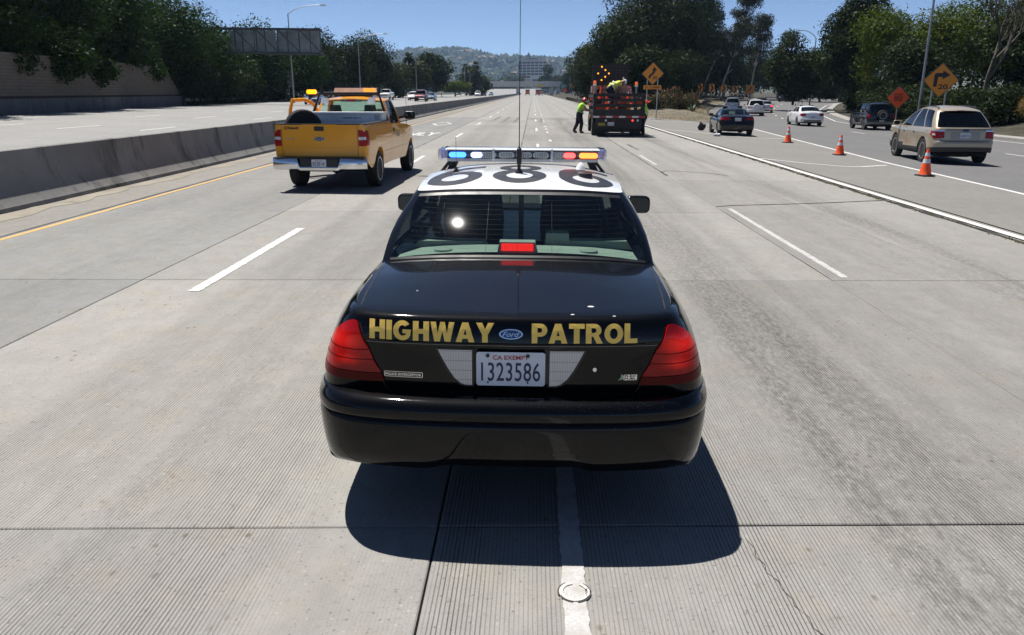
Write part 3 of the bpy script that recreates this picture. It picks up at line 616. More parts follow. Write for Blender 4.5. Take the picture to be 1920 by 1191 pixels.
lamp(-27.5, 193, 11.2, 3.4, 'street lamp whose arm shows against the pale far trees'); lamp(-26, 232, 11, 3.4, 'small street lamp just left of the palm cluster'); lamp(-25, 300, 11, 3.4, 'tiny distant street lamp near the palms'); lamp(-22.2, 360, 11, 3.4, 'tiny distant street lamp by the left end of the bridge')
lamp(28.0, 60, 12.5, -3.0, 'tall leaning-looking lamp pole beside the yellow right-turn sign'); lamp(37.5, 112, 10.2, -2.2, 'street lamp with short arm before the tall tree on the right')
up_ = empty('utility_pole', (41.5, 132, zg(41, 132)), 0, 'distant wooden utility pole with crossarm on the right', 'utility pole'); m = MB(); m.tube([(0, 0, 0), (0, 0, 7.5)], [0.16, 0.12], 8); part('pole', m, M_post, up_); m = MB(); m.bar((-1.0, 0, 6.9), (1.0, 0, 6.9), 0.12); part('crossarm', m, M_post, up_)
pp_ = empty('slim_pole', (14.6, 330, 0), 0, 'slim bare pole by the right end of the bridge', 'pole'); m = MB(); m.tube([(0, 0, 0), (0, 0, 12)], [0.12, 0.07], 6); part('shaft', m, M_lamp, pp_); m = MB(); m.box((0, 0, 12.0), (0.3, 0.3, 0.2)); part('cap', m, M_lamp, pp_)
# ------------------------------------------------------------------ signs
M_sy = mat('sign_yellow', (0.70, 0.25, 0.006), 0.45, var=0.05); M_so = mat('sign_orange', (0.95, 0.11, 0.015), 0.45, var=0.05); M_sk = mat('sign_black', (0.008, 0.008, 0.008), 0.5); M_sb = mat('sign_back', (0.3, 0.3, 0.31), 0.5, 0.6); M_sg = mat('sign_green', (0.01, 0.13, 0.075), 0.5)
def sign(name, x, y, zc, rz, label, catg='road sign', posts=((0, ),), zb=None, group=None, ph=None):
    z0 = zg(x, y) if zb is None else zb; r = empty(name, (x, y, z0), rz, label, catg, group)
    for px_, in posts: m = MB(); m.box((px_, 0.05, (zc - z0) / 2 - 0.1), (0.07, 0.05, (zc - z0) + 0.2)); part('post', m, M_galv if catg else M_post, r)
    def face(nm, poly, m_, d, parent=None, th=0.004):
        mb = MB(); mb.prism(poly, 0, th, fn=lambda u, v, q: (u, d + q - th, zc - z0 + v)); return part(nm, mb, m_, parent or r)
    return r, face
def dia(h): return [(0, -h), (h, 0), (0, h), (-h, 0)]
def txt_face(r, t, x0, z0, x1, z1, zc, zb, d, m_, off=0.02): return part('sign_text', text_mb(t, x0, z0, x1, z1, lambda a, b: (a, d, zc - zb + b), off), m_, r)
def stroke(pts, w_):
    """outline polygon of a bent thick line"""
    L_, R_ = [], []
    for i, p in enumerate(pts):
        a = Vector(pts[max(0, i - 1)]); b = Vector(pts[min(len(pts) - 1, i + 1)]); d = (b - a).normalized(); n = Vector((-d.y, d.x)) * w_ / 2; L_.append((p[0] + n.x, p[1] + n.y)); R_.append((p[0] - n.x, p[1] - n.y))
    return L_, R_
def curve_arrow(s, sx=1.0):
    c = [tuple(p[:2]) for p in crom([(-0.30, -0.42, 0), (-0.28, -0.22, 0), (-0.05, -0.02, 0), (0.10, 0.14, 0), (0.12, 0.26, 0)], 5)]; L_, R_ = stroke([(a * s, b * s) for a, b in c], 0.20 * s)
    return L_ + [(-0.14 * s, 0.26 * s), (0.12 * s, 0.62 * s), (0.38 * s, 0.26 * s)] + R_[::-1]
# 35 mph reverse-curve warning
zc = 3.45; r, f = sign('reverse_curve_sign', 9.65, 67, zc, R(-4), 'yellow diamond warning sign with curving arrow and 35 above a small plaque', posts=((-0.42, ), (0.42, )), zb=0.0)
f('sign_blank', dia(0.90), M_sb, 0.015); f('border', dia(0.885), M_sk, 0.008); f('sign_face', dia(0.845), M_sy, 0.004); f('arrow', curve_arrow(0.86), M_sk, 0.0); txt_face(r, '35', -0.02, -0.44, 0.36, -0.20, zc, 0.0, -0.006, M_sk, 0.03)
f('plaque', rrect(-0.72, -1.22, 0.72, -0.90, 0.03), M_sy, 0.006); txt_face(r, 'LT. 2 LANES', -0.58, -1.15, 0.58, -0.98, zc, 0.0, 0.0, M_sk, 0.03)
# 20 mph right turn
zc = 2.76; zb = -0.3; r, f = sign('right_turn_sign', 26.35, 54, zc, R(-9), 'large yellow diamond sign with right-turn arrow and 20', posts=((-0.45, ), (0.40, )), zb=zb)
f('sign_blank', dia(1.10), M_sb, 0.015); f('border', dia(1.085), M_sk, 0.008); f('sign_face', dia(1.035), M_sy, 0.004)
f('arrow', [(1.12 * a, 1.12 * b) for a, b in ((-0.40, -0.36), (-0.20, -0.36), (-0.17, 0.18), (0.06, 0.18), (0.06, 0.04), (0.48, 0.29), (0.06, 0.54), (0.06, 0.40), (-0.28, 0.40), (-0.38, 0.32))], M_sk, 0.0); txt_face(r, '20', -0.13, -0.56, 0.45, -0.25, zc, zb, -0.006, M_sk, 0.03)
# orange roadworks sign
zc = 1.62; zb = -0.45; r, f = sign('roadworks_sign', 27.3, 62, zc, R(-8), 'orange diamond roadworks sign with three lines of black words', posts=((0, ),), zb=zb)
f('sign_blank', dia(0.83), M_sb, 0.015); f('border', dia(0.815), M_sk, 0.008); f('sign_face', dia(0.79), M_so, 0.004)
for t, z0 in (('SHORT', 0.14), ('MERGE', -0.06), ('DISTANCE', -0.26)): txt_face(r, t, -0.30, z0, 0.30, z0 + 0.15, zc, zb, -0.006, M_sk, 0.03)
# chevrons
for k, (px, py) in enumerate(((1288, 162), (1310, 164), (1332, 165), (1354, 166), (1375, 168))):
    Y = 140 + 4.5 * k; x = (px - 1000) * Y / 1539; zc = 2.05 + (172 - py) * Y / 1601; zb = zg(x, Y)
    r, f = sign('chevron_sign', x, Y, zc, R(-6), 'yellow chevron sign above the ramp rail, %s of the five' % ('leftmost', 'second from the left', 'middle one', 'second from the right', 'rightmost')[k], group='row of chevron signs', zb=zb)
    f('sign_face', rrect(-0.48, -0.64, 0.48, 0.64, 0.05), M_sy, 0.006); f('chevron', [(-0.30, -0.56), (0.02, -0.56), (0.36, 0), (0.02, 0.56), (-0.30, 0.56), (0.04, 0)], M_sk, 0.0)
Y = 162; zc = 2.05 + 4 * Y / 1601; r, f = sign('square_curve_sign', 403 * Y / 1539, Y, zc, R(-6), 'square yellow sign with winding arrow right of the chevron row', posts=((-0.4, ), (0.4, )))
f('sign_face', rrect(-0.80, -0.80, 0.80, 0.80, 0.05), M_sy, 0.006); f('arrow', curve_arrow(0.95), M_sk, 0.0)
# far signs by the bridge
Y = 300; zc = 2.05 + 12 * Y / 1601; r, f = sign('symbol_sign', 73.5 * Y / 1539, Y, zc, 0, 'distant yellow diamond sign with black dots right of the bridge'); f('sign_face', dia(1.15), M_sy, 0.006)
for a, b in ((-0.4, 0), (0.4, 0), (0, 0.45), (0, -0.45)): f('dot', ell(a, b, 0.2, 0.2, 10), M_sk, 0.0)
Y = 330; zc = 2.05 + 10 * Y / 1601; r, f = sign('exit_sign', 57 * Y / 1539, Y, zc, 0, 'small green guide sign in front of the right end of the bridge', posts=((-1.0, ), (1.0, ))); f('sign_face', rrect(-1.5, -0.8, 1.5, 0.8, 0.1), M_sg, 0.006); f('legend', rrect(-1.1, 0.1, 0.9, 0.3, 0.05), M_plate, 0.0); f('legend', rrect(-1.1, -0.4, 0.4, -0.2, 0.05), M_plate, 0.0)
Y = 290; zc = 2.05 + 2.5 * Y / 1601; r, f = sign('orange_paddle_sign', 59 * Y / 1539, Y, zc, 0, 'tilted orange roadworks sign below the small green sign', posts=((0, ),)); f('sign_face', [(-0.9, 0.1), (-0.1, 0.95), (0.95, -0.25), (0.1, -0.8)], M_so, 0.006); f('backing', rrect(-0.2, -1.0, 2.0, 0.3, 0.1), M_sk, 0.02)
Y = 118; zc = 4.0; r, f = sign('back_of_sign', -35.0, Y, zc, 0, 'grey back of a road sign on a pole in the shade of the left trees', posts=((-0.35, ),)); f('sign_back', rrect(-0.5, -0.9, 0.5, 0.9, 0.05), M_sb, 0.006); f('lower_plate', rrect(-0.45, -1.35, 0.5, -0.98, 0.03), M_sb, 0.006)
Y = 135; zc = 3.0; r, f = sign('shield_back', -32.2, Y, zc, 0, 'dark arrow-shaped back of a sign in the shade behind the blue car', posts=((0, ),)); f('sign_back', [(-0.4, -1.0), (0.4, -1.0), (0.4, 0.0), (0.8, 0.0), (0, 0.8), (-0.8, 0.0), (-0.4, 0.0)], M_steel, 0.006)
# ================================================================== vehicles: shared builders
G_tint = glass('tinted_glass', (0.16, 0.19, 0.19)); G_dark = glass('privacy_glass', (0.035, 0.04, 0.045)); G_green = glass('green_glass', (0.62, 0.80, 0.72))
_W = {}
def wheel(parent, x, y, r, wd, style='spoke'):
    key = (round(r, 3), round(wd, 3), style)
    if key not in _W:
        t = MB(); h = wd / 2; ri = r * 0.66
        t.lathe([(ri, -h * 0.85), (r * 0.84, -h), (r * 0.955, -h * 0.92), (r * 0.992, -h * 0.72), (r, -h * 0.52), (r * 0.988, -h * 0.5), (r * 0.988, -h * 0.46), (r, -h * 0.44), (r, -h * 0.02), (r * 0.988, 0), (r, h * 0.04), (r, h * 0.44), (r * 0.988, h * 0.47), (r, h * 0.52),
                 (r * 0.992, h * 0.72), (r * 0.955, h * 0.92), (r * 0.84, h), (ri, h * 0.85)], 40, 'X')
        d = MB(); d.lathe([(0.0, -h * 0.5), (ri * 0.97, -h * 0.5), (ri * 0.97, h * 0.3), (0.0, h * 0.3)], 24, 'X')
        rm = MB(); rm.lathe([(ri * 0.86, h * 0.45), (ri * 0.92, h * 0.86), (ri, h * 0.90), (ri * 1.04, h * 0.86), (ri, h * 0.3), (ri * 0.9, h * 0.3)], 32, 'X', closed=True)
        rm.lathe([(0.0, h * 0.78), (ri * 0.2, h * 0.76), (ri * 0.24, h * 0.6), (ri * 0.24, h * 0.35)], 20, 'X')
        ns = 5 if style == 'spoke' else 9
        for k in range(ns):
            a = 2 * math.pi * k / ns + 0.3; p0 = (h * 0.62, ri * 0.16 * math.cos(a), ri * 0.16 * math.sin(a)); p1 = (h * 0.62, ri * 0.92 * math.cos(a), ri * 0.92 * math.sin(a))
            rm.bar(p0, p1, ri * (0.26 if ns == 5 else 0.15), h * 0.28, up=(1, 0, 0))
        _W[key] = (d.mesh('wheel', M_under, 40), t.mesh('tyre', M_tyre, 35), rm.mesh('rim', M_rim, 35))
    d, t, rm = _W[key]
    o = link('wheel', d, parent); o.location = (x, y, r)
    if x < 0: o.rotation_euler = (0, 0, math.pi)
    link('tyre', t, o); link('rim', rm, o); return o
def tub(sp):
    """lower body: wall round the outline plus crowned top; returns MB, bvh, deck height function"""
    dn = crom([(x, y, 0) for x, y in sp['outline']], 30); ds = sp.get('ds', 0.05)
    sam = [dn[0]]
    for p in dn[1:]:
        if (p - sam[-1]).length >= ds: sam.append(p)
    if (dn[-1] - sam[-1]).length > 0.01: sam[-1] = dn[-1]
    sam[0].x = 0; sam[-1].x = 0
    zl = sp['levels']; t_ = [(z - zl[0]) / (zl[-1] - zl[0]) for z in zl]
    ztop = lambda y: cat(y, sp['ztop']); crown = lambda y: cat(y, sp['crown'])
    ra = sp['arch']
    cols = []
    for i, p in enumerate(sam):
        a = sam[max(0, i - 1)]; b = sam[min(len(sam) - 1, i + 1)]; d = b - a
        if i == 0: d = Vector((1, 0, 0))
        if i == len(sam) - 1: d = Vector((-1, 0, 0))
        d.normalize(); n = Vector((d.y, -d.x, 0))
        wr = max(0, -n.y) ** 2; wf = max(0, n.y) ** 2; ws = n.x ** 2
        zb = cat(p.y, sp['zbot']); arch = False
        if ws > 0.6:
            for yw in sp['wheels']:
                q = ra ** 2 - (p.y - yw) ** 2
                if q > 0: zb = max(zb, sp['zarch'] + math.sqrt(q)); arch = True
        zt = ztop(p.y); col = []
        c0 = p - n * (0.30 if arch else 0.10); col.append(Vector((max(0.0, c0.x), c0.y, zb + (0.0 if arch else 0.03))))
        for t in t_:
            z = zb + (zt - zb) * t
            off = wr * cat(z, sp['orear']) + wf * cat(z, sp['ofront']) + ws * cat(z, sp['oside'])
            q = p + n * off
            if i in (0, len(sam) - 1): q.x = 0
            col.append(Vector((max(0.0, q.x), q.y, z)))
        cols.append(col)
    mb = MB(); mb.grid(cols); mb.grid([[Vector((-v.x, v.y, v.z)) for v in c] for c in cols])
    K = 10; rows = []
    yr, yf = cols[0][-1].y, cols[-1][-1].y
    wtab = []
    def dz(x, y):
        wd = max(0.05, cat(y, wtab)); s = min(1, abs(x) / wd); e = sst(yr, yr + sp.get('crl', 0.5), y) * sst(yf, yf - 0.5, y) if False else min(1, max(0, (y - yr) / sp.get('crl', 0.5))) * min(1, max(0, (yf - y) / 0.5))
        return ztop(y) + crown(y) * e * (1 - s ** 2.6)
    for c in cols: wtab.append((c[-1].y, c[-1].x))
    wtab.sort()
    skip = sp.get('open')
    for c in cols:
        e = c[-1]; rows.append([Vector((e.x * (2 * k / K - 1), e.y, dz(e.x * (2 * k / K - 1), e.y) if 0 < k < K else e.z)) for k in range(K + 1)])
    for r0, r1 in zip(rows, rows[1:]):
        if skip and skip[0] <= r0[0].y and r1[0].y <= skip[1]: continue
        mb.grid([r0, r1])
    fn = sp.get('matfn')
    if fn:
        for i, f in enumerate(mb.f):
            c = sum((Vector(mb.v[k]) for k in f), Vector()) / len(f); mb.m[i] = fn(c)
    bvh = BVHTree.FromPolygons([Vector(v) for v in mb.v], [list(f) for f in mb.f])
    return mb, bvh, dz
def greenhouse(gh, dz):
    """stations [(bx,by),(rx,ry),segment]; returns dict of MBs and the roof height function"""
    st = gh['st']; n = gh.get('n', 6)
    B = crom([(-st[1][0][0], st[1][0][1], 0)] + [(*s[0], 0) for s in st] + [(-st[-2][0][0], st[-2][0][1], 0)], n)[n:-n]
    T = crom([(-st[1][1][0], st[1][1][1], 0)] + [(*s[1], 0) for s in st] + [(-st[-2][1][0], st[-2][1][1], 0)], n)[n:-n]
    tl = gh.get('t', [0, 0.05, 0.08, 0.22, 0.4, 0.58, 0.76, 0.92, 0.96, 1.0]); ta, tb = gh.get('tw', (0.08, 0.92))
    zr = lambda y: cat(y, gh['zr']); cols = []
    for i in range(len(B)):
        b, r = B[i], T[i]; zb = dz(b.x, b.y) - 0.012; ze = zr(r.y) - gh.get('edge', 0.05) * min(1.0, (abs(r.x) / st[len(st) // 2][1][0])) ** 3
        a_ = B[max(0, i - 1)]; c_ = B[min(len(B) - 1, i + 1)]; d = (c_ - a_).normalized(); nn = Vector((d.y, -d.x, 0))
        cols.append([Vector(((b.x * (1 - t) + r.x * t), (b.y * (1 - t) + r.y * t), zb * (1 - t) + ze * t)) + nn * (gh.get('bulge', 0.03) * math.sin(math.pi * min(1, t * 1.0)) ** 1.0) for t in tl])
        for q in cols[-1]: q.x = max(0, q.x) if i not in (0, len(B) - 1) else 0.0
    out = {'frame': MB(), 'trim': MB()}
    for sg in range(len(st) - 1):
        kind = st[sg][2]
        for i in range(sg * n, (sg + 1) * n):
            for j in range(len(tl) - 1):
                for sgn in (1, -1):
                    q = [cols[i][j], cols[i + 1][j], cols[i + 1][j + 1], cols[i][j + 1]]
                    q = [Vector((sgn * v.x, v.y, v.z)) for v in q]
                    key = 'frame'
                    if kind != 'body':
                        if ta - 1e-4 <= tl[j] and tl[j + 1] <= tb + 1e-4:
                            key = {'rear': 'rear_window', 'front': 'windshield'}.get(kind, 'side_window%d%s' % (sg, 'R' if sgn > 0 else 'L'))
                        elif 0.04 < tl[j] < 0.97 and j in (1, len(tl) - 3): key = 'trim'
                    out.setdefault(key, MB()).add(q, [(0, 1, 2, 3)])
    rows = []; K = 10; rt = MB()
    yr, yf = cols[0][-1].y, cols[-1][-1].y
    wt = sorted((c[-1].y, c[-1].x) for c in cols)
    def rz(x, y):
        wd = max(0.05, cat(y, wt)); s = min(1, abs(x) / wd); e = min(1, max(0, (y - yr) / 0.5)) * min(1, max(0, (yf - y) / 0.5)); e = e * (2 - e)
        ed = gh.get('edge', 0.05) * (s if True else 1) ** 3
        return zr(y) + gh.get('rcrown', 0.03) * e * (1 - s * s) - ed * min(1.0, (wd / st[len(st) // 2][1][0])) ** 3
    for c in cols:
        e = c[-1]; rows.append([Vector((e.x * (2 * k / K - 1), e.y, rz(e.x * (2 * k / K - 1), e.y) if 0 < k < K else e.z)) for k in range(K + 1)])
    rt.grid(rows); out['roof'] = rt
    return out, rz, cols
def seats(parent, xs, y, z0, h=0.62, w_=0.46, m=None):
    for x in xs:
        s = MB(); s.box((x, y, z0 + h * 0.36), (w_, 0.14, h * 0.72), rx=0.2, taper=0.86); s.box((x, y - 0.07, z0 + h * 0.88), (w_ * 0.55, 0.09, h * 0.26), rx=0.15, taper=0.85)
        part('seat', s, m or M_seat, parent, smooth=30)
def mirror(parent, side, x, y, z, m, s=1.0):
    mb = MB(); k = side
    prof = rrect(-0.11 * s, -0.075 * s, 0.11 * s, 0.075 * s, 0.045 * s, 4)
    rows = [[(k * x + u * sc, y + dy, z + v * sc) for u, v in prof] for sc, dy in ((0.9, -0.012), (1.0, 0.0), (0.98, 0.05), (0.75, 0.11), (0.3, 0.14))]
    mb.grid(rows, close=True); n = len(prof); mb.f.append(tuple(range(n))[::-1]); mb.m.append(0)
    mb.bar((k * (x - 0.10 * s), y + 0.05, z - 0.03), (k * (x - 0.24 * s), y + 0.10, z - 0.07), 0.05, 0.05)
    o = part('mirror', mb, m, parent, smooth=40)
    g_ = MB(); g_.prism(rrect(-0.095 * s, -0.06 * s, 0.095 * s, 0.06 * s, 0.035 * s, 3), y - 0.016, y - 0.013, fn=lambda u, v, w_: (k * x + u, w_, z + v)); part('mirror_glass', g_, mat('mirror_silver', (0.06, 0.07, 0.08), 0.05, 1.0, var=0.02), o)
    return o
def sedan_outline(W, L, rc=0.24, fc=0.42, bow=0.10, nose=0.22):
    return [(0, 0), (W * 0.40, bow * 0.13), (W * 0.68, bow * 0.6), (W * 0.86, bow * 0.6 + rc * 0.32), (W * 0.955, bow * 0.6 + rc), (W * 0.99, bow * 0.6 + rc * 2.2), (W, L * 0.26), (W, L * 0.45), (W, L * 0.68),
            (W * 0.985, L * 0.84), (W * 0.955, L - nose - fc * 0.4), (W * 0.86, L - nose * 0.85), (W * 0.66, L - nose * 0.42), (W * 0.36, L - nose * 0.12), (0, L)]
def car(name, label, loc, rz, pm, sp, gh, group=None, glassm=None, rearglass=None, lights=None, front=False, wheels=True, roofm=None, extra=None, catg='car', plate=True, detail=True, clad=None):
    root = empty(name, loc, rz, label, catg, group)
    mb, bvh, dz = tub(sp); mats = [pm] + ([clad] if clad else [])
    part('body', mb, mats, root, smooth=32)
    G, rz_, cols = greenhouse(gh, dz)
    bv2 = BVHTree.FromPolygons([Vector(v) for k in ('frame', 'rear_window') for v in G[k].v], [[i for i in f] for f in G['frame'].f] + [[i + len(G['frame'].v) for i in f] for f in G['rear_window'].f]) if 'rear_window' in G else None
    part('roof', G.pop('roof'), roofm or pm, root, smooth=40); part('window_frame', G.pop('frame'), gh.get('fm', pm), root, smooth=40); tr = G.pop('trim')
    if tr.f: part('window_trim', tr, M_trim, root, smooth=40)
    for k, m_ in G.items():
        nm = 'side_window' if k.startswith('side') else k
        part(nm, m_, (rearglass or glassm or G_tint) if k == 'rear_window' or (rearglass is not None and k.startswith('side') and int(k[11:-1]) <= gh.get('priv', 3)) else (glassm or G_tint), root, smooth=60)
    L = sp['outline'][-1][1]; W = max(x for x, y in sp['outline'])
    if wheels:
        for yw in sp['wheels']:
            for s in (1, -1): wheel(root, s * (W - sp.get('ww', 0.22) / 2 - 0.015), yw, sp['wr'], sp.get('ww', 0.22), sp.get('wst', 'spoke'))
    ub = MB(); ub.box((0, L / 2, 0.30), (W * 1.5, L * 0.86, 0.12)); ub.box((0, L * 0.5, 0.24), (W * 0.9, L * 0.7, 0.08)); part('underbody', ub, M_under, root)
    seats(root, (-0.38, 0.38), sp.get('seaty', L * 0.52), dz(0, L * 0.5) - 0.18)
    if detail:
        for s in (1, -1): mirror(root, s, sp.get('mx', W + 0.10), sp.get('my', L * 0.66), sp.get('mz', 1.0), pm if sp.get('mpaint', True) else M_trim, 0.95)
    def lay(nm, poly, m_, ax=1, off=0.004, th=0.006, ml=0.06, b=None):
        """lay an outline given in rear view (x,z); ax=1 rear, -1 front"""
        y0 = -1.5 if ax > 0 else L + 1.5
        d = decal(*poly2(poly), lambda u, v: (u, y0, v), (0, ax, 0), b or bvh, off, ml, th); return part(nm, d, m_, root, smooth=35)
    def lays(nm, poly, m_, side, off=0.004, th=0.005, ml=0.08):
        """outline in side view (y,z)"""
        d = decal(*poly2(poly), lambda u, v: (side * 3.0, u, v), (-side, 0, 0), bvh, off, ml, th); return part(nm, d, m_, root, smooth=35)
    if extra: extra(root, lay, lays, bvh, dz, rz_, bv2)
    return root
def seam(lays, pts, side, wd=0.012):
    """thin panel gap along a side-view polyline"""
    for a, b in zip(pts, pts[1:]):
        d = Vector((b[0] - a[0], b[1] - a[1])).normalized(); n = Vector((-d.y, d.x)) * wd / 2
        lays('panel_gap', [(a[0] - n.x, a[1] - n.y), (b[0] - n.x, b[1] - n.y), (b[0] + n.x, b[1] + n.y), (a[0] + n.x, a[1] + n.y)], M_trim, side, 0.0015, 0)
def number_plate(root, x, y, z, w_, h, chars, col=None, tilt=0.0, top=None, topm=None, txt=None, ny=-1):
    """licence plate whose face looks to -Y (or +Y)"""
    fn0 = lambda u, v, q: (x + u * (-ny), y + ny * q + v * tilt, z + v)
    mb = MB(); mb.prism(rrect(-w_ / 2, -h / 2, w_ / 2, h / 2, 0.012, 3), -0.004, 0.0, fn=fn0); o = part('number_plate', mb, col or M_plate, root)
    if chars: part('plate_number', text_mb(chars, -w_ * 0.43, -h * 0.36, w_ * 0.43, h * 0.20, lambda u, v: fn0(u, v, 0.0015), 0.006, 1.05), txt or M_navy, o)
    if top: part('plate_caption', text_mb(top, -w_ * 0.26, h * 0.28, w_ * 0.26, h * 0.41, lambda u, v: fn0(u, v, 0.0015), 0.015), topm or M_redtxt, o)
    return o
# ================================================================== the patrol car
P_black = paint('patrol_black_paint', (0.0012, 0.0014, 0.0022), 0.0, 0.5, 0.0025, dust=0.10)
P_white = paint('patrol_white_paint', (0.80, 0.80, 0.79), 0.0, 0.35, 0.03)
M_gold = mat('gold_lettering', (0.95, 0.64, 0.13), 0.5, 0.0, var=0.05)
M_goldedge = mat('gold_outline', (0.9, 0.78, 0.40), 0.4, 0.0, var=0.05)
M_shelf = mat('parcel_shelf', (0.30, 0.34, 0.31), 0.9, var=0.08, bump=0.1)
M_dial = mat('roof_numeral_black', (0.012, 0.014, 0.02), 0.5)
PC = empty('patrol_car', (-0.10, 3.30, zg(0)), R(-0.3), 'black highway patrol sedan with white roof, light bar and gold lettering across its trunk', 'police car')
PC.rotation_euler = (0, R(0.34), R(-0.3))
HO = [(0, 0.0), (0.36, 0.010), (0.64, 0.042), (0.81, 0.108), (0.902, 0.225), (0.946, 0.41), (0.963, 0.66), (0.972, 1.1), (0.972, 1.8), (0.972, 3.2), (0.968, 4.2), (0.945, 4.75), (0.86, 5.10), (0.66, 5.27), (0.36, 5.36), (0, 5.385)]
SP = dict(outline=HO, ds=0.03, levels=[0.30, 0.36, 0.45, 0.55, 0.63, 0.70, 0.755, 0.80, 0.85, 0.90, 0.932, 0.940, 0.949, 0.97, 1.0, 1.03, 1.046, 1.056, 1.064, 1.068, 1.070],
          ztop=[(0, 1.070), (0.2, 1.070), (0.6, 1.082), (1.1, 1.09), (2.0, 1.07), (3.4, 1.03), (4.0, 1.0), (4.8, 0.90), (5.2, 0.80), (5.4, 0.70)],
          crown=[(0, 0.034), (0.9, 0.05), (1.6, 0.05), (3.5, 0.06), (5.4, 0.05)], crl=0.62,
          zbot=[(0, 0.36), (0.8, 0.30), (1.2, 0.24), (4.9, 0.24), (5.38, 0.30)], wheels=(1.36, 4.27), arch=0.375, zarch=0.335,
          orear=[(0.30, -0.20), (0.70, -0.13), (0.74, -0.115), (0.90, -0.122), (0.932, -0.125), (0.940, -0.118), (0.95, -0.112), (0.98, -0.117), (1.01, -0.124), (1.03, -0.130), (1.046, -0.137), (1.056, -0.147), (1.064, -0.163), (1.068, -0.180), (1.070, -0.205)],
          ofront=[(0.30, -0.10), (0.45, 0.0), (0.6, 0.0), (0.7, -0.06), (1.0, -0.2)],
          oside=[(0.24, -0.035), (0.36, -0.01), (0.5, 0.0), (0.66, 0.0), (0.74, -0.012), (0.84, -0.035), (0.92, -0.062), (0.98, -0.090), (1.02, -0.115), (1.046, -0.135), (1.056, -0.146), (1.064, -0.158), (1.07, -0.178), (1.09, -0.195)])
_mb, HB, HDZ = tub(SP); part('body', _mb, P_black, PC, smooth=36)
GH = dict(n=8, bulge=0.035, edge=0.042, rcrown=0.035, zr=[(1.58, 1.470), (1.8, 1.492), (2.1, 1.506), (2.6, 1.510), (3.0, 1.485), (3.2, 1.455)], st=[
    ((0, 1.08), (0, 1.60), 'rear'), ((0.40, 1.105), (0.335, 1.615), 'rear'), ((0.752, 1.20), (0.615, 1.68), 'body'), ((0.806, 1.34), (0.652, 1.82), 'body'), ((0.818, 1.72), (0.662, 2.06), 'side'),
    ((0.825, 2.42), (0.668, 2.46), 'body'), ((0.825, 2.54), (0.668, 2.56), 'side'), ((0.82, 3.42), (0.655, 3.02), 'body'), ((0.77, 3.62), (0.60, 3.10), 'front'), ((0.42, 3.80), (0.34, 3.165), 'front'), ((0, 3.86), (0, 3.185), 'front')])
_G, HRZ, _cols = greenhouse(GH, HDZ)
_roof = part('roof', _G.pop('roof'), P_white, PC, smooth=50)
part('pillars', _G.pop('frame'), P_black, PC, smooth=45); part('window_trim', _G.pop('trim'), M_trim, PC, smooth=45)
G_hero = glass('patrol_rear_glass', (0.62, 0.72, 0.68), 1.0, 0.045)
_rw = None
for k_, m_ in _G.items():
    o_ = part('side_window' if k_.startswith('side') else k_, m_, G_hero if k_ == 'rear_window' else G_tint, PC, smooth=80)
    if k_ == 'rear_window': _rw = o_; RWB = BVHTree.FromPolygons([Vector(v) for v in m_.v], [list(f) for f in m_.f])
RFB = BVHTree.FromPolygons([Vector(v.co) for v in _roof.data.vertices], [list(p.vertices) for p in _roof.data.polygons])
# defroster wires on the rear glass
_wm = mat('defroster_wire', (0.035, 0.02, 0.01), 0.7)
for k in range(13):
    z = 1.135 + k * 0.0235; hw = 0.70 - 0.135 * (z - 1.13) / 0.3
    d_ = decal(*poly2([(-hw, z - 0.0003), (hw, z - 0.0003), (hw, z + 0.0003), (-hw, z + 0.0003)]), lambda u, v: (u, -1, v), (0, 1, 0), RWB, -0.002, 0.10); part('defroster_wire', d_, _wm, _rw)
for x in (-0.18, 0.20):
    d_ = decal(*poly2([(x - 0.001, 1.16), (x + 0.001, 1.16), (x + 0.001, 1.41), (x - 0.001, 1.41)]), lambda u, v: (u, -1, v), (0, 1, 0), RWB, -0.003, 0.06); part('defroster_wire', d_, _wm, _rw)
def hl(nm, poly, m_, off=0.003, th=0.004, ml=0.05, parent=PC, y0=-1.0):
    d = decal(*poly2(poly), lambda u, v: (u, y0, v), (0, 1, 0), HB, off, ml, th); return part(nm, d, m_, parent, smooth=35)
# rear bumper, a skin of its own wrapped round to the wheel arches
_dn = crom([(x, y, 0) for x, y in HO[:8]], 30); _sam = [_dn[0]]
for p in _dn[1:]:
    if (p - _sam[-1]).length > 0.03 and p.y < 0.99: _sam.append(p)
_prof = [(0.365, -0.14), (0.352, -0.055), (0.358, -0.028), (0.385, -0.010), (0.43, 0.002), (0.50, 0.010), (0.555, 0.013), (0.585, 0.012), (0.598, 0.006), (0.604, 0.001), (0.610, 0.007), (0.622, 0.014), (0.648, 0.015), (0.672, 0.008), (0.690, -0.008), (0.703, -0.035), (0.709, -0.07), (0.712, -0.13)]
_rows = []
for i, p in enumerate(_sam):
    a = _sam[max(0, i - 1)]; b = _sam[min(len(_sam) - 1, i + 1)]; d = (b - a).normalized() if i else Vector((1, 0, 0)); n_ = Vector((d.y, -d.x, 0)); r_ = []
    for z, o in _prof:
        k = n_.x ** 2; oo = o if o > -0.03 else o * (1 - 0.75 * k) - 0.0
        zz = z - (0.03 * k if z < 0.40 else 0.0) - (0.012 * k if z > 0.6 else 0)
        if z < 0.45 and abs(p.x) < 0.40: zz += 0.022 * (1 - sst(0.28, 0.40, abs(p.x)))
        q = p + n_ * (oo + 0.004); r_.append(Vector((max(0, q.x) if i else 0, q.y, zz)))
    _rows.append(r_)
_mb = MB(); _mb.grid(_rows); _mb.grid([[Vector((-v.x, v.y, v.z)) for v in r_] for r_ in _rows])
part('rear_bumper', _mb, P_black, PC, smooth=40)
BB = BVHTree.FromPolygons([Vector(v) for v in _mb.v], [list(f) for f in _mb.f])
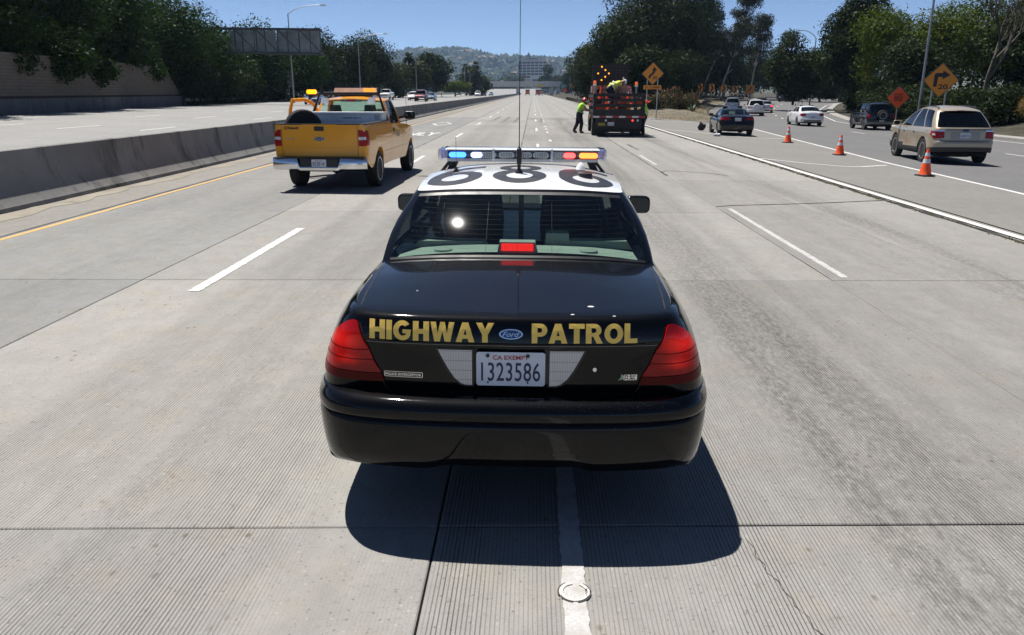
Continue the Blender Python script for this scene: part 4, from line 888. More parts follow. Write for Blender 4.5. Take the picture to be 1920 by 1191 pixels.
_ub = MB(); _ub.box((0, 2.7, 0.32), (1.5, 4.6, 0.12)); _ub.box((0, 0.9, 0.36), (1.2, 1.3, 0.16)); part('underbody', _ub, M_under, PC)
for sx_ in (-0.80, 0.74):   # exhaust tips and mud flap stubs
    t_ = MB(); t_.box((sx_, 0.30, 0.315), (0.085, 0.10, 0.05)); part('tow_bracket', t_, M_trim, PC)
for yw in (1.36, 4.27):
    for s in (1, -1): wheel(PC, s * 0.845, yw, 0.335, 0.225)
# tail lamps: wrapped over the corner by casting from the middle of the car
def corner_lay(nm, uv, m_, side, off, parent=PC, ml=0.04, th=0.006):
    """uv: (angle-like x across the corner, z). u is distance along the outline from the middle"""
    cum = [0.0]
    for a, b in zip(_dn, _dn[1:]): cum.append(cum[-1] + (b - a).length)
    V, F = dense(*poly2(uv), ml); out = []; bot = []
    for u, v in V:
        k = min(range(len(cum)), key=lambda i: abs(cum[i] - u)); p = _dn[k]; a = _dn[max(0, k - 1)]; b = _dn[min(len(_dn) - 1, k + 1)]; d = (b - a).normalized(); n_ = Vector((d.y, -d.x, 0))
        o = p + n_ * 0.3; o.z = v; h = HB.ray_cast(o, -n_)
        if h[0] is None: h = HB.find_nearest(Vector((p.x, p.y, v)))
        nn = h[1] if h[1].dot(n_) > 0 else -h[1]
        out.append(h[0] + nn * off); bot.append(h[0] - nn * 0.004)
    mb = MB(); mb.add(out, F); cnt = {}
    for f in F:
        for a, b in zip(f, f[1:] + f[:1]): cnt[(min(a, b), max(a, b))] = cnt.get((min(a, b), max(a, b)), 0) + 1
    o = len(mb.v); mb.v += [tuple(p) for p in bot]
    for (a, b), c in cnt.items():
        if c == 1: mb.f.append((a, b, o + b, o + a)); mb.m.append(0)
    mb.v = [(side * v[0], v[1], v[2]) for v in mb.v]
    return part(nm, mb, m_, parent, smooth=35)
_g = NG('tail_lamp_red'); _v = _g.obj(); _sx = _g.n('SeparateXYZ'); _g.set(_sx.inputs[0], _v)
_fl = _g.math('FRACT', _g.math('MULTIPLY', _sx.outputs[2], 190.0)); _fx = _g.math('FRACT', _g.math('MULTIPLY', _sx.outputs[0], 150.0))
_c = _g.mix(_g.mr(_g.noise(_v, 9, 3), 0.3, 0.7), (0.20, 0.001, 0.0015), (0.40, 0.003, 0.003)); _c = _g.mix(_g.math('MULTIPLY', _g.mr(_fx, 0.6, 0.9), 0.25), _c, (0.15, 0.0, 0.0))
_ax = _g.math('ABSOLUTE', _sx.outputs[0]); _d2 = _g.math('ADD', _g.math('POWER', _g.math('DIVIDE', _g.math('SUBTRACT', _ax, 0.80), 0.085), 2.0), _g.math('POWER', _g.math('DIVIDE', _g.math('SUBTRACT', _sx.outputs[2], 0.935), 0.05), 2.0))
_d3 = _g.math('ADD', _g.math('POWER', _g.math('DIVIDE', _g.math('SUBTRACT', _ax, 0.78), 0.06), 2.0), _g.math('POWER', _g.math('DIVIDE', _g.math('SUBTRACT', _sx.outputs[2], 0.845), 0.025), 2.0))
_gl = _g.math('ADD', _g.math('POWER', 2.718, _g.math('MULTIPLY', _d2, -1.0)), _g.math('MULTIPLY', _g.math('POWER', 2.718, _g.math('MULTIPLY', _d3, -1.0)), 0.6))
_b = _g.bsdf(_c, 0.25, Specular_IOR_Level=0.1, Coat_Weight=0.45, Coat_Roughness=0.03, bump=_fx, bstr=0.25, bdist=0.003); _b.inputs['Emission Color'].default_value = (1, 0.015, 0.01, 1); _g.set(_b.inputs['Emission Strength'], _g.math('MULTIPLY', _gl, 0.30)); M_tl = _g.m
_g2 = NG('tail_lamp_base'); _g2.bsdf((0.10, 0.001, 0.0015), 0.25, Specular_IOR_Level=0.05, Coat_Weight=0.2); M_tl2 = _g2.m
for s in (1, -1):
    o_ = corner_lay('tail_lamp', [(0.628, 0.790), (0.70, 0.786), (0.80, 0.787), (0.90, 0.792), (1.02, 0.800), (1.05, 0.812), (1.05, 0.86), (1.04, 0.905), (1.00, 0.955), (0.94, 0.993), (0.87, 1.016), (0.82, 1.026), (0.79, 1.024), (0.772, 1.012), (0.735, 0.955), (0.682, 0.87)], M_tl, s, 0.008)
    corner_lay('reflector_band', [(0.607, 0.748), (0.72, 0.744), (0.86, 0.746), (1.02, 0.757), (1.052, 0.770), (1.052, 0.809), (1.02, 0.797), (0.90, 0.789), (0.80, 0.784), (0.70, 0.783), (0.626, 0.786)], M_tl2, s, 0.009, o_)
    corner_lay('lens_rib', [(0.700, 0.893), (0.80, 0.887), (1.043, 0.897), (1.042, 0.901), (0.80, 0.891), (0.702, 0.897)], M_tl2, s, 0.0095, o_)
    corner_lay('lens_rib', [(0.672, 0.846), (0.80, 0.842), (1.05, 0.852), (1.05, 0.856), (0.80, 0.846), (0.674, 0.850)], M_tl2, s, 0.0095, o_)
    bl_ = MB(); c_ = Vector((s * 0.845, 0.205, 0.925)); bl_.lathe([(0.0, 0.0), (0.010, 0.002), (0.012, 0.006), (0.0, 0.010)], 12, 'Y', (s * 0.80, 0.262, 0.925)); part('bulb_glow', bl_, emis('tail_bulb', (1.0, 0.25, 0.03), 3.0), o_)
# backup lamps beside the plate
_g = NG('backup_lens'); _v = _g.obj(); _sx = _g.n('SeparateXYZ'); _g.set(_sx.inputs[0], _v); _fx = _g.math('FRACT', _g.math('MULTIPLY', _sx.outputs[0], 130.0)); _fz = _g.math('FRACT', _g.math('MULTIPLY', _sx.outputs[2], 22.0))
_c = _g.mix(_g.mr(_fx, 0.45, 0.9), (0.50, 0.51, 0.54), (0.30, 0.31, 0.34)); _c = _g.mix(_g.math('MULTIPLY', _g.mr(_fz, 0.85, 0.97), 0.5), _c, (0.12, 0.12, 0.14))
_g.bsdf(_c, 0.2, 0.3, Coat_Weight=1.0, Coat_Roughness=0.04, bump=_fx, bstr=0.4, bdist=0.003); M_back = _g.m
for s in (1, -1):
    arc = [(s * a, b) for a, b in ((0.335, 0.912), (0.327, 0.895), (0.308, 0.858), (0.284, 0.815), (0.258, 0.778), (0.230, 0.753), (0.21, 0.746))]
    hl('backup_lamp', [(s * 0.178, 0.912)] + arc + [(s * 0.178, 0.745)], M_back, 0.005)
    hl('lamp_surround', [(s * a, b) for a, b in ((0.349, 0.919), (0.337, 0.893), (0.317, 0.853), (0.293, 0.808), (0.266, 0.770), (0.236, 0.744), (0.21, 0.737), (0.17, 0.737), (0.17, 0.919))], M_trim, 0.0025)
# plate
pl_ = number_plate(PC, 0.0, 0.108, 0.828, 0.315, 0.162, '1323586', mat('exempt_plate', (0.60, 0.66, 0.74), 0.4, var=0.05), 0.0, 'CA EXEMPT')
for dx in (-0.105, 0.078):
    b_ = MB(); b_.lathe([(0.0, 0.006), (0.008, 0.004), (0.009, 0.0)], 12, 'Y', (dx, 0.104, 0.893)); b_.xf(Matrix.Identity(4)); part('plate_bolt', b_, M_trim, pl_)
for dx in (-0.105, 0.078):
    b_ = MB(); b_.lathe([(0.0, 0.005), (0.004, 0.003), (0.0045, 0.0)], 10, 'Y', (dx, 0.104, 0.764)); part('plate_bolt', b_, M_trim, pl_)
# lettering
LET = {'H': (0.80, [(0, 0), (0.28, 0), (0.28, 0.37), (0.52, 0.37), (0.52, 0), (0.80, 0), (0.80, 1), (0.52, 1), (0.52, 0.62), (0.28, 0.62), (0.28, 1), (0, 1)]),
       'I': (0.28, [(0, 0), (0.28, 0), (0.28, 1), (0, 1)]),
       'W': (1.18, [(0.20, 0), (0.47, 0), (0.59, 0.52), (0.71, 0), (0.98, 0), (1.18, 1), (0.91, 1), (0.82, 0.42), (0.70, 1), (0.48, 1), (0.36, 0.42), (0.27, 1), (0, 1)]),
       'Y': (0.88, [(0.30, 0), (0.58, 0), (0.58, 0.40), (0.88, 1), (0.58, 1), (0.44, 0.66), (0.30, 1), (0, 1), (0.30, 0.40)]),
       'T': (0.76, [(0.24, 0), (0.52, 0), (0.52, 0.76), (0.76, 0.76), (0.76, 1), (0, 1), (0, 0.76), (0.24, 0.76)]),
       'L': (0.64, [(0, 0), (0.64, 0), (0.64, 0.24), (0.28, 0.24), (0.28, 1), (0, 1)]),
       'A': (0.92, [(0, 0), (0.28, 0), (0.335, 0.18), (0.46, 0.18), (0.46, 0.38), (0.385, 0.38), (0.46, 0.66), (0.46, 1), (0.31, 1)], [(0.46, 0.18), (0.585, 0.18), (0.64, 0), (0.92, 0), (0.61, 1), (0.46, 1), (0.46, 0.66), (0.535, 0.38), (0.46, 0.38)]),
       'O': (0.92, ring(0.46, 0.5, 0.46, 0.51, (0.27, 0.24), 14, 90, 270), ring(0.46, 0.5, 0.46, 0.51, (0.27, 0.24), 14, 270, 450))}
def _bowl(r1, r2, cy, x0, n=10): return [(x0 + r1 * math.cos(R(a)), cy + r2 * math.sin(R(a))) for a in np.linspace(-90, 90, n)]
_pb = _bowl(0.34, 0.33, 0.67, 0.42); _pi = _bowl(0.11, 0.12, 0.67, 0.40, 7)
LET['P'] = (0.76, [(0, 0), (0.28, 0), (0.28, 0.34), (0.28, 0.55), (0.28, 0.79), (0.28, 1), (0, 1)], [(0.28, 0.34)] + _pb + [(0.28, 1), (0.28, 0.79)] + _pi[::-1] + [(0.28, 0.55)])
LET['R'] = (0.84, [(0, 0), (0.28, 0), (0.28, 0.36), (0.28, 0.55), (0.28, 0.79), (0.28, 1), (0, 1)], [(0.28, 0.36), (0.36, 0.36), (0.54, 0), (0.84, 0), (0.62, 0.42)] + [p for p in _pb if p[1] > 0.44] + [(0.28, 1), (0.28, 0.79)] + _pi[::-1] + [(0.28, 0.55)])
LET['G'] = (0.92, [(0.46 + 0.46 * math.cos(R(a)), 0.5 + 0.51 * math.sin(R(a))) for a in range(40, 331, 12)] + [(0.90, 0.56), (0.47, 0.56), (0.47, 0.36), (0.64, 0.36), (0.63, 0.27)] + [(0.46 + 0.19 * math.cos(R(a)), 0.5 + 0.27 * math.sin(R(a))) for a in range(290, 49, -12)])
def letters(txt, x0, x1, z0, z1, name):
    """heavy block letters, each with a pale keyline round a gold face"""
    gap_ = 0.065; tot = sum(LET[c][0] for c in txt) + gap_ * (len(txt) - 1); sc = (x1 - x0) / tot; x = x0
    for c in txt:
        wd, polys = LET[c][0], LET[c][1:]; bm = bmesh.new()
        for poly in polys: bm.faces.new([bm.verts.new((x + u * sc, z0 + v * (z1 - z0), 0)) for u, v in poly])
        bm.normal_update(); bmesh.ops.triangulate(bm, faces=bm.faces); bmesh.ops.remove_doubles(bm, verts=bm.verts, dist=1e-6)
        es = [e for e in bm.edges if e.calc_length() > 0.05]; bmesh.ops.subdivide_edges(bm, edges=es, cuts=1); bmesh.ops.triangulate(bm, faces=bm.faces)
        bmesh.ops.recalc_face_normals(bm, faces=bm.faces)
        r_ = bmesh.ops.inset_region(bm, faces=bm.faces[:], thickness=0.0028, use_even_offset=True)
        edge = set(f.index for f in r_['faces']) if False else None
        ring_ = set(r_['faces']); mb = MB(); idx = {}
        for v in bm.verts:
            h = HB.ray_cast(Vector((v.co.x, -1, v.co.y)), Vector((0, 1, 0))); idx[v] = len(mb.v); mb.v.append(tuple(h[0] + Vector((0, -0.0025, 0))))
        for f in bm.faces: mb.f.append(tuple(idx[v] for v in f.verts)); mb.m.append(1 if f in ring_ else 0)
        bm.free(); part(name, mb, [M_gold, M_goldedge], PC); x += (wd + gap_) * sc
letters('HIGHWAY', -0.655, -0.077, 0.953, 1.040, 'letter'); letters('PATROL', 0.094, 0.575, 0.953, 1.040, 'letter')
o_ = hl('badge', ell(0.0, 0.992, 0.054, 0.0225), M_chrome, 0.006); hl('badge_field', ell(0.0, 0.992, 0.048, 0.018), mat('badge_blue', (0.012, 0.03, 0.14), 0.25, coat=1.0), 0.0075, 0.002, parent=o_)
vs_, fs_, _a = text_mesh('Ford', 0.0); d_ = decal([(-0.034 + 0.068 * a + 0.010 * (b - 0.5), 0.981 + 0.022 * b) for a, b in vs_], fs_, lambda u, v: (u, -1, v), (0, 1, 0), HB, 0.0095, 0.05); part('badge_script', d_, M_chrome, o_, fix=False)
o_ = hl('model_badge', rrect(-0.590, 0.772, -0.408, 0.798, 0.004), M_chrome, 0.003, 0.002); hl('badge_field', rrect(-0.5875, 0.7745, -0.4105, 0.7955, 0.003), M_trim, 0.004, 0.001, parent=o_)
vs_, fs_, _a = text_mesh('POLICE INTERCEPTOR', 0.02); d_ = decal([(-0.583 + 0.168 * a, 0.779 + 0.012 * b) for a, b in vs_], fs_, lambda u, v: (u, -1, v), (0, 1, 0), HB, 0.0055, 0.05); part('badge_script', d_, M_chrome, o_, fix=False)
o_ = hl('fuel_badge', rrect(0.520, 0.773, 0.582, 0.799, 0.002), M_chrome, 0.003, 0.002); hl('leaf_emblem', [(0.494, 0.772), (0.506, 0.785), (0.509, 0.803), (0.519, 0.792), (0.520, 0.780), (0.508, 0.776)], mat('badge_green', (0.25, 0.38, 0.28), 0.3, 0.6), 0.003, 0.002, parent=o_)
for tx, z0 in (('FLEX', 0.7875), ('FUEL', 0.7755)):
    vs_, fs_, _a = text_mesh(tx, 0.02); d_ = decal([(0.524 + 0.054 * a, z0 + 0.009 * b) for a, b in vs_], fs_, lambda u, v: (u, -1, v), (0, 1, 0), HB, 0.0045, 0.05); part('badge_script', d_, M_trim, o_, fix=False)
hl('trunk_lock', ell(0.385, 0.825, 0.009, 0.010, 14), M_chrome, 0.004)
# panel gaps of the trunk lid and the painted crease highlight
def gap(pts, d=(0, 1, 0), o=(0, -1, 0), wd=0.007, bvh=HB, m_=M_under, off=0.001):
    for (a, b) in zip(pts, pts[1:]):
        u = Vector((b[0] - a[0], b[1] - a[1])).normalized(); n_ = Vector((-u.y, u.x)) * wd / 2
        poly = [(a[0] - n_.x, a[1] - n_.y), (b[0] - n_.x, b[1] - n_.y), (b[0] + n_.x, b[1] + n_.y), (a[0] + n_.x, a[1] + n_.y)]
        f3 = (lambda p, q: (p, -1, q)) if d[1] else (lambda p, q: (p, q, 3))
        part('panel_gap', decal(*poly2(poly), f3, d, bvh, off, 0.05), m_, PC)
for s in (1, -1):
    gap([(s * 0.755, 1.10), (s * 0.75, 0.8), (s * 0.735, 0.5), (s * 0.718, 0.30)], (0, 0, -1))
    gap([(s * 0.705, 1.02), (s * 0.675, 0.93), (s * 0.60, 0.745), (s * 0.575, 0.70)])
gap([(-0.67, 0.9365), (-0.35, 0.9365), (0.0, 0.9365), (0.35, 0.9365), (0.67, 0.9365)], wd=0.003, m_=mat('crease_edge', (0.16, 0.16, 0.17), 0.4), off=0.0015)  # no gap: grey line painted where the crease catches light
# roof numerals, read from behind
_six = [ring(0.5, 0.31, 0.5, 0.315, (0.25, 0.15), 18, a, a + 180) for a in (0, 180)]
_tail = [(0.0, 0.30), (0.0, 0.48), (0.05, 0.66), (0.16, 0.82), (0.34, 0.93), (0.60, 0.99), (0.90, 1.0), (1.0, 0.98), (0.98, 0.86), (0.78, 0.865), (0.60, 0.83), (0.44, 0.74), (0.36, 0.65), (0.25, 0.60), (0.12, 0.50), (0.03, 0.40)]
_eight = [ring(0.5, 0.27, 0.5, 0.28, (0.25, 0.135), 18, a, a + 180) for a in (0, 180)] + [ring(0.5, 0.76, 0.41, 0.245, (0.20, 0.115), 18, a, a + 180) for a in (0, 180)]
for polys, x0, x1, y0 in ((_six + [_tail], -0.610, -0.250, 1.715), (_eight, -0.180, 0.170, 1.72), (_six + [_tail], 0.252, 0.605, 1.705)):
    mbn = MB()
    for kk, pl in enumerate(polys):
        d_ = decal([(x0 + (x1 - x0) * a, y0 + 0.68 * b) for a, b in pl], [tuple(range(len(pl)))], lambda u, v: (u, v, 3), (0, 0, -1), RFB, 0.0025 + 0.0006 * (kk // 2), 0.05); mbn.add(d_.v, d_.f)
    part('roof_numeral', mbn, M_dial, PC, fix=False)
# antennas on the roof
def on_roof(x, y): return RFB.ray_cast(Vector((x, y, 3)), Vector((0, 0, -1)))[0].z
a_ = MB(); z_ = on_roof(-0.01, 1.98); a_.lathe([(0.026, -0.005), (0.024, 0.010), (0.014, 0.02), (0.0115, 0.03), (0.0115, 0.055), (0.016, 0.06), (0.016, 0.155), (0.007, 0.165), (0.004, 0.17), (0.0032, 0.19), (0.0018, 1.15), (0.0, 1.152)], 14, 'Z', (-0.01, 1.98, z_)); part('whip_antenna', a_, M_trim, PC, smooth=40)
a_ = MB(); z_ = on_roof(-0.45, 2.22); a_.lathe([(0.022, -0.004), (0.018, 0.012), (0.005, 0.03), (0.0015, 0.045), (0.0012, 0.24), (0, 0.241)], 12, 'Z', (-0.45, 2.22, z_)); part('short_antenna', a_, M_trim, PC, smooth=40)
a_ = MB(); z_ = on_roof(0.43, 1.99); a_.lathe([(0.044, -0.006), (0.044, 0.018), (0.040, 0.026), (0.0, 0.028)], 20, 'Z', (0.43, 1.99, z_)); part('puck_antenna', a_, M_trim, PC, smooth=40)
a_ = MB(); z_ = on_roof(0.42, 2.42); a_.lathe([(0.036, -0.004), (0.03, 0.02), (0.012, 0.045), (0, 0.05)], 12, 'Z', (0.42, 2.42, z_)); part('dome_antenna', a_, mat('white_plastic', (0.72, 0.73, 0.74), 0.35), PC, smooth=40)
# light bar
LB = MB(); yb, zb_ = 2.70, 1.555
def lbprof(x, sc=1.0): return [(x, yb + u * sc, zb_ + 0.052 + v * sc) for u, v in ((-0.150, -0.042), (-0.158, -0.030), (-0.158, 0.024), (-0.155, 0.036), (-0.145, 0.040), (0.145, 0.040), (0.155, 0.036), (0.158, 0.022), (0.158, -0.030), (0.150, -0.042))]
base_ = MB(); base_.box((0, yb, zb_ + 0.012), (1.10, 0.295, 0.020)); bar_ = part('light_bar', base_, mat('bar_aluminium', (0.35, 0.36, 0.37), 0.35, 0.8), PC)
top_ = MB(); top_.grid([lbprof(x) [3:7] for x in (-0.56, -0.2, 0.2, 0.56)]); top_.grid([[(p[0], p[1], p[2] - 0.008) for p in lbprof(x)[3:7]] for x in (-0.56, 0.56)]); part('bar_top', top_, P_white, bar_, smooth=30)
G_lb = glass('clear_dome', (0.86, 0.88, 0.92), 1.2)
for s in (1, -1):
    e_ = MB(); rows_ = [lbprof(s * 0.56), lbprof(s * 0.585, 0.98), lbprof(s * 0.612, 0.90), lbprof(s * 0.622, 0.6)]; e_.grid(rows_); e_.f.append(tuple(range(30, 40))); e_.m.append(0); part('end_dome', e_, glass('end_dome_glass', (0.72, 0.74, 0.88), 1.6), bar_, smooth=40)
    e_ = MB(); e_.box((s * 0.575, yb, zb_ + 0.05), (0.05, 0.18, 0.06)); part('corner_module', e_, mat('lens_lilac', (0.45, 0.45, 0.62), 0.2, 0.5, vs=40, var=0.5), bar_)
    f_ = MB(); f_.bar((s * 0.50, yb, zb_ + 0.004), (s * 0.545, yb, on_roof(s * 0.5, yb) - 0.03), 0.10, 0.05); f_.bar((s * 0.535, yb, zb_ + 0.004), (s * 0.655, yb + 0.02, 1.41), 0.06, 0.015); part('bar_foot', f_, M_trim, bar_)
dark_ = MB(); dark_.box((0, yb, zb_ + 0.050), (1.10, 0.22, 0.068)); part('bar_core', dark_, M_trim, bar_)
for x in (-0.21, 0.215):
    d_ = MB(); d_.box((x, yb - 0.148, zb_ + 0.052), (0.016, 0.012, 0.082)); part('bar_divider', d_, M_rim, bar_)
_led = {'blue': emis('led_blue', (0.05, 0.22, 1.0), 2.6), 'bluew': emis('led_blue_white', (0.42, 0.50, 1.0), 2.4), 'red': emis('led_red', (1.0, 0.06, 0.05), 3.0), 'amber': emis('led_amber', (1.0, 0.22, 0.03), 2.2)}
_g = NG('led_off'); _v = _g.obj(); _sx = _g.n('SeparateXYZ'); _g.set(_sx.inputs[0], _v); _f = _g.math('FRACT', _g.math('MULTIPLY', _sx.outputs[0], 80.0)); _g.bsdf(_g.mix(_g.mr(_f, 0.3, 0.8), (0.5, 0.52, 0.5), (0.1, 0.1, 0.1)), 0.2, 0.6, bump=_f, bstr=0.5, bdist=0.004); M_ledoff = _g.m
for x, wd, m_, nm in ((-0.475, 0.125, 'blue', 'lit_led'), (-0.335, 0.085, 'bluew', 'lit_led'), (-0.20 - 0.035, 0.0, None, ''), (-0.275 + 0.02, 0.0, None, ''), (0.345, 0.085, 'red', 'lit_led'), (0.482, 0.135, 'amber', 'lit_led')):
    if wd: d_ = MB(); d_.prism(rrect(-wd / 2, -0.019, wd / 2, 0.019, 0.018, 4), 0, 0.02, fn=lambda u, v, q: (x + u, yb - 0.132 + q, zb_ + 0.048 + v)); part(nm, d_, _led[m_], bar_)
for x in (-0.228 - 0.02, -0.115, 0.012, 0.135, 0.262):
    d_ = MB(); d_.prism(rrect(-0.05, -0.017, 0.05, 0.017, 0.016, 4), 0, 0.02, fn=lambda u, v, q: (x + u, yb - 0.130 + q, zb_ + 0.048 + v)); part('led_module', d_, M_ledoff, bar_)
    d_ = MB(); d_.prism(rrect(-0.056, -0.022, 0.056, 0.022, 0.02, 4), 0, 0.015, fn=lambda u, v, q: (x + u, yb - 0.124 + q, zb_ + 0.048 + v)); part('module_bezel', d_, M_chrome, bar_)
l_ = MB(); l_.grid([[(x, yb - 0.158, zb_ + 0.022), (x, yb - 0.159, zb_ + 0.076), (x, yb - 0.156, zb_ + 0.086)] for x in (-0.56, 0, 0.56)]); part('clear_cover', l_, G_lb, bar_, smooth=50)
# mirrors
for s in (1, -1): mirror(PC, s, 0.945, 3.28, 1.155, P_black, 0.95)
# interior seen through the rear glass
sh_ = MB()
def shz(x, y): return HDZ(x, y) + 0.012
sh_.grid([[(x, y, shz(x, y) + (0.004 if y < 1.5 else -0.06)) for x in np.linspace(-0.70, 0.70, 13)] for y in (1.21, 1.25, 1.32, 1.44, 1.48)]); shelf = part('parcel_shelf', sh_, M_shelf, PC, smooth=40)
for x, w_, h_ in ((-0.42, 0.46, 0.020), (0.46, 0.48, 0.030), (0.24, 0.16, 0.075)):
    b_ = MB(); b_.box((x, 1.56, 1.13 + h_ / 2), (w_, 0.12, h_ + 0.02), taper=0.86); part('seat_back', b_, M_shelf, PC, smooth=30)
for x in (-0.44, 0.42):
    b_ = MB(); b_.lathe([(0.055, 0.0), (0.052, 0.012), (0.03, 0.020), (0, 0.021)], 16, 'Z', (x, 1.30, shz(x, 1.30) + 0.003)); part('shelf_speaker', b_, M_shelf, shelf, smooth=40)
b_ = MB(); b_.box((0.0, 1.255, shz(0, 1.22) + 0.030), (0.235, 0.10, 0.066), taper=0.88); cb_ = part('brake_lamp_housing', b_, M_shelf, PC, smooth=30)
_g = NG('high_brake_lamp'); _v = _g.obj(); _sx = _g.n('SeparateXYZ'); _g.set(_sx.inputs[0], _v); _f = _g.math('FRACT', _g.math('MULTIPLY', _sx.outputs[0], 110.0)); _c = _g.mix(_g.mr(_f, 0.5, 0.9), (0.9, 0.02, 0.015), (0.3, 0, 0))
_b = _g.bsdf(_c, 0.2); _g.set(_b.inputs['Emission Color'], _c); _b.inputs['Emission Strength'].default_value = 1.3
for s in (-1, 1):
    b_ = MB(); b_.box((s * 0.047, 1.200, shz(0, 1.19) + 0.034), (0.091, 0.012, 0.040)); part('high_brake_lamp', b_, _g.m, cb_)
cg = MB()
for a, b in (((-0.60, 2.35, 1.36), (0.60, 2.35, 1.36)), ((-0.62, 2.35, 1.08), (-0.55, 2.35, 1.36)), ((0.62, 2.35, 1.08), (0.55, 2.35, 1.36)), ((0.0, 2.35, 1.08), (0.0, 2.35, 1.36))): cg.bar(a, b, 0.035, 0.03)
part('prisoner_partition', cg, M_trim, PC)
for x in (-0.36, 0.36):
    s_ = MB(); s_.box((x, 2.62, 1.13), (0.48, 0.13, 0.42), rx=0.18, taper=0.85); s_.box((x, 2.60, 1.31), (0.27, 0.08, 0.14), rx=0.15, taper=0.85); part('front_seat', s_, M_seat, PC, smooth=30)
hd_ = MB(); hd_.grid([[(x, y, HRZ(x, y) - 0.045) for x in np.linspace(-0.58, 0.58, 9)] for y in np.linspace(1.86, 3.05, 7)]); part('headliner', hd_, mat('headliner_cloth', (0.16, 0.17, 0.16), 0.95), PC, smooth=40)
dbd = MB(); dbd.box((0, 3.55, 1.06), (1.45, 0.35, 0.08), taper=0.9); part('dashboard', dbd, M_trim, PC)
sw_ = MB(); sw_.lathe([(0.18, -0.012), (0.195, 0.0), (0.18, 0.012), (0.168, 0.0)], 24, 'Y', (-0.36, 3.2, 1.10), closed=True); part('steering_wheel', sw_, M_trim, PC, smooth=60)
cam_ = MB(); cam_.box((0.12, 3.1, 1.36), (0.20, 0.03, 0.06)); part('rear_view_mirror', cam_, M_trim, PC)
# specks of dust and droppings on the trunk lid
for x, y, r_ in ((0.37, 0.30, 0.010), (0.28, 0.19, 0.006), (0.47, 0.185, 0.005), (-0.48, 0.5, 0.004)):
    z_ = HB.ray_cast(Vector((x, y, 3)), Vector((0, 0, -1)))[0].z; b_ = MB(); b_.lathe([(r_, 0.0005), (r_ * 0.8, 0.002), (0, 0.0025)], 9, 'Z', (x, y, z_)); b_.v = [(v[0] + (v[0] - x) * 0.6, v[1], v[2]) for v in b_.v]; part('bird_dropping', b_, mat('dropping_white', (0.6, 0.6, 0.57), 0.8), PC)
# ================================================================== the other cars
def SED(L=4.8, W=0.91, H=1.46, deck=0.98, gr=(0.72, 1.28, 2.62, 3.42), wr=0.33, wheels=None, ds=0.05, trunk=0.0):
    """three-box car: gr = rear glass base, rear roof edge, front roof edge, windshield base (distance from the tail)"""
    a, b, c, d = gr; wheels = wheels or (L * 0.215, L * 0.785)
    sp = dict(outline=sedan_outline(W, L), ds=ds, levels=[0.26, 0.32, 0.42, 0.52, 0.60, 0.66, 0.74, 0.82, 0.90, 0.95, deck], wr=wr, wheels=wheels, arch=wr + 0.045, zarch=wr,
              ztop=[(0, deck), (a, deck + 0.02), (c, deck - 0.02), (d, deck - 0.03), (L * 0.92, deck - 0.20), (L, deck - 0.34)], crown=[(0, 0.03), (a, 0.05), (d, 0.06), (L, 0.05)],
              zbot=[(0, 0.34), (0.5, 0.28), (L * 0.8, 0.22), (L, 0.26)], orear=[(0.26, -0.10), (0.36, -0.02), (0.50, 0.02), (0.60, 0.02), (0.66, -0.04), (0.80, -0.055), (deck - 0.03, -0.08), (deck, -0.13)],
              ofront=[(0.26, -0.1), (0.4, 0.0), (0.55, 0.0), (0.7, -0.08), (1.0, -0.3)], oside=[(0.22, -0.05), (0.34, -0.005), (0.55, 0.0), (0.70, -0.006), (deck * 0.86, -0.03), (deck * 0.95, -0.065), (deck, -0.105)], my=d - 0.35, mz=deck + 0.03, mx=W + 0.07, seaty=(b + c) / 2 + 0.2)
    w1, w2 = W - 0.13, W - 0.31
    gh = dict(n=5, bulge=0.03, edge=0.05, rcrown=0.03, zr=[(b, H - 0.055), (b + 0.5, H - 0.02), (c - 0.3, H - 0.02), (c + 0.1, H - 0.06)], st=[
        ((0, a), (0, b), 'rear'), ((w1 * 0.55, a + 0.03), (w2 * 0.55, b + 0.015), 'rear'), ((w1 * 0.90, a + 0.14), (w2 * 0.93, b + 0.07), 'body'), ((w1 * 0.985, a + 0.34), (w2, b + 0.2), 'body'), ((w1, a + 0.55), (w2 + 0.01, b + 0.30), 'side'),
        ((w1 + 0.01, (a + d) / 2 + 0.02), (w2 + 0.02, (b + c) / 2 + 0.05), 'body'), ((w1 + 0.01, (a + d) / 2 + 0.12), (w2 + 0.02, (b + c) / 2 + 0.14), 'side'), ((w1 - 0.01, d - 0.38), (w2, c - 0.06), 'body'), ((w1 * 0.92, d - 0.18), (w2 * 0.92, c + 0.03), 'front'), ((w1 * 0.5, d - 0.03), (w2 * 0.5, c + 0.08), 'front'), ((0, d), (0, c + 0.09), 'front')])
    return sp, gh
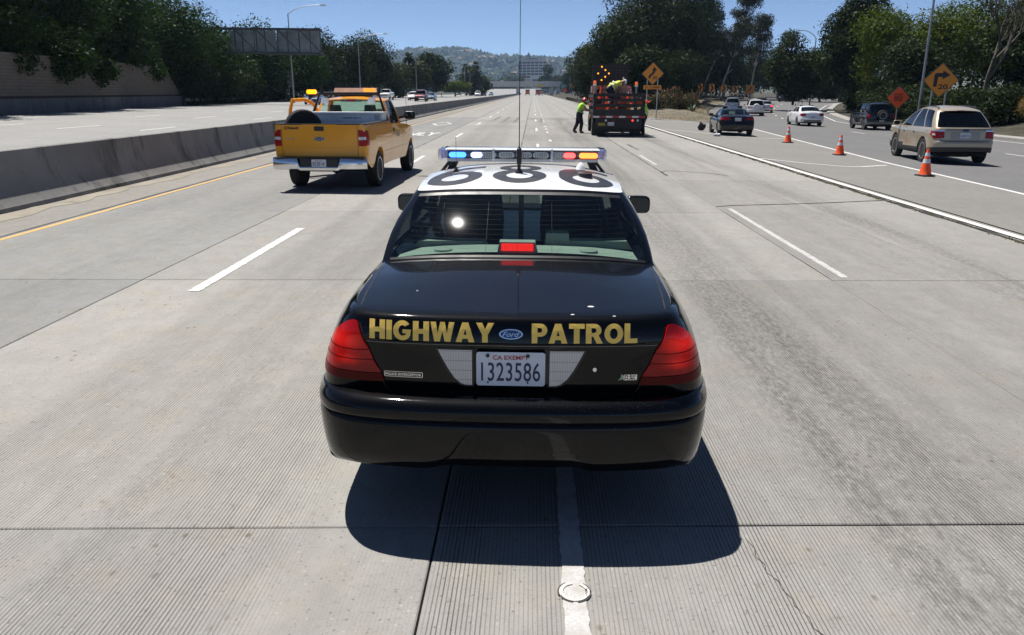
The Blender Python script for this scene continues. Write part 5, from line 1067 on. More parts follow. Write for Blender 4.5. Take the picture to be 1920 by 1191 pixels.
def SUV(L=4.7, W=0.95, H=1.70, belt=1.08, gr=(0.10, 0.42, 2.75, 3.55), wr=0.37, wheels=None, ds=0.05, lift=0.0, boxy=0.0, arc=0.0):
    a, b, c, d = gr; wheels = wheels or (L * 0.20, L * 0.79)
    sp = dict(outline=sedan_outline(W, L, 0.20, 0.40, 0.08, 0.20), ds=ds, levels=[0.30, 0.36, 0.46, 0.56, 0.64, 0.70, 0.76, 0.85, 0.95, 1.02, belt], wr=wr, wheels=wheels, arch=wr + 0.06, zarch=wr,
              ztop=[(0, belt), (c, belt - 0.03), (d, belt - 0.04), (L * 0.92, belt - 0.17), (L, belt - 0.34)], crown=[(0, 0.01), (a, 0.02), (d, 0.06), (L, 0.05)],
              zbot=[(0, 0.40 + lift), (0.5, 0.34 + lift), (L * 0.8, 0.28 + lift), (L, 0.34 + lift)], orear=[(0.30, -0.10), (0.42, 0.0), (0.60, 0.03), (0.68, 0.03), (0.74, -0.035), (0.90, -0.045), (belt - 0.02, -0.06), (belt, -0.08)],
              ofront=[(0.3, -0.1), (0.45, 0.0), (0.65, 0.0), (0.8, -0.06), (1.1, -0.25)], oside=[(0.28, -0.04), (0.38, 0.0), (0.60, 0.0), (0.80, -0.005), (belt * 0.88, -0.02), (belt * 0.96, -0.045), (belt, -0.075)], my=d - 0.40, mz=belt + 0.06, mx=W + 0.09, seaty=c - 0.6)
    w1, w2 = W - 0.09, W - 0.25 + boxy
    m1 = a + 0.55; m2 = m1 + (d - m1) * 0.42
    gh = dict(n=5, bulge=0.03, edge=0.05, rcrown=0.03, zr=[(b, H - 0.07 - arc), (b + 0.45, H - 0.03 - arc * 0.35), (b + 1.0, H - 0.02), (c - 0.5, H - 0.025), (c + 0.1, H - 0.075 - arc)], st=[
        ((0, a), (0, b), 'rear'), ((w1 * 0.55, a + 0.02), (w2 * 0.55, b + 0.015), 'rear'), ((w1 * 0.90, a + 0.10), (w2 * 0.92, b + 0.05), 'body'), ((w1, a + 0.36), (w2, b + 0.24), 'side'), ((w1, a + 0.98), (w2 + 0.01, b + 0.80), 'body'),
        ((w1, a + 1.06), (w2 + 0.01, b + 0.87), 'side'), ((w1 + 0.01, m2 + 0.30), (w2 + 0.02, b + 0.5 + (c - b) * 0.40), 'body'), ((w1 + 0.01, m2 + 0.40), (w2 + 0.02, b + 0.58 + (c - b) * 0.40), 'side'), ((w1, d - 0.40), (w2, c - 0.06), 'body'), ((w1 * 0.92, d - 0.18), (w2 * 0.92, c + 0.03), 'front'), ((w1 * 0.5, d - 0.03), (w2 * 0.5, c + 0.08), 'front'), ((0, d), (0, c + 0.09), 'front')], priv=5)
    return sp, gh
def dress(deck, W, L, tail=None, plate_z=0.80, chars=None, doors=None, bumper=None, front=False, handles=None, belt_strip=False, lampm=None):
    """usual things laid on a body: lamps, plate, door gaps, handles"""
    def fn(root, lay, lays, bvh, dz, rz, bv2):
        for s in (1, -1):
            if tail: lay('tail_lamp', [(s * x, z) for x, z in tail], lampm or M_red, 1, 0.008)
            lay('head_lamp', [(s * W * x, z) for x, z in ((0.52, deck - 0.33), (0.92, deck - 0.36), (0.95, deck - 0.26), (0.62, deck - 0.22))], M_clear, -1, 0.006)
        if doors:
            for s in (1, -1):
                for ln in doors: seam(lays, ln, s)
                for (hy, hz) in (handles or ()): lays('door_handle', rrect(hy - 0.09, hz - 0.018, hy + 0.09, hz + 0.018, 0.015), M_chrome, s, 0.018, 0.01)
        h = bvh.ray_cast(Vector((0, -2, plate_z)), Vector((0, 1, 0)))
        if h[0] is not None: number_plate(root, 0, h[0].y - 0.012, plate_z, 0.31, 0.155, chars)
        lay('grille', rrect(-W * 0.42, deck - 0.42, W * 0.42, deck - 0.30, 0.03), M_trim, -1, 0.004); lay('air_dam', rrect(-W * 0.6, 0.34, W * 0.6, 0.46, 0.04), M_trim, -1, 0.004)
        h = bvh.ray_cast(Vector((0, L + 2, 0.52)), Vector((0, -1, 0)))
        if h[0] is not None and front: number_plate(root, 0, h[0].y + 0.012, 0.52, 0.31, 0.155, None, ny=1)
        if bumper: lay('bumper_lower', bumper, M_trim, 1, 0.006)
    return fn
def at(x, y): return (x, y, zg(x, y))
# black coupe pulled up in the gore
sp, gh = SED(4.6, 0.89, 1.38, 0.97, (0.70, 1.42, 2.50, 3.30), 0.325, (1.02, 3.78)); sp['wst'] = 'many'
car('black_coupe', 'black coupe stopped in the gore with its left side showing, beside the first cone', at(10.35, 41.3), R(-4.5), paint('coupe_black', (0.0035, 0.0038, 0.005), 0.0, 0.4, 0.01), sp, gh, glassm=glass('coupe_glass', (0.50, 0.60, 0.58)),
    extra=dress(0.97, 0.89, 4.6, [(0.34, 0.82), (0.50, 0.80), (0.86, 0.80), (0.865, 0.905), (0.50, 0.915), (0.38, 0.89)], 0.83, '6GKL204', [[(1.55, 0.32), (1.45, 0.60), (1.62, 0.93)], [(3.05, 0.32), (3.1, 0.9)]], handles=[(1.80, 0.80)]))
# white saloon
sp, gh = SED(4.85, 0.90, 1.46, 1.03, (0.62, 1.30, 2.65, 3.50), 0.34)
car('white_saloon', 'white four-door saloon with dark red lamps driving along the exit ramp', at(20.6, 60.5), R(-4), paint('saloon_white', (0.78, 0.79, 0.80), 0.0, 0.4, 0.03), sp, gh, glassm=G_tint,
    extra=dress(1.03, 0.90, 4.85, [(0.46, 0.80), (0.60, 0.75), (0.87, 0.78), (0.88, 0.94), (0.56, 0.93), (0.48, 0.88)], 0.68, '5RTB881', [[(1.30, 0.34), (1.35, 0.98)], [(2.35, 0.32), (2.4, 0.98)], [(3.4, 0.32), (3.42, 0.95)]], bumper=[(-0.62, 0.36), (0.62, 0.36), (0.60, 0.46), (-0.60, 0.46)], handles=[(1.75, 0.85), (2.75, 0.85)]))
# tan crossover
P_tan = paint('crossover_tan', (0.41, 0.345, 0.25), 0.35, 0.4, 0.03)
sp, gh = SUV(4.72, 0.96, 1.73, 1.09, (0.14, 0.74, 2.60, 3.80), 0.38, boxy=-0.05, arc=0.05); sp['wst'] = 'many'; sp['matfn'] = lambda c: 1 if c.z < 0.50 else 0
def edge_extra(root, lay, lays, bvh, dz, rz, bv2):
    dress(1.09, 0.96, 4.72, [(0.60, 0.80), (0.88, 0.78), (0.93, 0.90), (0.91, 1.01), (0.66, 1.02), (0.61, 0.96)], 0.875, '6DKP713', [[(1.45, 0.50), (1.50, 1.02)], [(2.45, 0.42), (2.5, 1.04)], [(3.50, 0.42), (3.52, 1.0)]], handles=[(1.85, 0.93), (2.85, 0.93)])(root, lay, lays, bvh, dz, rz, bv2)
    for a, b in (((-0.56, 0.70), (0.56, 0.70)), ((-0.60, 1.055), (0.60, 1.055))): lay('tailgate_gap', [(a[0], a[1] - 0.006), (b[0], b[1] - 0.006), (b[0], b[1] + 0.006), (a[0], a[1] + 0.006)], M_trim, 1, 0.002, 0)
    lay('emblem', ell(0, 1.03, 0.10, 0.035, 18), mat('badge_blue', (0.012, 0.03, 0.14), 0.25), 1, 0.012); lay('plate_recess', rrect(-0.44, 0.76, 0.44, 0.99, 0.05), paint('recess_tan', (0.28, 0.245, 0.19), 0.4, 0.4), 1, 0.003, 0.002)
    for s in (1, -1):
        lay('chrome_strip', [(s * x, z) for x, z in ((0.60, 1.00), (0.93, 0.985), (0.93, 1.015), (0.60, 1.03))], M_chrome, 1, 0.014); lay('lamp_window', [(s * x, z) for x, z in ((0.84, 0.87), (0.90, 0.87), (0.905, 0.93), (0.85, 0.935))], M_clear, 1, 0.013)
        m = MB(); m.tube(crom([(s * 0.56, 1.0, rz(0.56, 1.0)), (s * 0.56, 1.1, rz(0.56, 1.1) + 0.05), (s * 0.56, 2.2, rz(0.56, 2.2) + 0.05), (s * 0.55, 2.35, rz(0.55, 2.35))], 4), 0.016, 6); part('roof_rail', m, M_trim, root)
    m = MB(); m.box((0, 0.69, 1.600), (0.22, 0.03, 0.03)); part('high_brake_lamp', m, M_red, root); m = MB(); m.grid([[(x, 0.63 + 0.10 * (x / 0.6) ** 2, 1.605 - 0.04 * abs(x)), (x, 0.90, 1.662 - 0.04 * abs(x))] for x in np.linspace(-0.50, 0.50, 9)]); part('roof_spoiler', m, P_tan, root, smooth=40)
car('tan_crossover', 'tan crossover with dark rear glass and lit tail lamp passing the nearest cone', at(13.82, 26.2), R(-6.5), P_tan, sp, gh, glassm=G_dark, rearglass=G_dark, clad=mat('grey_cladding', (0.035, 0.034, 0.033), 0.7), extra=edge_extra).scale = (1.02, 1.0, 1.06)
# dark four-wheel drive with its spare wheel on the back
def spare(root, y, z, r, cover=None):
    w_ = wheel(root, 0.0001, y, r, 0.20); w_.location = (0, y, z); w_.rotation_euler = (0, 0, R(-90)); w_.name = 'spare_wheel'
    if cover: m = MB(); m.lathe([(0, -0.13), (r * 0.6, -0.125), (r * 0.95, -0.10), (r * 1.06, -0.05), (r * 1.06, 0.09)], 28, 'Y', (0, y, z)); part('wheel_cover', m, cover, root, smooth=40)
sp, gh = SUV(4.35, 0.90, 1.80, 1.10, (0.12, 0.36, 2.62, 3.22), 0.37, boxy=0.06); sp['matfn'] = lambda c: 1 if (c.z < 0.72 and (abs(c.y - 0.87) < 0.56 or abs(c.y - 3.43) < 0.56)) or c.z < 0.5 else 0
def jeep_extra(root, lay, lays, bvh, dz, rz, bv2):
    dress(1.10, 0.90, 4.35, [(0.70, 0.78), (0.84, 0.78), (0.85, 1.02), (0.71, 1.03)], 0.66, None, [[(1.3, 0.5), (1.32, 1.04)], [(2.2, 0.5), (2.22, 1.04)], [(3.1, 0.5), (3.12, 1.0)]], handles=[(1.6, 0.95), (2.5, 0.95)])(root, lay, lays, bvh, dz, rz, bv2); spare(root, -0.10, 0.98, 0.34)
    for s in (1, -1): m = MB(); m.tube([(s * 0.62, 0.7, 1.78), (s * 0.62, 0.8, 1.83), (s * 0.62, 2.3, 1.83), (s * 0.62, 2.45, 1.78)], 0.018, 6); part('roof_rail', m, M_trim, root)
car('dark_four_wheel_drive', 'black four-wheel drive with grey arches and spare wheel on its back door', at(23.3, 55.0), R(-4), paint('offroad_black', (0.007, 0.008, 0.010), 0, 0.4, 0.02), sp, gh, glassm=G_dark, rearglass=G_dark, clad=mat('arch_grey', (0.16, 0.16, 0.165), 0.6), extra=jeep_extra)
# white four-wheel drive with covered spare
sp, gh = SUV(4.3, 0.90, 1.70, 1.08, (0.12, 0.38, 2.6, 3.3), 0.36, ds=0.08)
P_w2 = paint('suv_white', (0.74, 0.74, 0.73), 0, 0.4, 0.04)
def rav_extra(root, lay, lays, bvh, dz, rz, bv2): dress(1.08, 0.90, 4.3, [(0.72, 0.80), (0.85, 0.80), (0.86, 1.03), (0.74, 1.03)], 0.58, None)(root, lay, lays, bvh, dz, rz, bv2); spare(root, -0.10, 0.92, 0.34, P_w2)
car('white_four_wheel_drive', 'white four-wheel drive with a round white spare-wheel cover on the ramp', at(23.6, 87), R(-10), P_w2, sp, gh, glassm=G_dark, rearglass=G_dark, extra=rav_extra)
# farther traffic on the ramp
sp, gh = SUV(4.9, 0.95, 1.74, 1.08, (0.14, 0.45, 2.9, 3.9), 0.34, ds=0.09)
car('silver_minivan', 'silver-blue minivan far along the ramp, ahead of the white four-wheel drive', at(25.9, 107), R(-13), paint('van_silver', (0.33, 0.37, 0.42), 0.5, 0.4, 0.03), sp, gh, glassm=G_dark, rearglass=G_dark, extra=dress(1.08, 0.95, 4.9, [(0.76, 0.78), (0.90, 0.78), (0.90, 1.02), (0.78, 1.02)], 0.85))
sp, gh = SED(ds=0.09)
car('silver_saloon', 'silver saloon with one bright brake lamp, partly behind the white four-wheel drive', at(28.2, 100), R(-15), paint('saloon_silver', (0.48, 0.50, 0.53), 0.5, 0.4, 0.03), sp, gh, extra=dress(0.98, 0.91, 4.8, [(0.56, 0.76), (0.86, 0.76), (0.87, 0.90), (0.58, 0.90)], 0.80, lampm=emis('brake_red', (1.0, 0.03, 0.03), 1.6)))
sp, gh = SED(ds=0.09)
car('dark_saloon', 'dark saloon just beyond the silver saloon on the ramp', at(32.8, 119), R(-20), paint('saloon_dark', (0.02, 0.022, 0.026), 0.0, 0.4, 0.03), sp, gh, extra=dress(0.98, 0.91, 4.8, [(0.56, 0.76), (0.86, 0.76), (0.87, 0.90), (0.58, 0.90)], 0.80))
sp, gh = SUV(4.8, 0.97, 1.85, 1.12, (0.14, 0.40, 2.7, 3.4), 0.40, ds=0.09)
car('dark_suv', 'dark SUV turned across the far end of the ramp under the trees', at(45.3, 152), R(-62), paint('suv_dark', (0.012, 0.015, 0.02), 0, 0.4, 0.03), sp, gh, glassm=G_dark, extra=dress(1.12, 0.97, 4.8, [(0.76, 0.78), (0.90, 0.78), (0.90, 1.02), (0.78, 1.02)], 0.85))
sp, gh = SUV(5.4, 1.0, 2.2, 1.25, (0.10, 0.22, 4.1, 4.8), 0.36, ds=0.10)
car('white_van', 'white van almost hidden behind the bushes at the far bend of the ramp', at(56.3, 171), R(-68), paint('van_white', (0.75, 0.75, 0.74), 0, 0.4, 0.05), sp, gh, extra=dress(1.25, 1.0, 5.4, [(0.80, 0.9), (0.92, 0.9), (0.92, 1.15), (0.82, 1.15)], 0.85), catg='van')
# oncoming traffic on the opposite carriageway
def onc(name, label, x, y, rz, pm, kind, **kw):
    sp, gh = kind; L = sp['outline'][-1][1]; dk = sp['ztop'][0][1]; a = R(180 + rz)
    o = car(name, label, (x - math.sin(a) * -L * 0 , y, zg(x, y)), a, pm, sp, gh, extra=dress(dk, max(p[0] for p in sp['outline']), L, None, 0.8, front=True), **kw); o.location = (x + L * math.sin(a) * 1.0, y - L * math.cos(a) * 1.0, zg(x, y)); return o
onc('blue_saloon', 'dark blue saloon coming along the opposite carriageway behind the open pickup door', -26.0, 95, 4, paint('saloon_blue', (0.02, 0.045, 0.14), 0.3, 0.4, 0.03), SED(ds=0.08))
onc('maroon_off_roader', 'maroon off-roader with black bumper and chunky tyres coming the other way', -19.2, 138, 1, paint('offroad_maroon', (0.16, 0.03, 0.045), 0.2, 0.4, 0.03), SUV(4.3, 0.98, 1.95, 1.2, (0.12, 0.4, 2.3, 2.9), 0.48, ds=0.08, lift=0.22), glassm=G_dark)
onc('white_hatchback', 'white car just behind and left of the maroon off-roader', -22.3, 150, 1, paint('hatch_white', (0.74, 0.75, 0.75), 0, 0.4, 0.03), SUV(4.3, 0.88, 1.6, 1.0, (0.12, 0.5, 2.4, 3.2), 0.33, ds=0.1))
onc('blue_hatchback', 'pale blue car half hidden behind the right side of the maroon off-roader', -19.4, 153, 1, paint('hatch_blue', (0.10, 0.16, 0.24), 0.3, 0.4, 0.03), SED(ds=0.1))
onc('white_suv', 'white SUV coming toward the camera near the left end of the bridge', -19.8, 290, 0, paint('suv_white', (0.74, 0.74, 0.73)), SUV(4.9, 1.0, 1.9, 1.15, (0.14, 0.4, 2.7, 3.5), 0.40, ds=0.12))
onc('dark_red_suv', 'dark reddish SUV just right of the distant white SUV', -19.2, 315, 0, paint('suv_red', (0.10, 0.03, 0.035), 0.2), SUV(4.8, 0.97, 1.85, 1.12, (0.14, 0.4, 2.7, 3.4), 0.38, ds=0.12))
onc('grey_blue_saloon', 'tiny grey-blue saloon left of the bridge pier', -17.9, 345, 0, paint('hatch_blue', (0.10, 0.16, 0.24)), SED(ds=0.12))
onc('dark_small_car', 'tiny dark car on the far left slip road below the green bushes', -30.2, 330, 0, paint('saloon_dark', (0.02, 0.022, 0.026)), SED(ds=0.12))
sp, gh = SED(ds=0.12); car('white_bridge_car', 'white car crossing on top of the distant bridge', (-18.0, 522.5, 7.30), R(88), paint('saloon_white', (0.78, 0.79, 0.80)), sp, gh)
# ================================================================== yellow pickup
P_yel = paint('fleet_yellow', (0.80, 0.335, 0.008), 0.0, 0.4, 0.05)
PK = empty('yellow_pickup', (-4.40, 16.55, zg(-4.4)), R(-2.2), 'yellow works pickup with open driver door and amber beacons in the left lane', 'pickup truck')
L_, W_ = 5.75, 0.985
PO = [(0, 0.0), (0.45, 0.004), (0.80, 0.018), (0.935, 0.05), (0.975, 0.12), (0.985, 0.30), (0.985, 1.2), (0.985, 2.4), (0.985, 3.6), (0.985, 4.5), (0.96, 5.1), (0.90, 5.45), (0.70, 5.66), (0.38, 5.73), (0, 5.75)]
sp = dict(outline=PO, ds=0.04, levels=[0.46, 0.54, 0.62, 0.68, 0.74, 0.88, 1.0, 1.1, 1.2, 1.28, 1.34, 1.375], wr=0.385, wheels=(1.18, 4.85), arch=0.46, zarch=0.40, open=(0.05, 2.40),
          ztop=[(0, 1.375), (2.42, 1.375), (2.44, 1.29), (4.0, 1.25), (4.4, 1.22), (5.3, 1.12), (5.75, 1.0)], crown=[(0, 0), (2.44, 0.0), (4.0, 0.05), (5.75, 0.06)], zbot=[(0, 0.66), (0.15, 0.58), (0.5, 0.46), (5.0, 0.42), (5.75, 0.42)],
          orear=[(0.5, 0.0), (1.4, 0.0)], ofront=[(0.4, -0.05), (0.6, 0.0), (0.8, -0.02), (1.2, -0.12)], oside=[(0.46, -0.05), (0.60, -0.015), (0.72, -0.012), (0.74, 0.0), (1.0, 0.005), (1.18, 0.0), (1.22, -0.018), (1.33, -0.025), (1.375, -0.045)])
mb, PB, pdz = tub(sp); part('body', mb, P_yel, PK, smooth=30)
gh = dict(n=5, bulge=0.02, edge=0.05, rcrown=0.03, zr=[(2.75, 1.86), (3.2, 1.90), (3.7, 1.88), (3.9, 1.84)], st=[((0, 2.47), (0, 2.66), 'rear'), ((0.45, 2.475), (0.40, 2.665), 'rear'), ((0.80, 2.52), (0.68, 2.70), 'body'), ((0.905, 2.72), (0.755, 2.86), 'side'),
     ((0.91, 3.70), (0.765, 3.46), 'body'), ((0.86, 4.05), (0.70, 3.66), 'front'), ((0.45, 4.22), (0.38, 3.76), 'front'), ((0, 4.26), (0, 3.78), 'front')], tw=(0.08, 0.92))
G, prz, _c2 = greenhouse(gh, pdz)
part('roof', G.pop('roof'), P_yel, PK, smooth=40); part('cab_frame', G.pop('frame'), P_yel, PK, smooth=40); part('window_trim', G.pop('trim'), M_trim, PK, smooth=40)
for k, m_ in G.items():
    if k.endswith('L') and k.startswith('side'): continue            # that window swung open with its door
    part('side_window' if k.startswith('side') else k, m_, G_dark if k.startswith('side') else G_green, PK, smooth=60)
for yw in (1.18, 4.85):
    for s in (1, -1): wheel(PK, s * 0.855, yw, 0.385, 0.26)
m = MB(); m.box((0, 2.9, 0.52), (1.2, 5.0, 0.16)); m.box((0, 1.18, 0.40), (1.5, 0.14, 0.14)); m.lathe([(0.0, -0.17), (0.14, -0.08), (0.14, 0.08), (0, 0.17)], 14, 'Y', (0.0, 1.18, 0.42)); m.box((-0.45, 0.55, 0.5), (0.12, 0.9, 0.10)); m.box((0.45, 0.55, 0.5), (0.12, 0.9, 0.10)); part('chassis', m, M_under, PK)
m = MB(); m.box((0, 0.6, 0.50), (0.75, 0.55, 0.20)); part('spare_carrier', m, M_under, PK)
m = MB(); m.box((0, 1.24, 0.88), (1.64, 2.36, 0.04))
for s in (1, -1): m.box((s * 0.83, 1.24, 1.12), (0.03, 2.36, 0.5)); m.box((s * 0.70, 1.18, 0.98), (0.26, 0.9, 0.2))
m.box((0, 2.40, 1.12), (1.66, 0.03, 0.5)); m.box((0, 0.085, 1.12), (1.66, 0.03, 0.5)); part('bed_liner', m, M_trim, PK)
m = MB()
for s in (1, -1): m.box((s * 0.90, 1.24, 1.378), (0.14, 2.36, 0.022))
m.box((0, 0.045, 1.379), (1.72, 0.085, 0.022)); part('rail_cap', m, M_trim, PK)
def pl(nm, poly, m_, off=0.004, th=0.006, ml=0.08, y0=-1.0, parent=PK): d = decal(*poly2(poly), lambda u, v: (u, y0, v), (0, 1, 0), PB, off, ml, th); return part(nm, d, m_, parent, smooth=35)
def ps(nm, poly, m_, s=1, off=0.004, th=0.006, ml=0.08): d = decal(*poly2(poly), lambda u, v: (s * 3.0, u, v), (-s, 0, 0), PB, off, ml, th); return part(nm, d, m_, PK, smooth=35)
for s in (1, -1):
    pl('panel_gap', [(s * 0.79, 0.73), (s * 0.798, 0.73), (s * 0.798, 1.37), (s * 0.79, 1.37)], M_under, 0.0015, 0)
    o_ = pl('tail_lamp', [(s * 0.81, 0.94), (s * 0.95, 0.94), (s * 0.955, 1.25), (s * 0.83, 1.27), (s * 0.81, 1.26)], M_red, 0.012); pl('reverse_lens', [(s * 0.815, 1.065), (s * 0.95, 1.065), (s * 0.95, 1.125), (s * 0.815, 1.125)], M_clear, 0.015, parent=o_)
    ps('tail_lamp_side', [(0.07, 0.95), (0.22, 0.96), (0.20, 1.25), (0.07, 1.25)], M_red, s, 0.010)
    seam(lambda nm, poly, m_, side, off, th: ps(nm, poly, m_, side, off, th), [(2.43, 0.5), (2.43, 1.36)], s); seam(lambda nm, poly, m_, side, off, th: ps(nm, poly, m_, side, off, th), [(3.75, 0.52), (3.72, 1.26)], s); seam(lambda nm, poly, m_, side, off, th: ps(nm, poly, m_, side, off, th), [(1.72, 0.735), (4.30, 0.735)], s, 0.008)
    ps('door_handle', rrect(2.62, 1.12, 2.80, 1.20, 0.03), M_trim, s, 0.012)
ps('company_mark', rrect(3.0, 0.98, 3.35, 1.10, 0.02), mat('mark_grey', (0.35, 0.27, 0.15), 0.5), 1, 0.002, 0)
pl('tailgate_gap', [(-0.79, 0.725), (0.79, 0.725), (0.79, 0.733), (-0.79, 0.733)], M_under, 0.0015, 0)
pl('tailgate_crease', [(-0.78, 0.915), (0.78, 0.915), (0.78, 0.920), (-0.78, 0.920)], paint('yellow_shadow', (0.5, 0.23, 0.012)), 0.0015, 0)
pl('tailgate_handle', rrect(-0.10, 1.245, 0.10, 1.335, 0.02), M_trim, 0.010)
o_ = pl('badge', ell(0.0, 1.085, 0.115, 0.045), M_chrome, 0.010); pl('badge_field', ell(0.0, 1.085, 0.103, 0.036), mat('badge_navy', (0.01, 0.014, 0.05), 0.3), 0.013, 0.002, parent=o_)
vs_, fs_, _a = text_mesh('Ford', 0.01); part('badge_script', decal([(-0.07 + 0.14 * a, 1.063 + 0.045 * b) for a, b in vs_], fs_, lambda u, v: (u, -1, v), (0, 1, 0), PB, 0.016, 0.1), M_chrome, o_, fix=False)
vs_, fs_, _a = text_mesh('F-150', 0.02); part('model_badge', decal([(-0.72 + 0.19 * a, 1.075 + 0.035 * b) for a, b in vs_], fs_, lambda u, v: (u, -1, v), (0, 1, 0), PB, 0.006, 0.1), M_chrome, PK, fix=False)
vs_, fs_, _a = text_mesh('Kiewit', 0.035); part('company_name', decal([(-0.655 + 0.235 * a, 1.275 + 0.058 * b) for a, b in vs_], fs_, lambda u, v: (u, -1, v), (0, 1, 0), PB, 0.004, 0.1), M_sk, PK, fix=False)
mbr = MB(); mbr.add(*[[(-0.702 + r_ * math.cos(R(12 * k)), -1, 1.303 + r_ * math.sin(R(12 * k))) for k in range(30) for r_ in (0.036, 0.027)], [(2 * k, (2 * k + 2) % 60, (2 * k + 3) % 60, 2 * k + 1) for k in range(30)]]); mbr.v = [tuple(PB.ray_cast(Vector(v), Vector((0, 1, 0)))[0] + Vector((0, -0.004, 0))) for v in mbr.v]; part('company_ring', mbr, M_sk, PK); pl('company_dot', [(-0.715, 1.293), (-0.690, 1.297), (-0.698, 1.318), (-0.713, 1.313)], M_sk, 0.004, 0)
# chrome bumper with the plate in its middle
bp = MB(); rows = []
for x in np.linspace(-0.99, 0.99, 41):
    ax = abs(x); yb_ = -0.17 + 0.10 * max(0, (ax - 0.6) / 0.39) ** 2; drop = 0.03 if ax < 0.40 else 0.0; top = 0.70 if ax > 0.42 else 0.53
    rows.append([(x, 0.04, top), (x, yb_ + 0.015, top), (x, yb_, top - 0.02), (x, yb_ - 0.012, 0.58 if ax > 0.42 else 0.51), (x, yb_, 0.49 - drop), (x, yb_ + 0.03, 0.465 - drop), (x, 0.02, 0.48 - drop)])
bp.grid(rows); bump_ = part('rear_bumper', bp, M_chrome, PK, smooth=35)
m = MB(); m.box((0, -0.07, 0.605), (0.80, 0.15, 0.165)); part('bumper_step', m, M_trim, bump_); m = MB(); m.box((0, -0.08, 0.712), (1.9, 0.16, 0.018)); part('step_pad', m, M_trim, bump_)
number_plate(PK, 0.0, -0.155, 0.605, 0.305, 0.152, '8S28141', top='California')
# headache rack, beacons, work lamps, roof bar
rk = MB(); rk.tube([(-0.93, 2.36, 1.38), (-0.86, 2.40, 1.5), (-0.70, 2.52, 1.98), (0.70, 2.52, 1.98), (0.86, 2.40, 1.5), (0.93, 2.36, 1.38)], 0.035, 8); rk.bar((-0.70, 2.52, 1.985), (0.70, 2.52, 1.985), 0.09, 0.05); rack_ = part('headache_rack', rk, M_trim, PK, smooth=40)
for s in (1, -1):
    m = MB(); m.box((s * 0.55, 2.40, 1.82), (0.17, 0.07, 0.13), taper=0.92); w_ = part('work_lamp', m, mat('work_lamp_white', (0.72, 0.72, 0.70), 0.3), rack_); m = MB(); m.bar((s * 0.55, 2.44, 1.88), (s * 0.55, 2.5, 1.97), 0.03); part('lamp_bracket', m, M_trim, rack_)
m = MB(); m.tube([(-0.70, 2.52, 1.98), (-0.98, 2.54, 1.86)], 0.02, 6); part('beacon_arm', m, M_trim, rack_)
m = MB(); m.prism(rrect(-0.10, -0.05, 0.10, 0.05, 0.045, 4), -0.08, 0.08, fn=lambda u, v, q: (-0.92 + u, 2.62 + q, 2.02 + v)); part('amber_beacon', m, emis('beacon_amber', (1.0, 0.33, 0.0), 1.6), rack_); m = MB(); m.box((-0.92, 2.62, 1.93), (0.14, 0.12, 0.08)); part('beacon_base', m, M_trim, rack_)
m = MB(); m.tube([(0.70, 2.52, 1.98), (0.70, 2.52, 2.12)], 0.04, 6); part('rack_post', m, M_trim, rack_); m = MB(); m.tube([(-0.66, 2.52, 1.98), (-0.66, 2.52, 2.16)], 0.03, 6); part('rack_post', m, M_trim, rack_)
m = MB(); m.box((0.0, 3.2, 2.06), (1.05, 0.24, 0.10), taper=0.94); lbp = part('roof_light_bar', m, mat('bar_cream', (0.86, 0.85, 0.80), 0.25), PK); m = MB(); m.box((0.36, 3.075, 2.06), (0.28, 0.05, 0.07)); part('amber_lens', m, emis('bar_amber', (1.0, 0.35, 0.03), 0.7), lbp); m = MB(); m.box((0, 3.2, 1.95), (0.7, 0.12, 0.06)); part('bar_foot', m, M_trim, lbp)
m = MB(); m.box((0, 2.675, 1.825), (0.50, 0.04, 0.065)); hb_ = part('cargo_lamp', m, mat('work_lamp_white', (0.72, 0.72, 0.70), 0.3), PK); m = MB(); m.box((0, 2.648, 1.825), (0.22, 0.02, 0.045)); part('high_brake_lamp', m, M_red, hb_)
seats(PK, (-0.42, 0.42), 2.85, 1.05, 0.66, 0.52)
m = MB(); m.box((0, 3.95, 1.26), (1.6, 0.4, 0.1)); part('dashboard', m, M_trim, PK)
mirror(PK, 1, 1.17, 3.78, 1.46, M_trim, 1.25); mirror(PK, -1, 1.17, 3.78, 1.40, M_trim, 1.15)
m = MB(); m.tube([(0.93, 4.55, 1.2), (0.95, 4.5, 2.0)], 0.006, 5); part('antenna', m, M_trim, PK)
# the open driver's door: skin below, window frame above, swung out about its front hinge
dr = MB(); hx, hy, an = -0.985, 3.72, R(33)
def dp(s, z, o=0.0): return (hx - math.sin(an) * s - math.cos(an) * o, hy - math.cos(an) * s + math.sin(an) * o, z)
poly = [(0.0, 0.55), (1.05, 0.55), (1.08, 1.25), (0.0, 1.25)]; dr.add([dp(s, z) for s, z in poly] + [dp(s, z, 0.07) for s, z in poly], [(3, 2, 1, 0), (4, 5, 6, 7), (0, 1, 5, 4), (1, 2, 6, 5), (2, 3, 7, 6), (3, 0, 4, 7)])
fr = [(1.04, 1.25), (1.00, 1.60), (0.92, 1.83), (0.55, 1.84), (0.30, 1.74), (0.05, 1.40), (0.0, 1.27)]
dr.tube([dp(s, z, 0.035) for s, z in fr], 0.045, 8); dr_ = part('open_door', dr, P_yel, PK, smooth=30)
m = MB(); m.add([dp(s, z, -0.004) for s, z in ((0.1, 0.65), (0.98, 0.65), (1.0, 1.2), (0.1, 1.2))], [(0, 1, 2, 3)]); part('door_lining', m, M_trim, dr_)
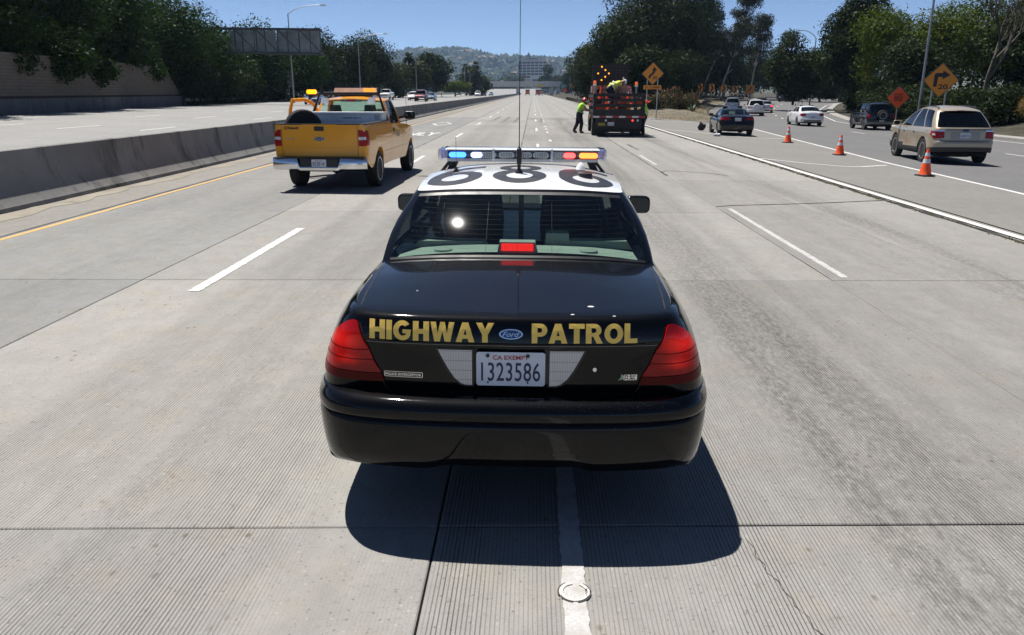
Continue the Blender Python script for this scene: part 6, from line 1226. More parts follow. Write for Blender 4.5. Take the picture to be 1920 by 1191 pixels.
# things carried in the bed
tb = empty('truck_toolbox', (0, 0, 0), 0, 'long white steel toolbox lying across the pickup bed behind the cab', 'toolbox'); tb.matrix_world = Matrix.Translation(PK.location) @ Matrix.Rotation(R(-2.2), 4, 'Z')
M_tb = mat('toolbox_white', (0.70, 0.71, 0.74), 0.35, 0.2, var=0.1)
m = MB(); m.box((0, 2.06, 1.46), (1.82, 0.46, 0.14)); m.box((0, 2.06, 1.24), (1.6, 0.44, 0.32)); part('chest', m, M_tb, tb); m = MB(); m.box((0, 2.05, 1.555), (1.86, 0.50, 0.045)); part('lid', m, M_tb, tb)
part('maker_name', text_mb('weather guard', -0.02, 1.425, 0.42, 1.475, lambda a, b: (a, 1.827, b), 0.02), mat('mark_dark', (0.10, 0.10, 0.11), 0.6), tb); m = MB(); m.box((0.80, 1.825, 1.46), (0.12, 0.01, 0.12)); part('latch', m, M_galv, tb)
st = empty('spare_tyre', (0, 0, 0), 0, 'loose black tyre standing in the left rear of the pickup bed', 'tyre'); st.matrix_world = Matrix.Translation(PK.location) @ Matrix.Rotation(R(-2.2), 4, 'Z') @ Matrix.Translation((-0.52, 0.62, 1.28)) @ Matrix.Rotation(R(-62), 4, 'Z')
t = MB(); r_, h_ = 0.385, 0.14; t.lathe([(0.22, -h_ * 0.8), (0.30, -h_), (0.36, -h_ * 0.92), (0.383, -h_ * 0.74), (0.385, -h_ * 0.5), (0.372, -h_ * 0.48), (0.372, -h_ * 0.38), (0.385, -h_ * 0.36), (0.385, -h_ * 0.06), (0.372, -h_ * 0.04), (0.372, h_ * 0.04), (0.385, h_ * 0.06), (0.385, h_ * 0.36), (0.372, h_ * 0.38), (0.372, h_ * 0.48), (0.385, h_ * 0.5), (0.383, h_ * 0.74), (0.36, h_ * 0.92), (0.30, h_), (0.22, h_ * 0.8)], 44, 'X'); part('tread', t, M_tyre, st, smooth=30)
t = MB(); t.lathe([(0.0, -0.05), (0.225, -0.06), (0.225, 0.06), (0, 0.05)], 24, 'X'); part('steel_disc', t, M_steel, st)
# white works pickup in the opposite lanes, built from the same kind of body
sp2 = dict(sp); sp2['ds'] = 0.09
def far_pickup(x, y, rz, label):
    mbp, _b, dz2 = tub(sp2); rt = empty('white_pickup', (x, y, zg(x, y)), rz, label, 'pickup truck'); pw = paint('pickup_white', (0.74, 0.75, 0.76)); part('body', mbp, pw, rt, smooth=30); G2, _r, _c = greenhouse(gh, dz2); part('roof', G2.pop('roof'), pw, rt, smooth=40); part('cab_frame', G2.pop('frame'), pw, rt, smooth=40); G2.pop('trim')
    for k, m_ in G2.items(): part('side_window' if k.startswith('side') else k, m_, G_dark, rt, smooth=60)
    for yw in (1.18, 4.85):
        for s in (1, -1): wheel(rt, s * 0.855, yw, 0.385, 0.26)
    for s in (1, -1): part('head_lamp', decal(*poly2([(s * 0.62, 0.86), (s * 0.90, 0.86), (s * 0.90, 1.02), (s * 0.62, 1.02)]), lambda u, v: (u, 8, v), (0, -1, 0), _b, 0.006, 0.1, 0.005), M_clear, rt)
    part('grille', decal(*poly2([(-0.55, 0.80), (0.55, 0.80), (0.55, 1.0), (-0.55, 1.0)]), lambda u, v: (u, 8, v), (0, -1, 0), _b, 0.006, 0.1, 0.005), M_trim, rt); part('bed_floor', MB().box((0, 1.24, 0.88), (1.8, 2.36, 0.04)), M_trim, rt); return rt
far_pickup(-27.0, 153, R(181), 'white pickup coming the other way just above the yellow cab roof')

# ================================================================== works truck with arrow board
M_tk = mat('truck_black_steel', (0.012, 0.012, 0.013), 0.65, var=0.3, bump=0.1); M_tkr = mat('tape_red', (0.35, 0.02, 0.015), 0.4); M_tkw = mat('tape_white', (0.62, 0.60, 0.58), 0.4)
TK = empty('works_truck', (4.05, 38.6, zg(4.05)), R(-1), 'dark stake-bed works truck with an arrow board, loaded with cones', 'truck')
def tp(nm, *boxes, m_=M_tk, parent=TK):
    m = MB()
    for b in boxes: m.box(*b)
    return part(nm, m, m_, parent)
tp('bed_floor', ((0, 2.2, 0.98), (2.42, 4.4, 0.10))); tp('chassis', ((-0.42, 3.4, 0.72), (0.12, 6.6, 0.24)), ((0.42, 3.4, 0.72), (0.12, 6.6, 0.24)), ((0, 0.25, 0.66), (2.1, 0.12, 0.42)), ((0, 0.5, 0.40), (1.9, 0.10, 0.34)))
tp('rear_beam', ((0, -0.02, 0.92), (2.46, 0.06, 0.14)))
for k in range(8): tp('reflective_tape', ((-1.075 + 0.307 * k, -0.054, 0.93), (0.30, 0.006, 0.085)), m_=M_tkr if k % 2 else M_tkw)
for s in (1, -1):
    for y in (0.05, 1.1, 2.2, 3.3, 4.3): tp('stake', ((s * 1.17, y, 1.50), (0.07, 0.07, 1.0)))
    for z in (1.16, 1.48, 1.86): tp('side_board', ((s * 1.205, 2.18, z), (0.03, 4.35, 0.16)))
for x in (-1.10, -0.72, -0.20, 0.30, 0.74, 1.10): tp('gate_stake', ((x, 0.0, 1.48), (0.06, 0.05, 1.0)))
for z, h in ((1.13, 0.26), (1.45, 0.15), (1.70, 0.12), (1.93, 0.14)): tp('gate_board', ((0, -0.045, z), (2.36, 0.03, h)))
tp('rear_panel', ((0, 0.10, 0.62), (2.2, 0.05, 0.46)));
for s in (1, -1): tp('mud_flap', ((s * 0.86, 0.72, 0.34), (0.55, 0.03, 0.56)))
for x, m_ in ((-0.60, M_plate), (-0.25, M_red), (0.66, M_redlit), (0.90, M_plate)):
    m = MB(); m.lathe([(0, -0.02), (0.05, -0.015), (0.055, 0.02)], 14, 'Y', (x, 0.06, 0.76)); part('tail_lamp', m, m_, TK)
number_plate(TK, -0.36, 0.065, 0.60, 0.30, 0.15, '8N40276'); tp('yellow_tag', ((-0.80, 0.065, 0.585), (0.34, 0.01, 0.13)), m_=mat('tag_yellow', (0.35, 0.25, 0.03), 0.6))
for y in (1.5,):
    for s in (1, -1):
        for dx in (0.82, 1.08): wheel(TK, s * dx, y, 0.45, 0.24)
for s in (1, -1): wheel(TK, s * 1.0, 6.2, 0.45, 0.26)
m = MB(); m.box((0, 6.1, 1.55), (2.2, 1.7, 1.7), taper=0.9); m.box((0, 7.3, 1.15), (2.0, 1.2, 0.9), taper=0.9); part('cab', m, mat('cab_orange', (0.55, 0.12, 0.02), 0.35, coat=1.0), TK, smooth=20); m = MB(); m.box((0, 5.235, 1.95), (1.6, 0.03, 0.5)); part('cab_window', m, G_dark, TK)
# arrow board on its lifting frame
ab = MB(); ab.box((-0.14, 4.25, 2.98), (1.84, 0.10, 0.94)); abo = part('arrow_board', ab, M_sk, TK); m = MB(); m.box((-0.55, 4.3, 1.9), (0.08, 0.08, 1.9)); m.box((0.25, 4.3, 1.9), (0.08, 0.08, 1.9)); part('board_frame', m, M_tk, abo)
M_al = emis('arrow_lamp_lit', (1.0, 0.36, 0.03), 1.1); M_ao = mat('arrow_lamp_off', (0.04, 0.03, 0.015), 0.5)
lit = {(1, 4), (2, 3), (3, 2), (2, 1), (1, 0), (0, 2)}
for j in range(5):
    for i in range(8):
        if (i + j) % 2 and (i, j) not in lit and i < 4: continue
        x = -0.90 + 0.12 + i * 0.185 + 0.0; z = 2.65 + j * 0.165
        on = (i, j) in lit; m = MB(); m.lathe([(0, -0.012), (0.030 if not on else 0.040, -0.010), (0.034 if not on else 0.044, 0.004)], 10, 'Y', (x, 4.192, z)); part('arrow_lamp', m, M_al if on else M_ao, abo)
for x, h in ((-1.17, 2.50), (0.83, 2.45)):
    y_ = 0.1 if x < 0 else 0.6
    m = MB(); m.tube([(x, y_, 1.3), (x, y_, h - 0.18)], 0.045, 8); bo = part('beacon_pole', m, mat('pole_grey', (0.30, 0.30, 0.30), 0.5), TK); m = MB(); m.lathe([(0.075, -0.16), (0.075, -0.08), (0.0, -0.08)], 14, 'Z', (x, y_, h)); part('beacon_base', m, mat('white_plastic', (0.72, 0.73, 0.74), 0.35), bo); m = MB(); m.lathe([(0.07, -0.08), (0.078, 0.0), (0.06, 0.06), (0, 0.08)], 14, 'Z', (x, y_, h)); part('amber_beacon', m, mat('beacon_orange', (0.95, 0.16, 0.02), 0.3, coat=1.0, emit=0.25, ecol=(1, 0.2, 0.02)), bo, smooth=50)
for x, y_ in ((-0.95, 2.8), (0.57, 1.2)): m = MB(); m.tube([(x, y_, 1.3), (x, y_, 2.25), (x - 0.08, y_, 2.3)], 0.04, 7); part('corner_pipe', m, mat('pole_grey', (0.30, 0.30, 0.30), 0.5), TK)
# ------------------------------------------------------------------ cones
M_cone = mat('cone_orange', (0.90, 0.095, 0.012), 0.5, var=0.08); M_band = mat('cone_band', (0.62, 0.64, 0.68), 0.35, var=0.08); M_cb = mat('cone_base', (0.03, 0.022, 0.018), 0.8)
def crad(z): return 0.155 - (0.155 - 0.030) * (z - 0.04) / 0.66
def cone_meshes():
    c = MB(); c.lathe([(0.165, 0.035), (0.155, 0.05), (crad(0.2), 0.2), (crad(0.68), 0.68), (0.026, 0.705), (0.0, 0.708)], 24, 'Z')
    b = MB(); b.prism(rrect(-0.19, -0.19, 0.19, 0.19, 0.03, 3), 0.0, 0.032); b.lathe([(0.175, 0.03), (0.16, 0.045)], 20, 'Z')
    bands = []
    for z0, z1 in ((0.34, 0.45), (0.52, 0.615)): q = MB(); q.lathe([(crad(z0) + 0.0035, z0), (crad(z1) + 0.0035, z1)], 24, 'Z'); q.f = [f for f in q.f if len(f) == 4]; q.m = [0] * len(q.f); bands.append(q.mesh('reflective_band', M_band, 40))
    return c.mesh('cone_body', M_cone, 40), b.mesh('base', M_cb), bands
CM = cone_meshes()
def cone(x, y, label, z=None, rot=(0, 0, 0), group='traffic cones on the gore', bands=True):
    r = empty('traffic_cone', (x, y, zg(x, y) + 0.012 if z is None else z), 0, label, 'traffic cone', group); r.rotation_euler = rot
    link('cone_body', CM[0], r); link('base', CM[1], r)
    if bands:
        for b in CM[2]: link('reflective_band', b, r)
    return r
cone(10.52, 21.7, 'nearest orange cone with two grey bands, in front of the tan crossover', rot=(0, 0, 0.2)); cone(11.02, 29.2, 'middle orange cone on the white gore line'); cone(11.45, 36.6, 'farthest of the three road cones, beside the black coupe', rot=(0, 0, 0.4))
random.seed(11)
for k in range(18):
    x = TK.location.x + random.uniform(-0.95, 0.95); y = 38.6 + random.uniform(0.35, 3.6); ly = k % 3
    cone(x, y, 'orange cone loaded in the works truck bed', z=zg(4) + 1.06 + 0.27 * ly, rot=(R(random.choice((0, 90, 90, 80))), R(random.uniform(-15, 15)), random.uniform(0, 6.28)), group='cones in the works truck', bands=bool(k % 2))
# ------------------------------------------------------------------ workers
M_vest = mat('lime_vest', (0.38, 0.75, 0.03), 0.7, var=0.12, bump=0.1); M_vesto = mat('yellow_vest', (0.62, 0.66, 0.06), 0.7, var=0.12); M_pants = mat('navy_trousers', (0.012, 0.014, 0.026), 0.9); M_skin = mat('skin', (0.34, 0.19, 0.12), 0.6); M_boot = mat('boots', (0.10, 0.075, 0.05), 0.8); M_str = mat('reflective_stripe', (0.62, 0.62, 0.58), 0.4)
def person(loc, rz, J, label, helmet, vest, sleeves='skin'):
    """one continuous skinned body from joints J; facing +Y"""
    V, E, Rr, T = [], [], [], []
    def ad(p, r, tag_): V.append(Vector(p)); Rr.append(r * (1.18 if r > 0.03 else 1.0)); T.append(tag_); return len(V) - 1
    def ch(i, *pts):
        for p, r, t in pts: j = ad(p, r, t); E.append((i, j)); i = j
        return i
    pel = ad(J['pelvis'], 0.165, 'pants'); waist = ch(pel, (Vector(J['pelvis']).lerp(Vector(J['chest']), 0.4), 0.175, 'vest')); chest = ch(waist, (J['chest'], 0.20, 'vest')); neck = ch(chest, (J['neck'], 0.062, 'skin'))
    hd = Vector(J['head']); up = (hd - Vector(J['neck'])).normalized(); ch(neck, (hd - up * 0.03, 0.082, 'skin'), (hd + up * 0.06, 0.095, 'skin'), (hd + up * 0.12, 0.07, 'skin'))
    for s in 'LR':
        sg = -1 if s == 'L' else 1
        ch(pel, (J['hip' + s], 0.125, 'pants'), (J['knee' + s], 0.098, 'pants'), (J['ank' + s], 0.075, 'pants'), (Vector(J['ank' + s]) + Vector((0, 0.02, -0.05)), 0.062, 'boot'), (J['toe' + s], 0.05, 'boot'))
        sh = ch(chest, (J['sho' + s], 0.095, 'vest')); wr = ch(sh, (Vector(J['sho' + s]).lerp(Vector(J['elb' + s]), 0.55), 0.085, 'vest'), (J['elb' + s], 0.062, sleeves), (J['wri' + s], 0.042, 'skin'))
        w0 = Vector(J['wri' + s]); d = (w0 - Vector(J['elb' + s])).normalized(); palm = ch(wr, (w0 + d * 0.06, 0.034, 'glove')); side = d.orthogonal().normalized(); nn = d.cross(side)
        for k, (o_, ln) in enumerate(((-0.027, 0.065), (-0.009, 0.075), (0.009, 0.072), (0.027, 0.058))): ch(palm, (w0 + d * 0.095 + side * o_, 0.010, 'glove'), (w0 + d * (0.095 + ln * 0.6) + side * o_ * 1.1 + nn * 0.012, 0.009, 'glove'), (w0 + d * (0.095 + ln) + side * o_ * 1.1 + nn * 0.030, 0.008, 'glove'))
        ch(palm, (w0 + d * 0.05 - side * 0.045, 0.011, 'glove'), (w0 + d * 0.085 - side * 0.062 + nn * 0.012, 0.009, 'glove'))
    me = bpy.data.meshes.new('body'); me.from_pydata([tuple(v) for v in V], E, []); o = bpy.data.objects.new('body', me); COL.objects.link(o)
    sk = o.modifiers.new('skin', 'SKIN')
    for i, r_ in enumerate(Rr): me.skin_vertices[0].data[i].radius = (r_, r_); me.skin_vertices[0].data[i].use_root = (i == 0)
    o.modifiers.new('sub', 'SUBSURF').levels = 1
    dg = bpy.context.evaluated_depsgraph_get(); ev = bpy.data.meshes.new_from_object(o.evaluated_get(dg)); bpy.data.objects.remove(o)
    ev.name = 'body'; ev.materials.clear(); names = ['vest', 'pants', 'skin', 'boot', 'glove']
    for m_ in (vest, M_pants, M_skin, M_boot, mat('work_glove', (0.45, 0.55, 0.10), 0.8)): ev.materials.append(m_)
    segs = [(V[a], V[b], T[b]) for a, b in E]
    for p in ev.polygons:
        c = p.center; best = min(segs, key=lambda s_: ((s_[0] + (s_[1] - s_[0]) * max(0, min(1, (c - s_[0]).dot(s_[1] - s_[0]) / max(1e-9, (s_[1] - s_[0]).length_squared)))) - c).length); t = best[2]
        p.material_index = names.index(t); p.use_smooth = True
    root = empty('person', loc, rz, label, 'person'); link('body', ev, root)
    h = MB(); q = up.to_track_quat('Z', 'Y').to_matrix().to_4x4(); h.lathe([(0.165, 0.0), (0.135, 0.012), (0.128, 0.05), (0.105, 0.10), (0.06, 0.13), (0, 0.14)], 20, 'Z'); h.box((0, 0.16, 0.004), (0.18, 0.12, 0.012)); h.xf(Matrix.Translation(hd + up * 0.065) @ q); part('hard_hat', h, helmet, root, smooth=40)
    nz = MB(); f = Vector((0, 1, 0)) - up * up.y; f.normalize(); nz.lathe([(0.0, 0.03), (0.014, 0.0), (0.016, -0.02)], 8, 'Z'); nz.xf(Matrix.Translation(hd + up * 0.03 + f * 0.085) @ f.to_track_quat('Z', 'Y').to_matrix().to_4x4()); part('nose', nz, M_skin, root, smooth=40)
    a, b = Vector(J['pelvis']), Vector(J['chest'])
    for k in (0.35, 0.75):
        c = a.lerp(b, k); d = (b - a).normalized(); m = MB(); m.lathe([(0.225, -0.022), (0.227, 0.022)], 20, 'Z'); m.f = [x for x in m.f if len(x) == 4]; m.m = [0] * len(m.f); m.xf(Matrix.Translation(c) @ d.to_track_quat('Z', 'Y').to_matrix().to_4x4()); part('vest_stripe', m, M_str, root, smooth=60)
    return root
J1 = dict(pelvis=(0, -0.05, 0.93), chest=(0, 0.09, 1.30), neck=(0, 0.16, 1.49), head=(0, 0.20, 1.58), hipL=(-0.10, -0.05, 0.90), hipR=(0.10, -0.05, 0.90), kneeL=(-0.11, -0.10, 0.50), ankL=(-0.12, -0.28, 0.12), toeL=(-0.13, -0.10, 0.04), kneeR=(0.11, 0.08, 0.49), ankR=(0.12, 0.02, 0.09), toeR=(0.13, 0.20, 0.04),
          shoL=(-0.19, 0.09, 1.41), shoR=(0.19, 0.09, 1.41), elbL=(-0.23, 0.22, 1.16), wriL=(-0.17, 0.46, 1.12), elbR=(0.23, 0.26, 1.18), wriR=(0.14, 0.50, 1.10))
person((2.42, 42.2, zg(2.4)), R(-82), J1, 'worker in lime vest and red hard hat striding up to the truck', mat('helmet_red', (0.45, 0.02, 0.015), 0.3, coat=1.0), M_vest)
J2 = dict(J1); J2.update(ankL=(-0.11, -0.06, 0.09), toeL=(-0.12, 0.13, 0.04), kneeL=(-0.11, 0.0, 0.50), chest=(0, 0.0, 1.32), neck=(0, 0.03, 1.50), head=(0, 0.05, 1.60), shoL=(-0.19, 0, 1.42), shoR=(0.19, 0, 1.42))
person((5.42, 40.2, zg(5.4)), R(70), J2, 'worker in lime vest standing at the right side of the truck', mat('helmet_white', (0.72, 0.72, 0.70), 0.3, coat=1.0), M_vest)
J3 = dict(J1); J3.update(pelvis=(0, -0.15, 0.88), chest=(0, 0.20, 1.10), neck=(0, 0.40, 1.16), head=(0, 0.49, 1.18), shoL=(-0.19, 0.27, 1.16), shoR=(0.19, 0.27, 1.16), elbL=(-0.22, 0.36, 0.90), wriL=(-0.15, 0.44, 0.68), elbR=(0.22, 0.36, 0.90), wriR=(0.15, 0.44, 0.66), hipL=(-0.10, -0.15, 0.86), hipR=(0.10, -0.15, 0.86), kneeL=(-0.11, -0.05, 0.47), kneeR=(0.11, 0.0, 0.47), ankL=(-0.12, -0.15, 0.09), toeL=(-0.13, 0.03, 0.04), ankR=(0.12, -0.12, 0.09), toeR=(0.13, 0.06, 0.04))
person((3.80, 39.5, zg(4) + 1.33), R(-78), J3, 'worker in yellow vest and white hard hat bending down in the truck bed', mat('helmet_white', (0.72, 0.72, 0.70), 0.3, coat=1.0), M_vesto)
_J4 = dict(J3);  _J4.update(pelvis=(0, 0, 0.45), chest=(0, 0.05, 0.75), neck=(0, 0.08, 0.92), head=(0, 0.1, 1.0), shoL=(-0.19, 0.05, 0.84), shoR=(0.19, 0.05, 0.84), hipL=(-0.1, 0, 0.42), hipR=(0.1, 0, 0.42), kneeL=(-0.13, 0.34, 0.50), kneeR=(0.13, 0.34, 0.50), ankL=(-0.13, 0.14, 0.10), ankR=(0.13, 0.14, 0.10), toeL=(-0.13, 0.32, 0.04), toeR=(0.13, 0.32, 0.04), elbL=(-0.26, 0.18, 0.60), elbR=(0.26, 0.18, 0.60), wriL=(-0.18, 0.40, 0.55), wriR=(0.18, 0.40, 0.55))
# distant roadwork trucks under the bridge
def far_truck(x, y, label, col):
    r = empty('distant_truck', (x, y, zg(x)), 0, label, 'truck', 'distant works trucks'); m_ = mat('far_truck_' + col[0], col[1], 0.6)
    m = MB(); m.box((0, 3, 1.9), (2.4, 6, 2.2), taper=0.97); part('load_body', m, m_, r); m = MB(); m.box((0, 7.2, 1.7), (2.3, 1.8, 2.2), taper=0.9); part('cab', m, m_, r); m = MB(); m.box((0, -0.05, 2.9), (2.2, 0.1, 0.6)); part('rear_board', m, M_sk, r); m = MB(); m.box((0, 3.5, 0.7), (1.0, 7, 0.3)); part('chassis', m, M_under, r)
    for yw in (1.2, 6.9):
        for s in (1, -1): wheel(r, s * 1.05, yw, 0.48, 0.3)
    for s in (1, -1): m = MB(); m.box((s * 0.95, -0.04, 0.95), (0.2, 0.06, 0.2)); part('tail_lamp', m, M_red, r)
far_truck(-3.3, 470, 'orange works truck under the bridge, left of the red one', ('orange', (0.55, 0.13, 0.03))); far_truck(2.4, 445, 'red and white works truck under the bridge', ('red', (0.45, 0.10, 0.08))); far_truck(4.3, 480, 'tan truck half hidden behind the red and white truck', ('tan', (0.45, 0.28, 0.16)))
# ------------------------------------------------------------------ litter
def scrap(x, y, s, col, label, seed, h=0.3, nm='scrap_piece'):
    random.seed(seed); bm = bmesh.new(); bmesh.ops.create_icosphere(bm, subdivisions=2, radius=1.0)
    for v in bm.verts: k = 1 + random.uniform(-0.45, 0.35); v.co = Vector((v.co.x * s * k, v.co.y * s * 0.7 * k, max(0.0, v.co.z * s * h * 1.6 * k + s * h)))
    me = bpy.data.meshes.new(nm); bm.to_mesh(me); bm.free(); me.materials.append(mat('litter_' + str(seed), col, 0.7)); o = link(nm, me); o.location = (x, y, zg(x, y) + 0.01); return tag(o, label, 'litter', 'litter on the gore')
scrap(9.75, 47.2, 0.20, (0.015, 0.015, 0.016), 'black torn rubber scrap on the gravel left of the black coupe', 3, 0.9); scrap(9.15, 40.6, 0.18, (0.55, 0.56, 0.60), 'pale crumpled scrap beside the front wheel of the black coupe', 4, 0.3)
scrap(13.2, 80.5, 0.6, (0.62, 0.60, 0.55), 'white rubbish bag lying on the dirt island before the bushes', 5, 0.3, 'rubbish_bag'); scrap(11.2, 79.0, 0.5, (0.5, 0.48, 0.44), 'grey sandbag at the left edge of the dirt island', 6, 0.25); scrap(14.6, 82, 0.5, (0.5, 0.06, 0.05), 'small red scrap by the white rubbish bag', 8, 0.3); scrap(11.9, 74.0, 1.0, (0.50, 0.44, 0.34), 'flat tan board lying at the tip of the dirt island', 9, 0.1)
# ================================================================== trees and shrubs
def leafmat(name, dark, light, gloss=0.06, trans=0.22):
    g = NG(name); r = g.n('NewGeometry').outputs['Random Per Island']; n = g.noise(g.obj(), 0.55, 3)
    c = g.mix(g.math('MULTIPLY', g.math('ADD', r, g.mr(n, 0.3, 0.7)), 0.5), dark, light)
    b = g.n('BsdfPrincipled'); g.set(b.inputs['Base Color'], c); b.inputs['Roughness'].default_value = 0.5; b.inputs['Specular IOR Level'].default_value = gloss
    t = g.n('BsdfTranslucent'); g.set(t.inputs['Color'], g.mix(0.5, c, (light[0] * 1.4, light[1] * 1.5, light[2] * 0.6)))
    mx = g.n('MixShader'); mx.inputs[0].default_value = trans; g.t.links.new(b.outputs[0], mx.inputs[1]); g.t.links.new(t.outputs[0], mx.inputs[2]); g.t.links.new(mx.outputs[0], g.out.inputs[0]); return g.m
LM = dict(ficus=leafmat('leaf_ficus', (0.0085, 0.0205, 0.0030), (0.0270, 0.0600, 0.0075)), dark=leafmat('leaf_dark', (0.0085, 0.0165, 0.0036), (0.0230, 0.0370, 0.0090)), olive=leafmat('leaf_olive', (0.0150, 0.0240, 0.0070), (0.0420, 0.0550, 0.0150)),
          euc=leafmat('leaf_eucalypt', (0.0180, 0.0230, 0.0100), (0.0480, 0.0540, 0.0230)), bright=leafmat('leaf_bright', (0.0280, 0.0500, 0.0050), (0.0900, 0.1150, 0.0120)), rust=leafmat('leaf_rust', (0.0310, 0.0136, 0.0099), (0.0743, 0.0341, 0.0217)), dry=leafmat('dry_brush', (0.1548, 0.1032, 0.0430), (0.3096, 0.2150, 0.0946)), pink=leafmat('leaf_oleander', (0.0217, 0.0260, 0.0112), (0.0619, 0.0650, 0.0310)), flower=leafmat('oleander_bloom', (0.2580, 0.0860, 0.0688), (0.3870, 0.1720, 0.1290)))
M_bark = mat('bark_brown', (0.055, 0.042, 0.030), 0.95, var=0.4, vs=3, bump=0.5); M_pale = mat('bark_pale', (0.40, 0.36, 0.30), 0.85, var=0.4, vs=1.5, bump=0.3); M_greyb = mat('bark_grey', (0.10, 0.085, 0.07), 0.95, var=0.3, vs=3, bump=0.5)
def leaves(clumps, n, size, seed, up=0.35, shell=0.5, droop=0.0, aspect=0.5):
    r = np.random.default_rng(seed); C = np.array([c[0] for c in clumps], float); RR = np.array([c[1] for c in clumps], float)
    wgt = (RR.prod(1)) ** (2 / 3.0); idx = r.choice(len(C), n, p=wgt / wgt.sum()); u = r.normal(size=(n, 3)); u /= np.linalg.norm(u, axis=1)[:, None]
    k = shell + (1 - shell) * r.random((n, 1)) ** 0.6; k *= 1 + 0.10 * r.normal(size=(n, 1)); P = C[idx] + u * RR[idx] * k
    nrm = u * 0.6 + r.normal(size=(n, 3)) * 0.55 + np.array([0, 0, up]); nrm /= np.linalg.norm(nrm, axis=1)[:, None]
    t = np.cross(nrm, r.normal(size=(n, 3))); t[:, 2] -= droop; t /= np.linalg.norm(t, axis=1)[:, None] + 1e-9; b = np.cross(nrm, t)
    L = (size * r.uniform(0.6, 1.35, (n, 1))); W = L * aspect * r.uniform(0.7, 1.2, (n, 1))
    V = np.stack([P - t * L * 0.5, P + b * W * 0.5 + nrm * L * 0.05, P + t * L * 0.5, P - b * W * 0.5 + nrm * L * 0.05], 1).reshape(-1, 3); return V
def leafmesh(name, V, m):
    n = len(V) // 4; me = bpy.data.meshes.new(name); me.vertices.add(4 * n); me.vertices.foreach_set('co', V.astype(np.float32).ravel()); me.loops.add(4 * n); me.loops.foreach_set('vertex_index', np.arange(4 * n, dtype=np.int32)); me.polygons.add(n); me.polygons.foreach_set('loop_start', np.arange(0, 4 * n, 4, dtype=np.int32)); me.materials.append(m); me.update(calc_edges=True); return me
def clumps_in(rad, h, n, seed, zc=0.6, zr=0.42, cr=0.40, top=1.0):
    r = np.random.default_rng(seed); out = []
    for k in range(n):
        u = r.normal(size=3); u /= np.linalg.norm(u); f = r.random() ** 0.45 * 0.72; s = cr * r.uniform(0.7, 1.25)
        out.append(((u[0] * rad * f, u[1] * rad * f, zc * h + u[2] * zr * h * f), (rad * s, rad * s, min(rad, zr * h) * s * 0.9)))
    return out
def tree(name, x, y, z, h, rad, leaf, label, seed, n=9000, size=0.32, ncl=16, zc=0.58, zr=0.46, cr=0.42, bark=None, trunk=0.2, cat_='tree', group=None, aspect=0.5, shell=0.45, droop=0.0):
    root = empty(name, (x, y, z), 0, label, cat_, group); r = random.Random(seed); cl = clumps_in(rad, h, ncl, seed, zc, zr, cr)
    tb = MB(); f = [(0, 0, -0.2), (r.uniform(-.1, .1) * rad * 0.3, 0, h * 0.2), (r.uniform(-.15, .15) * rad, r.uniform(-.1, .1) * rad, h * zc)]; tb.tube(crom(f, 4), [trunk * (1 - 0.07 * k) for k in range(9)], 8)
    for c, _r in cl[:9]: p0 = Vector(f[1]).lerp(Vector(f[2]), r.uniform(0.1, 0.9)); tb.tube([p0, p0.lerp(Vector(c), 0.55) + Vector((0, 0, 0.04 * h)), Vector(c)], [trunk * 0.45, trunk * 0.3, trunk * 0.12], 6)
    part('trunk', tb, bark or M_bark, root, smooth=60); link('crown', leafmesh('crown', leaves(cl, n, size, seed, shell=shell, aspect=aspect, droop=droop), LM[leaf]), root); return root
# dense broadleaf trees over the left wall, nearest first
E3 = zg(-31) + 2.7
left = [(-35.2, 36, E3, 14.0, 6.0, 'nearest dense green tree overhanging the tan wall at the left edge'), (-35.6, 45, E3, 13.0, 5.8, 'dense green tree over the wall, second from the left edge'), (-36.6, 54, E3, 13.0, 5.8, 'dense green tree above the middle of the tan wall'), (-37.8, 63, E3, 12.0, 5.8, 'dense green tree dipping low over the wall top'),
        (-38.4, 72, E3, 10.2, 5.4, 'bright-leaved tree near the right end of the tan wall'), (-38.0, 83, 1.0, 12.6, 5.2, 'tall dark tree standing just past the end of the tan wall'), (-38.6, 92, 0.9, 10.4, 5.8, 'dark rounded tree left of the sign gantry'), (-40.2, 104, 0.8, 11.0, 6.0, 'dark tree behind the left part of the sign gantry'),
        (-38.4, 116, 0.8, 10.8, 6.0, 'dark tree below the middle of the sign gantry'), (-37.6, 127, 0.8, 11.4, 6.0, 'dark tree behind the outer end of the sign gantry'), (-36.5, 138, 0.7, 12.4, 6.2, 'tall dark tree right of the sign gantry'), (-34.6, 149, 0.7, 13.2, 6.2, 'tall dark tree behind the second street lamp on the left'), (-31.6, 158, 0.6, 13.4, 5.2, 'last tall dark tree of the left row')]
for k, (x, y, z, h, rad, lb) in enumerate(left):
    lo = z < 2; tree('broadleaf_tree', x, y, z, h, rad, 'ficus' if k < 10 else 'dark', lb, 100 + k, n=28000 if k < 6 else 19000, size=0.31 if k < 6 else 0.38, ncl=28, zc=0.47 if lo else 0.50, zr=0.52 if lo else 0.55, cr=0.46, group='row of dense trees on the left')
